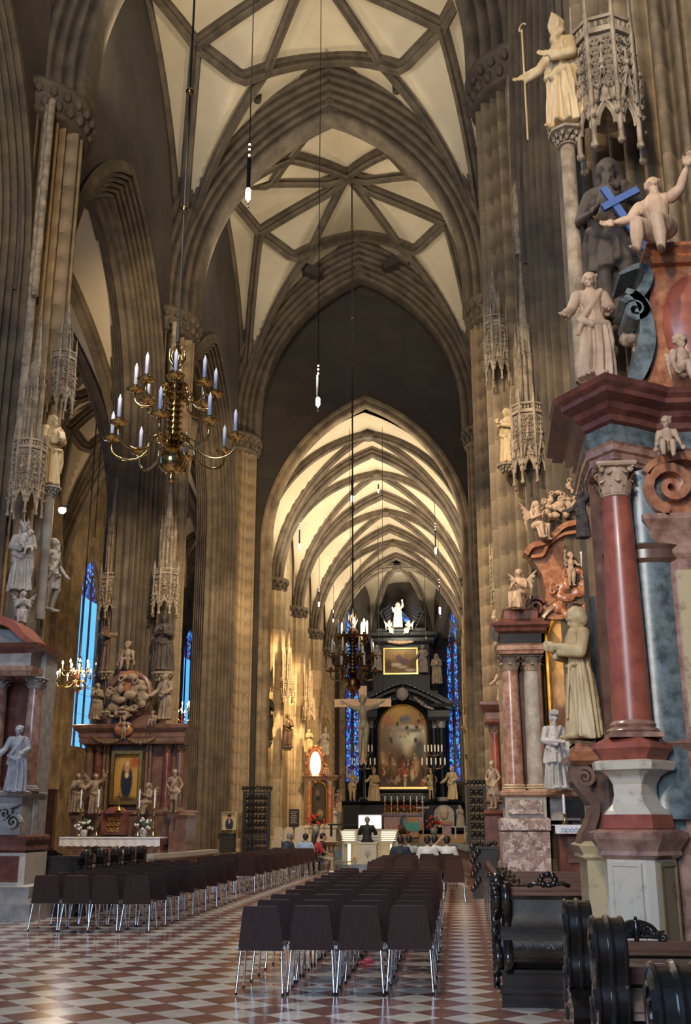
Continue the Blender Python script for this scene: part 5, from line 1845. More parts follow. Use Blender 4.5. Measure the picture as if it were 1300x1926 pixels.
# --- near right altar: red column on a cream pedestal
D0 = 9.3
pc = at(1196, 1500, y=D0 + .1)
zz = lambda py: zat(1196, py, D0)
t = thing('side_altar', 'baroque red and grey marble altar with a red column at the right edge', 'altar', (pc.x, pc.y, 0))
L = lambda px, py, D=D0: at(px, py, y=D) - V(pc.x, pc.y, 0)
def oct_(r, k=.42):
    """square set cornerwise with the corners cut"""
    return [(q[0], q[1]) for q in ((-k * r, -r), (k * r, -r), (r, -k * r), (r, k * r), (k * r, r), (-k * r, r), (-r, k * r), (-r, -k * r))]
def dia(r, k=.12, a=.12):
    return [(cos(a) * x - sin(a) * y, sin(a) * x + cos(a) * y) for x, y in ((-k * r, -r), (k * r, -r), (r, -k * r), (r, k * r), (k * r, r), (-k * r, r), (-r, k * r), (-r, -k * r))]
b = MB()
b.stack(dia(.285), [(.05, 0), (.05, .25), (0, .3), (0, zz(1615))])
b.build('pedestal', 'white_marble', t)
for ang, m in ((PI * 1.25 + .12, 'white_marble'), (PI * 1.75 + .12, 'yellow_marble'), (PI * 1.75 + .12, 'yellow_marble')):  # greyish light left and yellowish light right are put into the face marbles
    d = V(cos(ang), sin(ang), 0)
    s = V(-d.y, d.x, 0)
    b = MB()
    c = d * .228 + V(0, 0, (zz(1615) + .3) / 2)
    hh, w = (zz(1615) - .3) / 2 - .05, .115
    b.prism([(-w, -hh), (w, -hh), (w, hh), (-w, hh)], c, s, (0, 0, 1), d, .03)
    for k in (-1, 1):
        b.prism([(-.014, -hh - .02), (.014, -hh - .02), (.014, hh + .02), (-.014, hh + .02)], c + s * k * (w + .012), s, (0, 0, 1), d, .055)
        b.prism([(-w, -.014), (w, -.014), (w, .014), (-w, .014)], c + V(0, 0, k * (hh + .008)), s, (0, 0, 1), d, .055)
    b.build('pedestal_panel', m, t)
b = MB()
b.stack(dia(.30), [(0, zz(1615)), (.04, zz(1608)), (.03, zz(1600)), (.05, zz(1592)), (.09, zz(1578)), (.10, zz(1566)), (.03, zz(1560))])
b.build('pedestal_cornice', 'rose_marble', t)
b = MB()
b.stack(dia(.285), [(0, zz(1560)), (.01, zz(1558)), (0, zz(1532))])
b.build('red_block', 'red_marble', t)
b = MB()
b.stack(dia(.25), [(.02, zz(1532)), (.0, zz(1525)), (-.05, zz(1512)), (-.07, zz(1495)), (-.065, zz(1475)), (-.03, zz(1460)), (.03, zz(1450))])
b.build('concave_block', 'white_marble', t)
b = MB()
b.stack(dia(.29), [(0, zz(1450)), (.04, zz(1448)), (.05, zz(1434)), (.02, zz(1430))])
b.build('cap_slab', 'white_marble', t)
b = MB()
b.stack(dia(.27), [(0, zz(1430)), (.02, zz(1420)), (.06, zz(1408)), (.05, zz(1398)), (-.02, zz(1390)), (-.06, zz(1384))])
b.build('column_plinth', 'red_marble', t)
cc = L(1178, 1200, D0 + .08)
column(t, cc.x, cc.y, zz(1388), zat(1150, 872, D0), .165, 'red_marble', 'sand_statue', .13, .06, 'rose_marble', 28, .76)
# wings of the altar wall
wall = MB()
wall.stack([(-.15, .46), (.30, .55), (2.2, .55), (2.2, 1.3), (-.1, 1.3)], [(0, 0), (0, zat(1150, 700, D0))])
wall.build('back_wall', 'brown_marble', t)
b = MB()
x0 = L(1235, 1200, D0 + .45)
zb0, zb1 = zat(1235, 1545, D0), zat(1235, 862, D0)
b.lathe([(.30, 0), (.30, zb0), (.38, zb0 + .02), (.38, zb0 + .12), (.33, zb0 + .2), (.32, zb1)], (x0.x - .03, .40, 0), 30)
b.build('grey_column', 'grey_marble', t, .6)
b = MB()
zr = zat(1230, 1020, D0)
b.lathe([(.32, zr - .14), (.36, zr - .10), (.36, zr - .02), (.39, zr + .02), (.32, zr + .05)], (x0.x - .03, .40, 0), 30)
b.build('column_ring', 'brown_marble', t, .6)
b = MB()
xl, xr = L(1268, 1300).x, L(1268, 1300).x + .8
zk = lambda py: zat(1280, py, D0)
b.stack(rect(xl, .12, xr, .6), [(.05, 0), (.05, zk(1610)), (.08, zk(1580)), (.0, zk(1560)), (0, zk(1410)), (.07, zk(1395)), (.0, zk(1385)), (0, zk(1040)), (.03, zk(1030)), (.03, zk(1012)), (.06, zk(990)), (.12, zk(968)), (.12, zk(958)), (0, zk(955))])
b.build('pilaster', 'rose_marble', t)
b = MB()
b.box(((xl + xr) / 2 + .05, .10, zk(1210)), (.6, .04, zk(1060) - zk(1360)))
b.build('pilaster_panel', 'yellow_marble', t)
b = MB()
vz = zk(955)
volute(b, (xl + .16, .2, zk(905)), (1, 0, 0), .24, 1.5, .4, .10, -1, -1.4)
scrollband(b, [(xl - .06, .2, zk(880)), (xl + .02, .2, zk(862)), (xl + .25, .2, zk(850)), (xl + .5, .2, zk(858)), (xl + .9, .2, zk(845))], .4, .07, (0, 1, 0))
b.box((xl + .4, .25, (zk(955) + zk(870)) / 2), (.65, .25, zk(870) - zk(955)))
b.build('scroll', 'orange_marble', t, .7)
# entablature, breaking forward over the column
zu = lambda py: zat(1150, py, D0)
Epl = [(cc.x - .19, .14), (cc.x - .01, -.13), (cc.x + .24, .02), (cc.x + .42, .16), (2.3, .16), (2.3, 1.3), (cc.x - .16, 1.3), (cc.x - .19, .5)]
b = MB()
b.stack(Epl, [(-.02, zu(872)), (-.02, zu(866)), (.0, zu(864)), (.0, zu(852)), (.03, zu(849)), (.03, zu(838)), (.05, zu(834))])
b.build('architrave', 'rose_marble', t)
b = MB()
b.stack(Epl, [(.0, zu(834)), (-.01, zu(815)), (.02, zu(800))])
b.build('frieze', 'grey_marble', t)
b = MB()
b.stack(Epl, [(.0, zu(800)), (.05, zu(795)), (.06, zu(785)), (.12, zu(778)), (.14, zu(768)), (.24, zu(760)), (.24, zu(751)), (.29, zu(745)), (.31, zu(736)), (.06, zu(732))])
b.build('cornice', 'red_dark', t)
b = MB()
b.stack([(cc.x - .22, .06), (cc.x - .01, -.12), (cc.x + .26, .04), (cc.x + .2, .5), (cc.x - .26, .5)], [(.06, zu(733)), (.06, zu(726)), (.0, zu(722)), (-.03, zu(712))])
b.build('statue_base', 'white_marble', t)
# broken scroll pediment rising to the right
D1 = 9.5
S = lambda px, py: V(L(px, py, D1).x, .35, zat(px, py, D1))
b = MB()
scrollband(b, [S(1180, 738), S(1205, 690), S(1218, 640), S(1215, 590), S(1200, 558), S(1178, 545)], .5, [.10, .16, .16, .12, .09, .05], (0, 1, 0))
volute(b, S(1196, 580), (1, 0, 0), .14, 1.7, .5, .07, -1, .6)
scrollband(b, [S(1196, 560), S(1215, 535), S(1220, 510), S(1200, 500), S(1165, 515)], .5, [.10, .10, .08, .06, .03], (0, 1, 0))
b.build('scroll_pediment', 'grey_marble', t, .8)
b = MB()
bl = [S(1200, 738), S(1228, 690), S(1234, 620), S(1226, 560), S(1228, 510), S(1236, 470), S(1330, 470), S(1400, 738)]
b.prism([(p.x, p.z) for p in bl][::-1], (0, .45, 0), (1, 0, 0), (0, 0, 1), (0, 1, 0), .45)
b.build('pediment_block', 'orange_marble', t)
b = MB()
sp = S(1320, 600)
b.ball((sp.x, .25, sp.z), (.36, .12, .56), 16)
b.build('cartouche', 'red_marble', t, True)
b = MB()
p0, p1 = S(1228, 462), S(1400, 462)
b.stack(rect(p0.x, .14, p1.x, .7), [(0, zat(1260, 490, D1)), (.04, zat(1260, 482, D1)), (.0, zat(1260, 474, D1)), (.07, zat(1260, 464, D1)), (.07, zat(1260, 458, D1)), (0, zat(1260, 455, D1))])
b.build('upper_cornice', 'orange_marble', t)
# monk's bracket
b = MB()
q = L(1108, 1400, 9.9)
zm = lambda py: zat(1108, py, 9.9)
b.stack(rect(q.x - .13, .45, q.x + .2, .95), [(0, zm(1402)), (0, zm(1398))])
b.stack(rect(q.x - .14, .42, q.x + .22, .95), [(-.02, zm(1440)), (.06, zm(1432)), (.07, zm(1424)), (.0, zm(1414)), (-.01, zm(1404)), (-.01, zm(1398))])
b.build('bracket_top', 'orange_marble', t)
b = MB()
scrollband(b, [(q.x - .11, .66, zm(1440)), (q.x - .14, .66, zm(1462)), (q.x - .06, .66, zm(1488)), (q.x + .02, .66, zm(1515)), (q.x - .02, .66, zm(1550)), (q.x - .08, .66, zm(1575)), (q.x - .1, .66, zm(1600))], .4, .08, (0, 1, 0))
volute(b, (q.x - .06, .66, zm(1462)), (1, 0, 0), .09, 1.8, .42, .04, -1, 1.2)
b.box((q.x + .12, .75, zm(1520)), (.22, .35, zm(1440) - zm(1600)))
b.build('scroll_bracket', 'brown_marble', t, .7)
b = MB()
b.stack(rect(q.x - .09, .4, q.x + .3, 1.), [(.03, 0), (.0, .1), (0, zm(1618)), (.04, zm(1612)), (.03, zm(1606)), (.07, zm(1590)), (0, zm(1582))])
b.build('side_pedestal', 'yellow_marble', t)
b = MB()
b.box((q.x + .25, .9, (zm(1400) + zm(1110)) / 2), (.22, .2, zm(1110) - zm(1400)))
b.box((q.x + .13, .92, (zm(1400) + zm(1140)) / 2), (.05, .2, zm(1140) - zm(1400)))
b.build('dark_pilaster', 'black_marble', t)
statue_px('monk_statue', 'large ochre stone monk in profile with joined hands beside the red column', 'yellow_statue', F_MONK, 1098, 1390, 1146, 9.85, -PI / 2 + .25)
statue_px('youth_statue', 'pale pink sandstone youth in draped robe standing on the red cornice', 'sand_statue', F_YOUTH, 1121, 714, 516, 9.35, .1)
statue_px('seated_statue', 'pale seated muscular old man high on the right altar pediment', 'sand_statue', F_SITUP, 1243, 498, 336, 9.3, -.55, k=.79)
statue_px('putto_statue', 'pale seated putto on the orange scroll at the right edge', 'sand_statue', F_PUTTO, 1259, 868, 786, 9.25, -.2, k=.80)
statue_px('putto_statue', 'pale putto head and arms at the extreme right below the seated old man', 'sand_statue', F_PUTTO, 1288, 735, 632, 9.2, .5, k=.80)
relief('flower_heap', 'buff_statue', CL1, None, at(1178, 640, y=9.9), .55)
tag(COL.objects[-1], 'weathered carved rosette heap behind the youth statue on the altar', 'ornament')

statue_px('flying_putto', 'blackened carved putto reaching left beside the red column capital', 'dark_statue', F_ANGEL, 1098, 1012, 925, 9.95, -.9)
# --- second right altar
D1 = 19.6
O = at(1030, 1600, y=D1)
t = thing('side_altar', 'marble altar with paired columns and a gold-framed arched painting, second on the right', 'altar', (O.x, D1, 0))
P2 = lambda px, py, D=D1: at(px, py, y=D) - V(O.x, D1, 0)
def blk(name, m, x0, x1, prof, pyref, dep=1.0, yo=0., smooth=False):
    b = MB()
    A, B_ = P2(x0, pyref, D1 + yo), P2(x1, pyref, D1 + yo)
    b.stack(rect(A.x, yo, B_.x, yo + dep), [(o, zat((x0 + x1) / 2, py, D1 + yo)) for o, py in prof])
    return b.build(name, m, t, smooth)
b = MB()
A = P2(944, 1560)
B_ = P2(1034, 1560)
b.stack(rect(A.x, 0, B_.x, 1.2), [(0, 0), (0, zat(990, 1566, D1)), (-.02, zat(990, 1564, D1))])
b.build('breccia_base', 'breccia', t)
blk('base_course', 'breccia', 944, 1034, [(0, 1563), (.02, 1561), (.02, 1542), (-.01, 1538)], 1550)
blk('base_panel', 'grey_statue', 950, 1028, [(0, 1538), (0, 1496)], 1510)
b = MB()
for a_, c_ in ((956, 1020),):
    box_l, box_r = P2(a_, 1518), P2(c_, 1518)
    b.box(((box_l.x + box_r.x) / 2, -.02, zat(990, 1518, D1)), (box_r.x - box_l.x, .05, .24))
b.build('inset_panel', 'breccia', t)
blk('base_cornice', 'rose_marble', 946, 1110, [(0, 1499), (.05, 1495), (.06, 1489), (0, 1486)], 1490, 1.1)
for px in (966, 1009):
    c = P2(px, 1380)
    column(t, c.x, .35, zat(px, 1487, D1), zat(px, 1228, D1), .175, 'rose_marble' if px < 990 else 'grey_statue', 'buff_statue', .12, .05, 'buff_statue', 18, .86)
b = MB()
A, B_ = P2(985, 1380), P2(1040, 1380)
b.box(((A.x + B_.x) / 2 + .1, .8, zat(1000, 1360, D1)), (1.1, .2, 2.6))
b.build('back_pilaster', 'red_dark', t)
blk('architrave', 'rose_marble', 938, 1022, [(0, 1229), (.01, 1224), (.03, 1222), (.03, 1214), (.05, 1211)], 1220)
blk('frieze_block', 'black_marble', 940, 1020, [(-.01, 1211), (-.01, 1190)], 1200)
blk('cornice', 'red_dark', 938, 1020, [(0, 1191), (.06, 1187), (.08, 1181), (.14, 1177), (.15, 1171), (.02, 1168), (-.02, 1162)], 1180)
blk('scroll_base', 'red_dark', 948, 1012, [(0, 1164), (0, 1148), (.02, 1146)], 1155, .8)
b = MB()
c = P2(1008, 1128)
volute(b, (c.x, .4, zat(1008, 1138, D1)), (1, 0, 0), .2, 1.8, .5, .07, 1, .4)
b.build('scroll', 'red_dark', t, .8)
# orange gable, arch and painting
g = [(1018, 1160), (1030, 1112), (1022, 1075), (1006, 1050), (996, 1038), (1000, 1022), (1032, 1012), (1060, 985), (1100, 975), (1140, 985), (1160, 1160)]
b = MB()
b.prism([(P2(a, c_).x, zat(a, c_, D1)) for a, c_ in g][::-1], (0, .5, 0), (1, 0, 0), (0, 0, 1), (0, 1, 0), .5)
b.build('gable', 'orange_marble', t)
b = MB()
scrollband(b, [(P2(a, c_).x, .25, zat(a, c_, D1)) for a, c_ in ((990, 1040), (1002, 1024), (1030, 1016), (1046, 1000), (1066, 985), (1100, 978))], .4, .10, (0, 1, 0))
scrollband(b, [(P2(a, c_).x, .25, zat(a, c_, D1)) for a, c_ in ((1000, 1044), (1022, 1040), (1032, 1022), (1060, 1002), (1100, 996))], .3, .06, (0, 1, 0))
b.build('gable_moulding', 'orange_marble', t, .8)
xm0, xm1 = P2(1040, 1300).x, P2(1136, 1300).x
z0p, z1p = zat(1080, 1484, D1), zat(1080, 1150, D1)
painting('canvas', t, xm0, xm1, z0p, z1p, .35,
         [(.5, .85, .6, .25, (.55, .30, .10), .6), (.3, .75, .3, .2, (.50, .27, .09), .5), (.3, .3, .35, .3, (.10, .05, .03), .5), (.55, .45, .2, .25, (.16, .08, .05), .4), (.2, .55, .15, .1, (.35, .2, .1), .4)],
         (xm1 - xm0) / 2, 30, (.16, .09, .05), 'gold', .09, 3, 1.5)
b = MB()
xmm, hw = (xm0 + xm1) / 2, (xm1 - xm0) / 2
for o, y, m in ((.24, .30, 0), (.34, .36, 0)):
    b.sweep([(xmm - hw - o, y, z0p)] + [(xmm + (hw + o) * cos(PI - PI * k / 18), y, z1p - hw + (hw + o) * sin(PI * k / 18)) for k in range(19)] + [(xmm + hw + o, y, z0p)],
            [(-.10, 0), (-.12, .05), (-.06, .09), (.1, .1), (.1, 0)], (0, 1, 0))
b.build('arch_moulding', 'brown_marble', t, .7)
b = MB()
for i in range(2):
    q = P2(1050 + 32 * i, 1120)
relief('cloud_relief', 'orange_marble', CL2, t, (P2(1080, 1090).x, .22, zat(1080, 1110, D1)), (.9, .4, .9))
relief('putto_relief', 'sand_statue', F_PUTTOUP, t, (P2(1078, 1110).x, .10, zat(1078, 1100, D1)), .62, .3)
relief('cloud', 'sand_statue', CL1, t, (P2(1085, 960).x, .1, zat(1085, 948, D1)), (.75, .6, .75))
relief('cloud', 'sand_statue', CL2, t, (P2(1046, 945).x, .15, zat(1046, 945, D1)), (.55, .5, .5))
relief('cloud', 'sand_statue', CL1, t, (P2(1090, 905).x, .25, zat(1090, 905, D1)), (.45, .4, .55))
statue_px('angel_statue', 'pale winged angel reclining on the orange gable of the second right altar', 'sand_statue', F_KNEEL, 1012, 1020, 940, 19.4, .6, k=.82)
statue_px('seated_statue', 'small pale seated woman on the scroll of the second right altar', 'sand_statue', F_KNEEL, 980, 1150, 1070, 19.5, -.5, k=.8)
b = MB()
A, B_ = P2(1036, 1500), P2(1140, 1500)
b.box(((A.x + B_.x) / 2, .45, zat(1080, 1512, D1)), (B_.x - A.x, .5, zat(1080, 1488, D1) - zat(1080, 1550, D1)))
b.build('gradine', 'grey_statue', t)
b = MB()
b.box((P2(1082, 1518).x, .18, zat(1082, 1520, D1)), (.32, .08, .3))
b.build('gradine_panel', 'black_marble', t)
b = MB()
A, B_ = P2(1046, 1560, 19.0), P2(1140, 1560, 19.0)
b.box(((A.x + B_.x) / 2, -.3, zat(1080, 1568, 19.) / 2), (B_.x - A.x - .1, .6, zat(1080, 1568, 19.)))
b.build('altar_table', 'red_dark', t)
b = MB()
b.box(((A.x + B_.x) / 2, -.62, zat(1080, 1598, 19.) - .0), (B_.x - A.x - .35, .05, .42))
b.build('table_panel', 'brown_marble', t)
l = thing('altar_cloth', 'white lace altar cloth on the second right altar', 'cloth', at(1092, 1568, y=18.7))
b = MB()
A, B_ = at(1045, 1560, y=18.7), at(1140, 1560, y=18.7)
b.grid(40, 3, lambda u, v: ((B_.x - A.x) * (u - .5), -.03 + .012 * sin(u * 60) * v, .13 * (1 - v)))
b.box((0, .3, .135), (B_.x - A.x, .66, .012))
b.build('linen', 'linen', l, .7)
b = MB()
for i in range(9):
    b.tube([((B_.x - A.x) * (-.34 + .085 * i) + .03 * cos(k), -.045, .06 + .03 * sin(k)) for k in [j * .8 for j in range(9)]], .006, 4)
b.build('embroidery', 'sky', l)
statue_px('bishop_statue', 'white marble cleric in biretta and cape beside the second right altar columns', 'blue_statue', F_CANON, 1048, 1484, 1343, 19.2, .25)
candlestick('white altar candle on the second right altar', 1063, 1494, 1530, 1552, 18.8, 'brass')
t2 = thing('sanctuary_lamp', 'hanging gilt glass lamp before the second right altar gable', 'lamp', at(1100, 1072, y=18.5))
b = MB()
b.lathe([(.03, 0), (.09, .02), (.10, .04)], (0, 0, 0), 12)
for k in range(3):
    a = k * 2.1
    b.tube([(.09 * cos(a), .09 * sin(a), .04), (.05 * cos(a), .05 * sin(a), .35), (0, 0, .75)], .008, 4)
b.build('bracket', 'gold', t2, .8)
b = MB()
b.lathe([(.07, .04), (.06, .30), (.07, .32)], (0, 0, 0), 12)
b.build('glass', 'cream', t2, True)

# --- third right altar, seen edge on
D1 = 30.2
O = at(935, 1600, y=D1)
t = thing('side_altar', 'narrow red-columned altar on the right, third from the camera', 'altar', (O.x, D1, 0))
P2 = lambda px, py, D=D1: at(px, py, y=D) - V(O.x, D1, 0)
blk('base', 'brown_marble', 918, 960, [(.05, 1640), (0, 1600), (0, 1512), (.06, 1508), (0, 1504)], 1550)
for px in (932, 950):
    c = P2(px, 1400)
    column(t, c.x, .3, zat(px, 1505, D1), zat(px, 1360, D1), .14, 'red_marble', 'rose_marble', .14, .06, None, 14)
blk('entablature', 'red_dark', 914, 962, [(0, 1362), (.04, 1358), (.02, 1352), (.02, 1340), (.1, 1334), (.16, 1326), (.16, 1320), (0, 1317)], 1340)
statue_px('altar_statue', 'buff twisting statue before the third right altar, beside the iron gate', 'buff_statue', F_HIP, 929, 1522, 1432, 29.7, -.7)
statue_px('altar_statue', 'pale statue on top of the third right altar', 'sand_statue', F_YOUTH, 944, 1318, 1258, 30.3, -.3)
b = blk('statue_pedestal', 'red_dark', 914, 945, [(.03, 1640), (0, 1630), (0, 1535), (.06, 1530), (0, 1523)], 1570, .6, -.8)

# --- left altar in front of the second left pier
D1 = 30.3
O = at(240, 1610, y=D1)
t = thing('side_altar', 'brown marble altar with a gold-framed painting before the second left pier', 'altar', (O.x, D1, 0))
P2 = lambda px, py, D=D1: at(px, py, y=D) - V(O.x, D1, 0)
blk('altar_table', 'rose_marble', 128, 300, [(.05, 1650), (.05, 1628), (0, 1624), (0, 1590), (.05, 1587)], 1600, .8, -.9)
b = MB()
c = P2(205, 1605, D1 - .9)
b.tube([(c.x + .55 * cos(PI * k / 12), -.93, zat(205, 1625, D1 - .9) + .48 * sin(PI * k / 12)) for k in range(13)], .035, 5)
b.build('table_arch', 'white_marble', t)
blk('podium', 'brown_marble', 152, 350, [(.05, 1660), (.0, 1640), (0, 1535), (.05, 1531), (.06, 1527), (0, 1524)], 1560, 1.2)
blk('podium_wing', 'brown_marble', 318, 350, [(.06, 1660), (.04, 1640), (0, 1590), (0, 1540), (.06, 1533), (0, 1528)], 1560, .8, -.35)
blk('back_wall', 'brown_marble', 162, 340, [(0, 1526), (0, 1400)], 1460, .9, .35)
for px in (160, 178, 309, 333):
    c = P2(px, 1460)
    column(t, c.x, .28, zat(px, 1527, D1), zat(px, 1398, D1), .135, 'red_dark' if px in (178, 309) else 'brown_marble', 'brown_statue', .13, .06, None, 14)
blk('entablature', 'brown_marble', 152, 345, [(0, 1399), (.03, 1395), (.03, 1388), (.05, 1386), (.05, 1378), (.12, 1374), (.18, 1370), (.20, 1364), (.02, 1361)], 1380, 1.1)
blk('attic', 'brown_marble', 185, 300, [(0, 1362), (0, 1345), (.05, 1340)], 1350, .7, .2)
x0, x1 = P2(211, 1460).x, P2(257, 1460).x
painting('canvas', t, x0, x1, zat(234, 1506, D1), zat(234, 1418, D1), .22,
         [(.5, .5, .9, .9, (.36, .21, .05), .9), (.5, .42, .28, .46, (.015, .02, .035), .25), (.5, .72, .16, .16, (.30, .19, .10), .5), (.5, .80, .09, .08, (.45, .30, .18), .5), (.2, .85, .2, .1, (.35, .2, .09), .5),
          (.8, .82, .2, .14, (.28, .07, .035), .4), (.5, .55, .10, .08, (.5, .36, .16), .5), (.5, .02, .7, .1, (.05, .03, .02), .6)], 0, 34, (.25, .14, .04), 'gold', .10, 4, 1.35)
b = MB()
for o in (.22, .32):
    for s in (-1, 1):
        b.box(((x0 + x1) / 2 + s * ((x1 - x0) / 2 + o), .25, zat(234, 1460, D1)), (.07, .16, 1.9))
garland(b, (P2(178, 1385).x, -.05, zat(178, 1388, D1)), (P2(232, 1385).x, -.05, zat(232, 1388, D1)), .12, .07)
garland(b, (P2(240, 1385).x, -.05, zat(240, 1388, D1)), (P2(292, 1385).x, -.05, zat(292, 1388, D1)), .12, .07)
b.build('garland', 'brown_statue', t, .7)
b = MB()
b.tube([(P2(240, 1300).x + .62 * cos(PI * (.9 - 1.3 * k / 14)), .2, zat(240, 1305, D1) + .62 * sin(PI * (.9 - 1.3 * k / 14))) for k in range(15)], .10, 8)
b.build('crowning_ring', 'brown_marble', t, True)
relief('cloud', 'dim_statue', CL2, t, (P2(236, 1310).x, .05, zat(236, 1308, D1)), (1.15, .8, 1.15))
relief('cloud', 'dim_statue', CL1, t, (P2(228, 1335).x, -.05, zat(228, 1340, D1)), (.95, .6, .5))
b = MB()
b.ball((P2(235, 1370).x, -.12, zat(235, 1372, D1)), (.3, .12, .22), 12)
b.build('cartouche', 'orange_marble', t, True)
b = MB()
A = P2(220, 1550)
b.box((A.x, -.15, zat(220, 1548, D1)), (.7, .35, .62))
b.lathe([(.36, 0), (.33, .06), (.2, .16), (.05, .2)], (A.x, -.15, zat(220, 1530, D1)), 14)
b.build('tabernacle', 'red_dark', t)
b = MB()
tracery_panel(b, (A.x, -.34, zat(220, 1550, D1)), (1, 0, 0), .34, .44, 3, .014)
b.build('tabernacle_door', 'gold', t)
for nm, lb, f, px, pb, pt, m, rz, k, D in (('angel_statue', 'grey kneeling angel left of the gold-framed painting', F_ANGEL, 176, 1530, 1456, 'dim_statue', .5, 1.0, 29.9),
                               ('angel_statue', 'grey kneeling winged angel right of the gold-framed painting', F_KNEEL, 277, 1532, 1470, 'dim_statue', -.6, .82, 29.9),
                               ('altar_statue', 'grey man with hand on hip at the right end of the left altar', F_HIP, 326, 1529, 1448, 'dim_statue', .1, 1., 29.7),
                               ('altar_statue', 'worn grey statue at the left end of the left altar', F_PRAY, 143, 1528, 1456, 'dim_statue', .4, 1., 29.9),
                               ('altar_statue', 'buff statue standing on the left altar cornice, right side', F_YOUTH, 308, 1354, 1268, 'dim_statue', -.3, 1., 30.4),
                               ('altar_statue', 'buff statue standing on the left altar cornice, left side', F_PRAY, 180, 1354, 1286, 'dim_statue', .3, 1., 30.4),
                               ('putto_statue', 'small buff putto crowning the left altar', F_PUTTO, 238, 1262, 1208, 'dim_statue', 0, .8, 30.6),
                               ('putto_statue', 'small buff putto sitting at the right of the left altar cornice', F_PUTTO, 287, 1366, 1338, 'dim_statue', -.4, .8, 30.1),
                               ('putto_statue', 'small buff putto with raised arm under the crowning clouds of the left altar', F_PUTTOUP, 232, 1390, 1350, 'dim_statue', 0, 1., 30.0)):
    statue_px(nm, lb, m, f, px, pb, pt, D, rz, None, k)
b = MB()
pp = P2(237, 1262)
b.box((pp.x, .3, zat(237, 1280, D1)), (.45, .4, zat(237, 1262, D1) - zat(237, 1300, D1)))
b.build('crowning_block', 'orange_marble', t)
blk('end_pedestal', 'brown_marble', 131, 152, [(.05, 1640), (0, 1620), (0, 1540), (.05, 1534), (0, 1528)], 1560, .7, -.3)
l = thing('altar_cloth', 'long white linen cloth hanging over the left pier altar table', 'cloth', at(207, 1575, y=29.3))
A, B_ = at(113, 1575, y=29.3), at(302, 1575, y=29.3)
b = MB()
b.grid(60, 3, lambda u, v: ((B_.x - A.x) * (u - .5), -.05 + .02 * sin(u * 70) * v, -.02 - .21 * v + (.012 * sin(u * 90) if v == 1 else 0)))
b.box((0, .35, -.01), (B_.x - A.x, .84, .03))
b.build('linen', 'linen', l, .7)
for i, px in enumerate((148, 181, 259, 288)):
    candlestick('tall white candle on the left pier altar, %s from the left' % ORD[i], px, 1484, 1518, 1572, 29.5, 'brass', 'candle', 'candles on the left pier altar')
bouquet('white flowers in a pot on the left end of the left pier altar', 158, 1557, 29.5, .26, 'white')
bouquet('white flowers in a pot on the right end of the left pier altar', 270, 1556, 29.5, .26, 'white')
l = thing('altar_cross', 'small gilt cross standing before the gold-framed painting', 'cross', at(223, 1524, y=29.8))
b = MB()
b.lathe([(.09, 0), (.03, .1), (.02, .14)], (0, 0, 0), 10)
b.box((0, 0, .30), (.035, .03, .36))
b.box((0, 0, .36), (.22, .03, .035))
b.build('cross', 'gold', l)

# --- altar at the left edge
D1 = 18.7
O = at(30, 1720, y=D1)
t = thing('side_altar', 'blue-lit marble altar with a red curved pediment at the left edge', 'altar', (O.x, D1, 0))
P2 = lambda px, py, D=D1: at(px, py, y=D) - V(O.x, D1, 0)
blk('foot', 'grey_statue', -150, 52, [(.06, 1735), (.06, 1700), (.0, 1690), (.0, 1668)], 1700)
blk('pedestal', 'white_marble', -150, 46, [(.03, 1668), (.0, 1664), (0, 1604)], 1640)
b = MB()
b.box((P2(-60, 1635).x, -.02, zat(0, 1634, D1)), (P2(35, 1635).x * 2 - P2(-60, 1635).x * 2, .06, .42))
b.build('red_panel', 'red_dark', t)
blk('dado_cornice', 'red_dark', -150, 46, [(0, 1604), (.05, 1598), (.03, 1590), (.06, 1580), (.06, 1574), (0, 1570)], 1590)
blk('ornate_block', 'grey_statue', -150, 40, [(0, 1570), (0, 1500), (.05, 1496), (.06, 1490), (0, 1487)], 1530)
b = MB()
for k in range(2):
    volute(b, (P2(14 + 16 * k, 1532).x, -.08, zat(20, 1530 + 16 * k, D1)), (1, 0, 0), .14, 1.6, .12, .05, 1 if k else -1)
garland(b, (P2(-20, 1510).x, -.08, zat(0, 1512, D1)), (P2(38, 1510).x, -.08, zat(30, 1512, D1)), .05, .06)
b.build('carved_swag', 'grey_statue', t, .8)
for px in (40, -30):
    c = P2(px, 1400)
    column(t, c.x, .45, zat(px, 1487, D1), zat(px, 1270, D1), .15, 'rose_marble', 'grey_statue', .1, .05, 'grey_statue', 16)
blk('back_pilaster', 'grey_statue', 56, 74, [(.0, 1735), (0, 1228)], 1400, .6, .5)
b = MB()
b.box((P2(-60, 1380).x, .85, zat(0, 1380, D1)), (1.8, .2, zat(0, 1270, D1) - zat(0, 1487, D1)))
b.build('dark_back', 'red_dark', t)
blk('architrave', 'rose_marble', -150, 58, [(0, 1272), (.02, 1266), (.04, 1262), (.04, 1254)], 1262)
blk('frieze', 'grey_statue', -150, 58, [(0, 1254), (0, 1228)], 1240)
blk('cornice', 'red_dark', -150, 58, [(0, 1230), (.06, 1225), (.14, 1220), (.18, 1213), (.05, 1210)], 1220)
b = MB()
scrollband(b, [(P2(a, c_).x, .4, zat(a, c_, D1)) for a, c_ in ((78, 1212), (60, 1208), (42, 1195), (26, 1178), (8, 1168), (-20, 1164), (-60, 1164))], .9, [.05, .08, .12, .15, .16, .16, .16], (0, 1, 0))
b.build('curved_pediment', 'red_marble', t, .8)
b = MB()
b.prism([(P2(a, c_).x, zat(a, c_, D1)) for a, c_ in ((50, 1210), (30, 1192), (10, 1180), (-60, 1176), (-60, 1210))][::-1], (0, .5, 0), (1, 0, 0), (0, 0, 1), (0, 1, 0), .5)
b.build('tympanum', 'grey_statue', t)
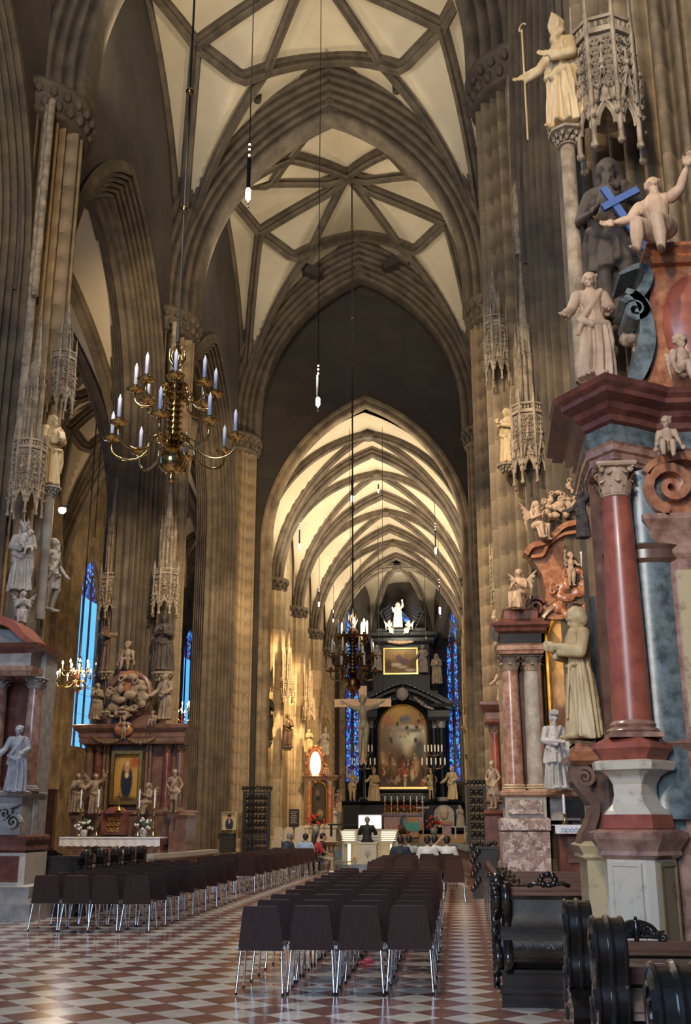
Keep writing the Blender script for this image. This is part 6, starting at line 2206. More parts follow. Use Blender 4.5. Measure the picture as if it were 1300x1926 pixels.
statue_px('stone_statue', 'white stone apostle in draped robe on the ornate pedestal at the left edge', 'blue_statue', F_YOUTH, 26, 1489, 1366, 18.45, .3)
# ------------------------------------------------------------------ choir: high altar
D1 = 78.5
O = at(758, 1560, y=D1)
t = thing('high_altar', 'tall black marble high altar with a large arched painting at the far end', 'altar', (O.x, D1, 0))
P2 = lambda px, py, D=D1: at(px, py, y=D) - V(O.x, D1, 0)
blk('podium', 'black_marble', 646, 868, [(.2, 1562), (0, 1556), (0, 1514), (.15, 1511), (.2, 1508), (0, 1506)], 1530, 2.2)
blk('back_wall', 'black_marble', 690, 826, [(0, 1508), (0, 1300)], 1400, 1.2, 1.0)
for px in (684, 699, 817, 832):
    c = P2(px, 1430)
    column(t, c.x, (.55 if px in (684, 832) else 1.0), zat(px, 1507, D1), zat(px, 1353, D1), .30, 'black_marble', 'grey_statue', .1, .05, 'grey_statue', 14)
for s, (a, c_) in enumerate(((675, 708), (806, 845))):
    blk('entablature', 'black_marble', a, c_, [(0, 1354), (.05, 1348), (.05, 1336), (.3, 1330), (.35, 1324), (0, 1322)], 1335, 1.6)
b = MB()
for sgn in (-1, 1):
    scrollband(b, [(P2(757 + sgn * a, c_).x, .5, zat(757, c_, D1)) for a, c_ in ((100, 1328), (80, 1318), (60, 1307), (40, 1297), (20, 1288), (2, 1283))], 1.4, [.30, .34, .36, .36, .36, .36], (0, 1, 0))
    scrollband(b, [(P2(757 + sgn * a, c_).x, .3, zat(757, c_, D1)) for a, c_ in ((92, 1334), (70, 1324), (50, 1314), (30, 1304), (12, 1298))], 1.2, .2, (0, 1, 0))
b.build('broken_pediment', 'black_marble', t, .8)
b = MB()
for sgn in (-1, 1):
    for k in range(12):
        a = 96 - 8 * k
        b.ball((P2(757 + sgn * a, 1320).x, -.28, zat(757, 1329 - 3.9 * k, D1)), .075, 6)
b.build('silvered_bosses', 'chrome', t, True)
b = MB()
b.ball((P2(757, 1305).x, -.2, zat(757, 1306, D1)), (.45, .25, .5), 10)
garland(b, (P2(735, 1310).x, -.2, zat(735, 1312, D1)), (P2(700, 1332).x, -.2, zat(700, 1334, D1)), .12, .14, 12)
garland(b, (P2(780, 1310).x, -.2, zat(780, 1312, D1)), (P2(815, 1332).x, -.2, zat(815, 1334, D1)), .12, .14, 12)
b.build('carved_festoon', 'grey_statue', t, .8)
rp = random.Random(9)
crowd = []
for k in range(60):
    u, v = rp.uniform(.04, .96), rp.uniform(.03, .40) if k < 44 else rp.uniform(.55, .9)
    q = rp.random()
    c_ = (.07, .045, .03) if q < .4 else ((.34, .22, .12) if q < .7 else ((.42, .34, .2) if q < .85 else (.28, .06, .035)))
    crowd.append((u, v, rp.uniform(.02, .06), rp.uniform(.02, .06), c_, .5))
    if q > .4:
        crowd.append((u, v + .045, .018, .013, (.42, .27, .16), .5))
x0, x1 = P2(714, 1400).x, P2(801, 1400).x
fig_ = [(.30, .26, .12, .2, (.20, .11, .06), .9), (.12, .30, .12, .16, (.30, .18, .09), .9), (.53, .22, .09, .16, (.26, .07, .04), .7), (.78, .26, .09, .14, (.32, .19, .09), .8), (.70, .15, .07, .10, (.40, .33, .18), .7), (.25, .08, .16, .06, (.24, .17, .10), .8)]
painting('canvas', t, x0, x1, zat(757, 1480, D1), zat(757, 1326, D1), .60,
         [(.45, .92, .6, .22, (.52, .33, .11), .9), (.55, .62, .6, .18, (.38, .37, .32), .9), (.66, .60, .3, .12, (.58, .54, .38), .9), (.58, .46, .14, .22, (.56, .48, .28), .9), (.1, .5, .3, .3, (.16, .11, .07), .9), (.5, .16, .9, .34, (.075, .045, .03), .5), (.86, .46, .16, .2, (.07, .07, .06), .6),
          (.18, .82, .10, .10, (.42, .14, .09), .9), (.58, .84, .14, .08, (.14, .16, .20), .8), (.48, .83, .07, .06, (.12, .13, .17), .8), (.66, .74, .34, .035, (.52, .45, .38), .9), (.75, .69, .28, .03, (.10, .10, .10), .9), (.42, .66, .10, .03, (.50, .34, .22), .8), (.8, .76, .10, .05, (.34, .14, .09), .9), (.3, .72, .2, .03, (.3, .28, .25), .9)] + fig_ + crowd, (x1 - x0) / 2, 70, (.2, .14, .09), 'gold', .16, 8, 1.55)
b = MB()
xm, hw = (x0 + x1) / 2, (x1 - x0) / 2
for o in (.32, .50):
    b.sweep([(xm - hw - o, .5, zat(757, 1485, D1))] + [(xm + (hw + o) * cos(PI - PI * k / 18), .5, zat(757, 1326, D1) - hw + (hw + o) * sin(PI * k / 18)) for k in range(19)] + [(xm + hw + o, .5, zat(757, 1485, D1))],
            [(-.12, 0), (-.16, .08), (.1, .12), (.1, 0)], (0, 1, 0))
b.build('dark_frame', 'black_marble', t, .7)
blk('predella', 'black_marble', 708, 806, [(0, 1507), (0, 1492), (.1, 1488), (0, 1484)], 1495, .8, .2)
b = MB()
for k in range(22):
    volute(b, (P2(722 + k * 3.5, 1496).x, .12, zat(757, 1496 + (k % 2) * 5, D1)), (1, 0, 0), .17, 1.3, .06, .05, 1 if k % 2 else -1)
b.build('carved_scrollwork', 'grey_statue', t)
# upper storey
blk('upper_wall', 'black_marble', 702, 808, [(0, 1300), (0, 1208)], 1250, .9, .7)
blk('upper_cornice', 'black_marble', 696, 814, [(0, 1211), (.1, 1206), (.1, 1200), (.3, 1196), (.35, 1190), (0, 1187)], 1200, 1.3, .5)
x0, x1 = P2(723, 1240).x, P2(783, 1240).x
painting('canvas', t, x0, x1, zat(753, 1264, D1), zat(753, 1219, D1), .55,
         [(.5, .8, .7, .4, (.46, .33, .16), .8), (.45, .62, .14, .2, (.22, .14, .14), .4), (.35, .35, .22, .10, (.55, .48, .38), .4), (.55, .25, .2, .08, (.50, .40, .28), .4), (.25, .7, .1, .14, (.42, .24, .12), .4), (.7, .7, .12, .16, (.36, .22, .12), .4),
          (.6, .5, .2, .14, (.16, .12, .16), .4), (.1, .3, .15, .3, (.12, .08, .05), .5), (.9, .35, .15, .3, (.15, .10, .06), .5), (.8, .12, .2, .08, (.5, .42, .3), .4)], 0, 48, (.2, .14, .08), 'gold', .10, 5, 1.6)
b = MB()
garland(b, (P2(730, 1205).x, .4, zat(730, 1205, D1)), (P2(776, 1205).x, .4, zat(776, 1205, D1)), .08, .16, 12)
b.build('carved_festoon', 'sand_statue', t, .8)
blk('crown_block', 'black_marble', 708, 800, [(0, 1189), (0, 1182), (-.5, 1176), (-1.0, 1170)], 1180, .9, .7)
b = MB()
for s in (-1, 1):
    for k in range(6):
        scrollband(b, [(P2(755 + s * (18 + 3 * k), 1170).x, .8, zat(755, 1182 - 6 * k, D1)), (P2(755 + s * (26 + 3 * k), 1170).x, .8, zat(755, 1178 - 6 * k, D1)), (P2(755 + s * (22 - 1 * k), 1170).x, .8, zat(755, 1168 - 7 * k, D1))], .3, .12, (0, 1, 0))
b.build('dark_glory', 'black_marble', t, .7)
for nm, lb, f, px, pb, pt, m, rz, k in (('altar_statue', 'cream saint with raised arm at the far left of the high altar', F_HERO, 663, 1507, 1446, 'yellow_statue', .2, 1.05),
                                 ('altar_statue', 'cream robed saint immediately left of the great painting', F_BISH, 704, 1507, 1446, 'yellow_statue', .1, 1.05),
                                 ('altar_statue', 'cream tunic-clad saint immediately right of the great painting', F_HIP, 812, 1504, 1448, 'yellow_statue', -.1, 1.),
                                 ('altar_statue', 'cream draped saint at the far right of the high altar', F_YOUTH, 851, 1504, 1443, 'yellow_statue', -.3, 1.),
                                 ('altar_statue', 'grey caryatid-like statue left of the small upper painting', F_PRAY, 709, 1262, 1214, 'grey_statue', .1, 1.),
                                 ('altar_statue', 'grey caryatid-like statue right of the small upper painting', F_YOUTH, 796, 1265, 1214, 'grey_statue', -.1, 1.),
                                 ('altar_statue', 'cream bishop statue on the right shoulder of the high altar', F_BOOK, 822, 1286, 1230, 'buff_statue', -.2, 1.),
                                 ('altar_statue', 'pale crowned woman in a ring of rays crowning the high altar', F_GLORY, 749, 1180, 1128, 'white_marble', 0, 1.13),
                                 ('angel_statue', 'pale kneeling angel left of the high altar crown', F_KNEEL, 733, 1193, 1166, 'white_marble', .6, .82),
                                 ('angel_statue', 'pale kneeling angel right of the high altar crown', F_KNEEL, 769, 1193, 1166, 'white_marble', -.6, .82)):
    statue_px(nm, lb, m, f, px, pb, pt, 78.2 if pb > 1400 else 78.6, rz, None, k)
t = thing('altar_table', 'red-brown marble altar table below the row of tall gilt candlesticks', 'altar', at(758, 1562, y=76.5))
P2 = lambda px, py, D=76.5: at(px, py, y=D) - t.location
b = MB()
b.stack(rect(P2(722, 1550).x, 0, P2(795, 1550).x, 1.2), [(0, 0), (0, P2(758, 1536).z), (.1, P2(758, 1534).z), (.1, P2(758, 1530).z)])
b.build('mensa', 'orange_marble', t)
b = MB()
b.stack(ngon(10, .38, 0, (P2(762, 1540).x, -.05)), [(0, P2(758, 1552).z), (0, P2(758, 1540).z), (-.3, P2(758, 1533).z)])
b.build('tabernacle', 'grey_marble', t)
for i, px in enumerate((724.5, 736.5, 748, 760, 772.5, 784.5, 795)):
    candlestick('gilt altar candlestick with white candle on the high altar, %s from the left' % ORD[i], px, 1497, 1507, 1530, 76.3, 'gold', 'candle', 'candlesticks on the high altar', 2.2)
    if i < 6:
        bouquet('red flowers between the high altar candlesticks, %s from the left' % ORD[i], px + 6, 1525, 76.6, .36, 'red_flower', 'red flowers on the high altar')
# candelabra by the painting
for i, px in enumerate((684, 816)):
    p = at(px, 1448, y=77)
    t = thing('candelabrum', 'silver candelabrum with short white candles %s of the great painting' % ('left', 'right')[i], 'candelabrum', p)
    b = MB()
    b.lathe([(.3, -2.1), (.08, -1.9), (.08, -.2), (.2, 0), (.06, .2), (.06, 1.6)], (0, 0, 0), 10)
    b.build('stem', 'black_marble', t, True)
    for z in (.35, 1.25):
        for k in range(6):
            x = (-.8 + .32 * k) * (1 if z < 1 else .75)
            b = MB()
            b.tube([(0, 0, z - .3), (x * .6, 0, z - .25), (x, 0, z)], .04, 5)
            b.build('arm', 'chrome', t)
            b = MB()
            b.lathe([(.055, z), (.055, z + .42), (.01, z + .5)], (x, 0, 0), 8)
            b.build('candle', 'cream', t, .8)
# crucifix hung under the choir arch
t = thing('crucifix', 'large hanging wooden crucifix with a pale carved body before the high altar', 'crucifix', at(683, 1436, y=48))
zc = lambda py: zat(683, py, 48) - t.location.z
b = MB()
b.box((0, .06, (zc(1290) + zc(1436)) / 2), (.36, .10, zc(1290) - zc(1436)))
b.build('upright', 'plain_wood', t)
b = MB()
b.box((0, .05, zc(1322)), (2.55, .12, .36))
b.build('crossbar', 'plain_wood', t)
relief('body', 'flesh_pale', F_CHRIST, t, (0, -.06, zc(1428)), tuple(q * (zc(1320) - zc(1428)) for q in (.84, .8, 1.1)))
b = MB()
zq = ceil_z(t.location.x, 48) - t.location.z
b.tube([(-.5, .05, zc(1318)), (-.6, .05, zq)], .012, 4)
b.tube([(.9, .05, zc(1318)), (1.0, .05, zq)], .012, 4)
b.build('hanging_wire', 'cable', t)
# side altar in the choir with the glowing oval
D1 = 58
O = at(600, 1575, y=D1)
t = thing('side_altar', 'choir side altar with a glowing gold oval above a dark painting', 'altar', (O.x, D1, 0))
P2 = lambda px, py, D=D1: at(px, py, y=D) - V(O.x, D1, 0)
blk('table', 'white_marble', 566, 632, [(.1, 1590), (.1, 1584), (0, 1582), (0, 1560), (.08, 1557), (.08, 1553)], 1570, 1.2)
blk('back_wall', 'rose_marble', 578, 628, [(0, 1556), (0, 1466)], 1510, .6, .4)
for px in (581, 620):
    c = P2(px, 1510)
    column(t, c.x, .2, zat(px, 1553, D1), zat(px, 1467, D1), .17, 'orange_marble', 'sand_statue', .14, .06, None, 14)
blk('entablature', 'rose_marble', 574, 632, [(0, 1468), (.08, 1464), (.2, 1460), (0, 1458)], 1463, .9)
painting('canvas', t, P2(587, 1500).x, P2(612, 1500).x, zat(600, 1550, D1), zat(600, 1472, D1), .15,
         [(.5, .5, .5, .5, (.07, .055, .045), .8), (.45, .62, .2, .08, (.02, .02, .02), .4), (.6, .25, .3, .12, (.30, .2, .12), .5), (.4, .75, .2, .1, (.14, .1, .08), .5)], .34, 24, (.05, .04, .035), 'gold', .10, 6)
b = MB()
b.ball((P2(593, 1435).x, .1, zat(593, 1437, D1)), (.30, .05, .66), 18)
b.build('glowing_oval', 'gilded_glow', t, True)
b = MB()
b.tube([(P2(593, 1437).x + .38 * cos(k * PI / 12), .1, zat(593, 1437, D1) + .78 * sin(k * PI / 12)) for k in range(25)], .10, 6)
for k in range(12):
    b.ball((P2(593, 1437).x + .5 * cos(k * PI / 6), .1, zat(593, 1437, D1) + .92 * sin(k * PI / 6)), .13, 6)
b.build('oval_frame', 'orange_marble', t, True)
for nm, lb, f, px, pb, pt, m, k, D in (('putto_statue', 'pale putto beside the glowing oval', F_PUTTO, 614, 1460, 1438, 'sand_statue', .8, 57.8), ('altar_statue', 'small white paired figure right of the choir side altar', F_PRAY, 628, 1552, 1520, 'white_marble', 1., 58.4),
                                 ('altar_statue', 'tall pale statue on a pillar right of the choir side altar', F_YOUTH, 636, 1527, 1486, 'sand_statue', 1., 60)):
    statue_px(nm, lb, m, f, px, pb, pt, D, .3, None, k)
b = MB()
c = at(636, 1527, y=60)
tag(b.lathe([(.32, 0), (.32, .2), (.2, .3), (.2, c.z - .2), (.32, c.z)], (0, 0, 0), 10).build('stone_pillar', 'grey_statue', loc=(c.x, 60, 0), smooth=.6), 'grey stone pillar under the tall pale statue in the choir', 'pillar')
bouquet('autumn flower bouquet on the choir side altar', 594, 1548, 57.6, .5, 'red_flower')
# stone stalls
for i, (a, c_) in enumerate(((512, 530), (531, 549), (551, 572))):
    p = at((a + c_) / 2, 1587, y=50.4)
    p.z = .4
    t = thing('stone_stall', 'pale rounded stone stall along the left choir wall, %s from the gate' % ORD[i], 'stall', p, 0, 'stone stalls')
    w, h = (c_ - a) * 50.4 / 2080, zat(a, 1555, 50.4) - p.z
    b = MB()
    b.prism(outline_round(w, w, h, .2), (0, .5, 0), (1, 0, 0), (0, 0, 1), (0, 1, 0), .2)
    b.build('back_stone', 'white_marble', t)
    b = MB()
    b.box((0, .15, h * .22), (w, .6, h * .44))
    b.build('seat_stone', 'white_marble', t)
# choir step
b = MB()
b.box((XC, 66, .1), (9.6, 34, .2))
b.box((XC, 66.5, .3), (9.6, 33, .2))
struct(b.build('floor', 'grey_marble'))
b = MB()
b.box((XC, 71, .6), (9.4, 5.6, .5))
struct(b.build('floor', 'plain_wood'))

# ------------------------------------------------------------------ iron gates
def gate(label, x0, x1, ptop, pcrest, D):
    A, B_ = at(x0, 1560, y=D), at(x1, 1560, y=D)
    w = B_.x - A.x
    t = thing('iron_gate', label, 'gate', ((A.x + B_.x) / 2, D, 0))
    zt, zc_ = zat((x0 + x1) / 2, ptop, D), zat((x0 + x1) / 2, pcrest, D)
    b = MB()
    for s in (-1, 1):
        b.box((s * (w / 2 - .06), 0, zt / 2), (.12, .12, zt))
    for z in (.25, zt * .36, zt * .40, zt - .05):
        b.box((0, 0, z), (w, .10, .07))
    b.build('gate_frame', 'iron', t)
    n = max(4, int(w / .15))
    for i in range(n):
        x = -w / 2 + w * (i + .5) / n
        b = MB()
        b.tube([(x, 0, .2), (x, 0, zt)], .018, 5)
        b.build('bar', 'iron', t)
    b = MB()
    for i in range(n - 1):
        x = -w / 2 + w * (i + 1) / n
        for k in range(int((zt - zt * .42) / .26)):
            z = zt * .45 + k * .26
            b.tube([(x + .085 * cos(j * .8) * (1 - j * .06), 0, z + .12 * sin(j * .8) * (1 - j * .06)) for j in range(10)], .026, 4)
            b.ball((x, 0, z), .045, 5)
        for k in range(3):
            b.ball((x, 0, .35 + .25 * k), (.07, .03, .12), 6)
    b.build('scrollwork', 'iron', t)
    b = MB()
    for i in range(n + 2):
        x = -w / 2 + w * i / (n + 1)
        h = (zc_ - zt) * (.6 + .4 * sin(PI * i / (n + 1)))
        b.tube([(x, 0, zt), (x, 0, zt + h * .7), (x, 0, zt + h)], [.02, .02, .002], 5)
        b.ball((x, 0, zt + h * .6), .06, 6)
        b.tube([(x + .07 * cos(j * .9), 0, zt + .12 + .07 * sin(j * .9)) for j in range(8)], .015, 4)
    b.build('cresting', 'iron', t)
gate('black wrought iron gate left of the choir, before the golden pier', 456, 508, 1488, 1474, 44)
gate('black wrought iron gate on the right of the choir, lights glinting through', 879, 918, 1478, 1466, 36)

# ------------------------------------------------------------------ organ console and choir furniture
D1 = 42
p = at(691, 1618, y=D1)
t = thing('organ_console', 'white organ console with lit stop jambs facing the altar', 'organ console', (p.x, D1, 0))
zo = lambda py: zat(691, py, D1)
X = lambda px: at(px, 1590, y=D1).x - p.x
b = MB()
for a, c_ in ((642, 652), (736, 748)):
    b.box(((X(a) + X(c_)) / 2, .8, (zo(1566) + zo(1622)) / 2), (X(c_) - X(a), 1.0, zo(1566) - zo(1622)))
b.box((0, 1.35, (zo(1560) + zo(1622)) / 2), (X(746) - X(643), .12, zo(1560) - zo(1622)))
b.build('cabinet', 'cream_box', t)
for s, (a, c_) in enumerate(((638, 672), (712, 750))):
    b = MB()
    q = [(X(a), zo(1562)), (X(c_), zo(1560)), (X(c_), zo(1582)), (X(a) + (.2 if s == 0 else 0), zo(1588 if s == 0 else 1582))]
    if s:
        q[2] = (X(c_) - .25, zo(1588))
    b.prism(q[::-1], (0, .35, 0), (1, 0, 0), (0, 0, 1), V(0, 1, 0), .5)
    b.build('stop_jamb', 'cream_box', t)
    for k in range(5):
        b = MB()
        xm = (X(a) + X(c_)) / 2
        b.box((xm, .08, zo(1565 + 4 * k)), ((X(c_) - X(a)) * .72, .05, .022))
        b.build('stop_row', 'screen_dim', t)
for k in range(4):
    b = MB()
    b.box((0, .45 + .14 * k, zo(1584 - 5.5 * k)), (X(712) - X(672), .16, .06))
    b.build('manual', 'linen', t)
    b = MB()
    for j in range(22):
        b.box(((X(672) + (X(712) - X(672)) * (j + .5) / 22), .5 + .14 * k, zo(1584 - 5.5 * k) + .04), (.018, .09, .02))
    b.build('sharps', 'black', t)
for px in (654, 734):
    b = MB()
    b.box((X(px), .7, (zo(1588) + zo(1620)) / 2), (.05, .5, zo(1588) - zo(1620)))
    b.build('lit_jamb', 'keyglow', t)
b = MB()
for k in range(12):
    b.box((X(660) + (X(728) - X(660)) * k / 11, 1.0, zo(1616)), (.04, .5, .05))
b.build('pedalboard', 'plain_wood', t)
b = MB()
b.box((X(692), 1.1, zo(1546)), (X(712) - X(670), .05, zo(1534) - zo(1558)))
b.build('music_screen', 'screen', t)
b = MB()
b.box((X(692), 1.15, zo(1546)), (X(714) - X(668), .05, zo(1532) - zo(1560)))
b.build('screen_case', 'grey', t)
t = thing('organ_bench', 'beige stone-like organ bench block in front of the console', 'bench', at(691, 1622, y=40.8))
t.location.z = .16
h = zat(691, 1584, 40.8) - t.location.z
b = MB()
b.stack(rect(-.36, -.25, .36, .25), [(0, 0), (0, h * .9), (.03, h * .92), (.03, h)])
b.build('block', 'cream_box', t)
b = MB()
b.ball((.03, -.25, h * .5), (.11, .02, .13), 10)
b.box((.03, -.27, h * .5), (.03, .02, .34))
b.build('carving', 'grey', t, True)
b = MB()
b.box((0, 0, .04), (5, 3.6, .08))
b.box((0, .1, .12), (4.6, 3.2, .08))
o = b.build('step_platform', 'grey_marble', loc=(at(690, 1620, y=41.6).x, 41.6, 0))
tag(o, 'low grey step platform carrying the organ console', 'platform')
t = thing('music_desk', 'small dark desk with white sheets behind the organ console', 'desk', at(650, 1572, y=46))
b = MB()
b.box((0, 0, .45), (1.4, .5, .06))
b.box((-.6, 0, .2), (.06, .4, .45))
b.box((.6, 0, .2), (.06, .4, .45))
b.build('desk', 'black', t)
t = thing('lectern', 'red-brown wooden lectern right of the altar candlesticks', 'lectern', at(841, 1574, y=62))
h = zat(841, 1549, 62) - t.location.z
b = MB()
b.box((0, 0, h / 2), (.5, .4, h))
b.box((0, -.03, h), (.66, .5, .05), 0, .3)
b.build('body', 'orange_marble', t)
statue_px('altar_statue', 'small white statue on a white stand beside the right iron gate', 'white_marble', F_PRAY, 866, 1556, 1515, 60, -.3)
t = thing('white_stand', 'white table stand below the small white statue', 'stand', at(866, 1578, y=60))
b = MB()
b.box((0, 0, .62), (.8, .5, .06))
for k in (-1, 1):
    b.box((.25 * k, 0, .3), (.08, .3, .6))
b.build('stand', 'white_marble', t)
t = thing('framed_relief', 'oval grey relief slab on the black altar podium at the right', 'relief', at(836, 1556, y=77.5))
b = MB()
b.prism([(.7 * cos(PI * k / 10), .9 + .6 * sin(PI * k / 10)) for k in range(11)] + [(-.7, 0), (.7, 0)], (0, 0, 0), (1, 0, 0), (0, 0, 1), (0, 1, 0), .2)
b.build('slab', 'grey_statue', t)
b = MB()
b.ball((0, -.1, .9), (.32, .12, .45), 10)
b.build('figure', 'buff_statue', t, True)
t = thing('ambo', 'lectern draped with a turquoise cloth before the high altar', 'lectern', at(777, 1575, y=68))
b = MB()
b.box((0, 0, .6), (.7, .4, 1.2))
b.build('stand', 'plain_wood', t)
b = MB()
b.box((0, -.23, zat(777, 1555, 68) - t.location.z), (.82, .03, zat(777, 1547, 68) - zat(777, 1563, 68)))
b.build('cloth', 'teal', t)
bouquet('spiky red flower bouquet right of the turquoise cloth', 816, 1553, 62, .5, 'red_flower', None, at(816, 1553, y=62).z - .4)
bouquet('red and white flowers right of the organ console', 756, 1570, 60, .45, 'red_flower', None, max(.8, at(756, 1570, y=60).z - .4))
t = thing('processional_cross', 'silver processional cross standing right of the candlesticks', 'cross', at(796, 1560, y=74))
b = MB()
h = zat(796, 1512, 74) - t.location.z
b.tube([(0, 0, .4 - t.location.z), (0, 0, h)], .05, 6)
b.box((0, 0, h - .25), (.7, .06, .08))
for x, z in ((-.35, h - .25), (.35, h - .25), (0, h + .1)):
    b.ball((x, 0, z), .10, 8)
b.build('cross', 'grey', t, .8)
# notices
t = thing('notice_board', 'purple notice board with white lines beside the stone seats', 'sign', at(553, 1556, y=52))
h = zat(553, 1522, 52) - t.location.z
b = MB()
b.box((0, 0, h / 2), (.50, .04, h))
b.box((0, .03, -t.location.z / 2 + .2), (.05, .03, t.location.z - .4))
b.build('board', 'purple', t)
b = MB()
for k in range(7):
    b.box((-.03 * (k % 2), -.025, h * (.85 - .1 * k)), (.32 - .05 * (k % 3), .006, .025))
b.build('text_lines', 'paper', t)
t = thing('portrait_poster', 'cream poster with a portrait of a dark-suited person on the great pier', 'poster', at(431, 1560, y=43.2))
h = zat(431, 1528, 43.2) - t.location.z
painting('print', t, -.26, .26, 0, h, 0, [(.5, .30, .34, .42, (.03, .035, .06), .15), (.5, .68, .17, .15, (.32, .2, .13), .25), (.5, .82, .19, .10, (.05, .035, .03), .25), (.5, .46, .06, .14, (.5, .45, .4), .3)], 0, 26, (.50, .42, .24), 'paper', .02, 2)
t = thing('black_box', 'black box below the portrait poster', 'box', at(428, 1603, y=43.0))
b = MB()
b.box((0, 0, .34), (.56, .4, .68))
b.box((0, 0, .69), (.6, .44, .03))
b.build('box', 'black', t)
t = thing('wooden_door', 'dark panelled wooden confessional front in the left aisle', 'door', at(80, 1600, y=40))
b = MB()
h = zat(80, 1518, 40)
b.box((0, 0, h / 2), (.75, .3, h))
b.box((0, 0, h), (.85, .36, .08))
b.build('frame', 'wood_red', t)
for k in range(2):
    b = MB()
    b.box((-.18 + .36 * k, -.16, h * .5), (.28, .05, h * .82))
    b.build('door_leaf', 'brown_marble', t)
t = thing('wall_plaque', 'dark stone plaque on the left aisle wall', 'plaque', at(82, 1500, y=44.5))
b = MB()
b.box((0, 0, .55), (.36, .12, 1.1))
b.box((0, 0, .55), (.28, .16, .9))
b.build('slab', 'brown_statue', t)

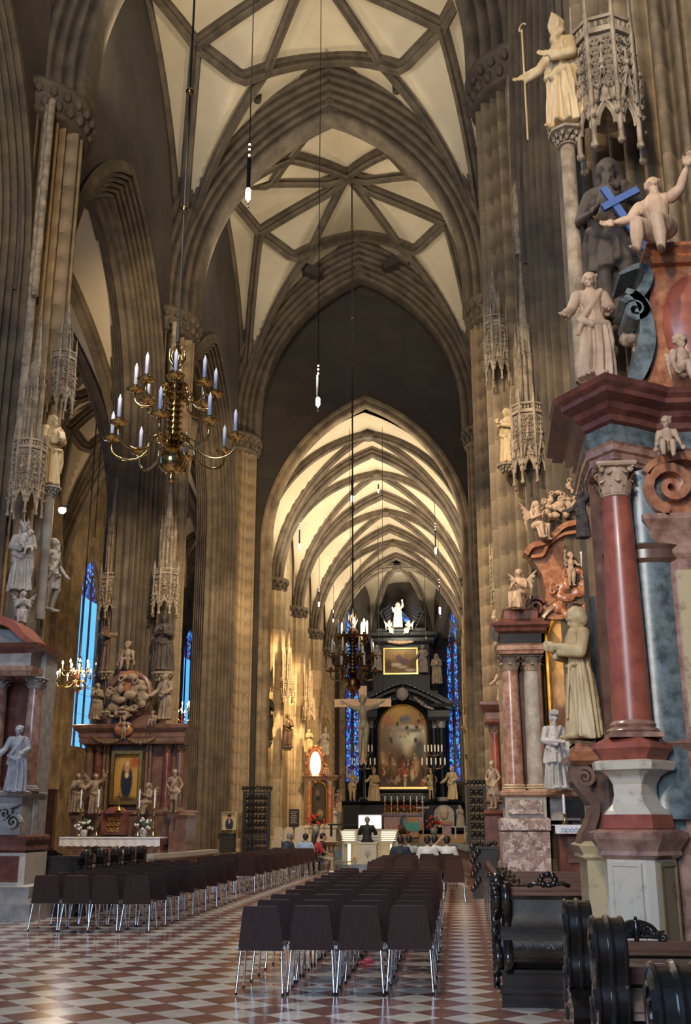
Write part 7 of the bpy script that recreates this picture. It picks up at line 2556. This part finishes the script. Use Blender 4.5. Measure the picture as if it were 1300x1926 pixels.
# ------------------------------------------------------------------ people
def person(label, x, y, rz, shirt, trousers, hair, sleeves=.55, lean=.12, arms='lap', long=False, H=1.66, head_turn=0., shoes='white', group='seated visitors', zb=0.):
    t = thing('person', label, 'person', (x, y, zb), rz, group)
    s = H
    Q = lambda x_, y_, z_: V(x_ * s, (y_ - lean * max(0, z_ - .3) * .9) * s, z_ * s)
    hipz = .285
    pel, wa, ch, nk = Q(0, .02, hipz + .01), Q(0, .015, hipz + .10), Q(0, 0, hipz + .22), Q(0, -.005, hipz + .315)
    hd = Q(0, -.02, hipz + .40)
    hands = {'lap': ((-.16, -.03, .42), (-.07, -.17, .36), (.16, -.03, .42), (.06, -.17, .37)), 'keys': ((-.17, -.06, .43), (-.13, -.25, .44), (.17, -.06, .43), (.13, -.25, .44)),
             'raised': ((-.16, -.03, .42), (-.07, -.17, .36), (.22, .0, .60), (.10, .03, .72)), 'knee': ((-.15, -.10, .42), (-.05, -.26, .40), (.14, -.10, .42), (.05, -.26, .41))}[arms]
    el, hl, er, hr = [Q(*q) for q in hands]
    legs = []
    for k in (-1, 1):
        legs.append([Q(k * .055, .02, hipz - .01), V(k * .07 * s, -.235 * s, (.285 + .02 * k) * s), V(k * .07 * s, (-.25 - .03 * k) * s, .045 * s)])
    def skin(mb):
        mb.chain([ch, nk, hd], [.05 * s, .036 * s, .036 * s], 10)
        head(mb, hd + V(0, 0, .012 * s), 1.03 * s, head_turn, .1, 0, None, False, None)
        for sg, e, h in ((-1, el, hl), (1, er, hr)):
            sh = Q(sg * .11, 0, hipz + .285)
            w = e.lerp(h, .86)
            mb.chain([ch, sh, e, w], [.06 * s, .036 * s, .029 * s, .020 * s], 10)
            hand(mb, w, h - e, 1.0 * s)
        mb.chain([pel, wa, ch], [.085 * s, .075 * s, .085 * s], 12)
        for L_ in legs:
            mb.chain(L_, [.06 * s, .042 * s, .026 * s], 10)
            mb.chain([L_[2], L_[2] + V(0, -.09 * s, -.025 * s)], [.024 * s, .02 * s], 8)
    mb = MB()
    skin(mb)
    obj('body', remesh(mb, .012 * s, 1), t).data.materials.append(M['skin'])
    mb = MB()
    mb.chain([pel + V(0, 0, .01), wa, ch, Q(0, 0, hipz + .28)], [.098 * s, .090 * s, .102 * s, .062 * s], 14)
    mb.chain([Q(-.10, 0, hipz + .275), Q(.10, 0, hipz + .275)], [.048 * s, .048 * s], 10)
    for sg, e, h in ((-1, el, hl), (1, er, hr)):
        sh = Q(sg * .11, 0, hipz + .28)
        end = sh.lerp(e, min(1, sleeves * 1.6)) if sleeves < .62 else e
        pts = [sh, sh.lerp(end, .5), end] + ([e.lerp(h, .8)] if sleeves > .62 else [])
        mb.chain(pts, [.048 * s, .046 * s, .042 * s] + ([.030 * s] if sleeves > .62 else []), 10)
    obj('shirt', remesh(mb, .012 * s, 2), t).data.materials.append(M[shirt])
    mb = MB()
    mb.chain([pel + V(0, 0, .02), pel], [.094 * s, .096 * s], 12)
    for L_ in legs:
        mb.chain([L_[0], L_[1], L_[1].lerp(L_[2], .85)], [.075 * s, .053 * s, .040 * s], 10)
    obj('trousers', remesh(mb, .012 * s, 2), t).data.materials.append(M[trousers])
    for L_ in legs:
        mb = MB()
        mb.chain([L_[2] + V(0, .02 * s, -.018 * s), L_[2] + V(0, -.06 * s, -.022 * s), L_[2] + V(0, -.10 * s, -.026 * s)], [.031 * s, .032 * s, .024 * s], 10)
        mb.build('shoe', shoes, t, True)
    mb = MB()
    c = hd + V(0, .016 * s, .034 * s)
    mb.ball(c, (.060 * s, .066 * s, .060 * s), 14)
    mb.ball(c + V(0, .03 * s, -.035 * s), (.05 * s, .035 * s, .04 * s), 10)
    if long:
        mb.chain([c + V(0, .035 * s, -.02 * s), c + V(0, .06 * s, -.12 * s), c + V(0, .05 * s, -.2 * s)], [.05 * s, .05 * s, .025 * s], 10)
    obj('hair', remesh(mb, .012 * s, 1), t).data.materials.append(M[hair])
    return t
people = [('person in a navy top leaning forward on the far left, grey-haired', 532, 36.4, 'navy', 'denim', 'hair_grey', dict(rz=PI - .6, lean=.55, arms='knee')),
          ('person in a light blue shirt seen from behind, left of the console', 574, 35.6, 'sky', 'khaki', 'hair_dark', dict(rz=PI)),
          ('person in a crimson top sitting beside the light blue shirt', 590, 36.2, 'crimson', 'denim', 'hair_dark', dict(rz=PI - .2, long=True)),
          ('person in black with khaki trousers and white shoes, sitting sideways', 603, 37.0, 'black', 'khaki', 'hair_dark', dict(rz=PI / 2 + .2, sleeves=.3)),
          ('person in a navy shirt nearest the organ console on the right', 753, 29.9, 'navy', 'denim', 'hair_dark', dict(rz=PI)),
          ('person in a pale sage shirt beside the navy shirt, right of the console', 770, 30.8, 'sage', 'denim', 'hair_dark', dict(rz=PI + .2)),
          ('person in a white t-shirt seen from behind on the right', 804, 29.8, 'white', 'denim', 'hair_dark', dict(rz=PI)),
          ('person in dark clothes half hidden beside the white t-shirt', 817, 30.8, 'black', 'denim', 'hair_dark', dict(rz=PI - .2)),
          ('person in a white shirt with one arm raised to the head, far right', 841, 29.9, 'white', 'denim', 'hair_dark', dict(rz=PI, arms='raised'))]
for i, (lb, px, D, sh, tr, ha, kw) in enumerate(people):
    x = at(px, 1600, y=D).x
    rz = kw.pop('rz')
    person(lb, x, D, rz, sh, tr, ha, **kw)
    chair(x + .0 * sin(rz), D - .06 * cos(rz - PI), rz - PI, 'brown chair occupied by the %s' % lb.split(',')[0].replace('person', 'visitor').replace(' seen from behind', '')[:60].rsplit(' ', 1)[0], 'occupied chairs')
person('organist in black sitting at the white console with back to the camera', at(691, 1584, y=40.9).x, 40.85, PI, 'black', 'black', 'hair_grey', sleeves=.9, arms='keys', H=1.78, shoes='black', zb=zat(691, 1584, 40.8) - .47, group=None)
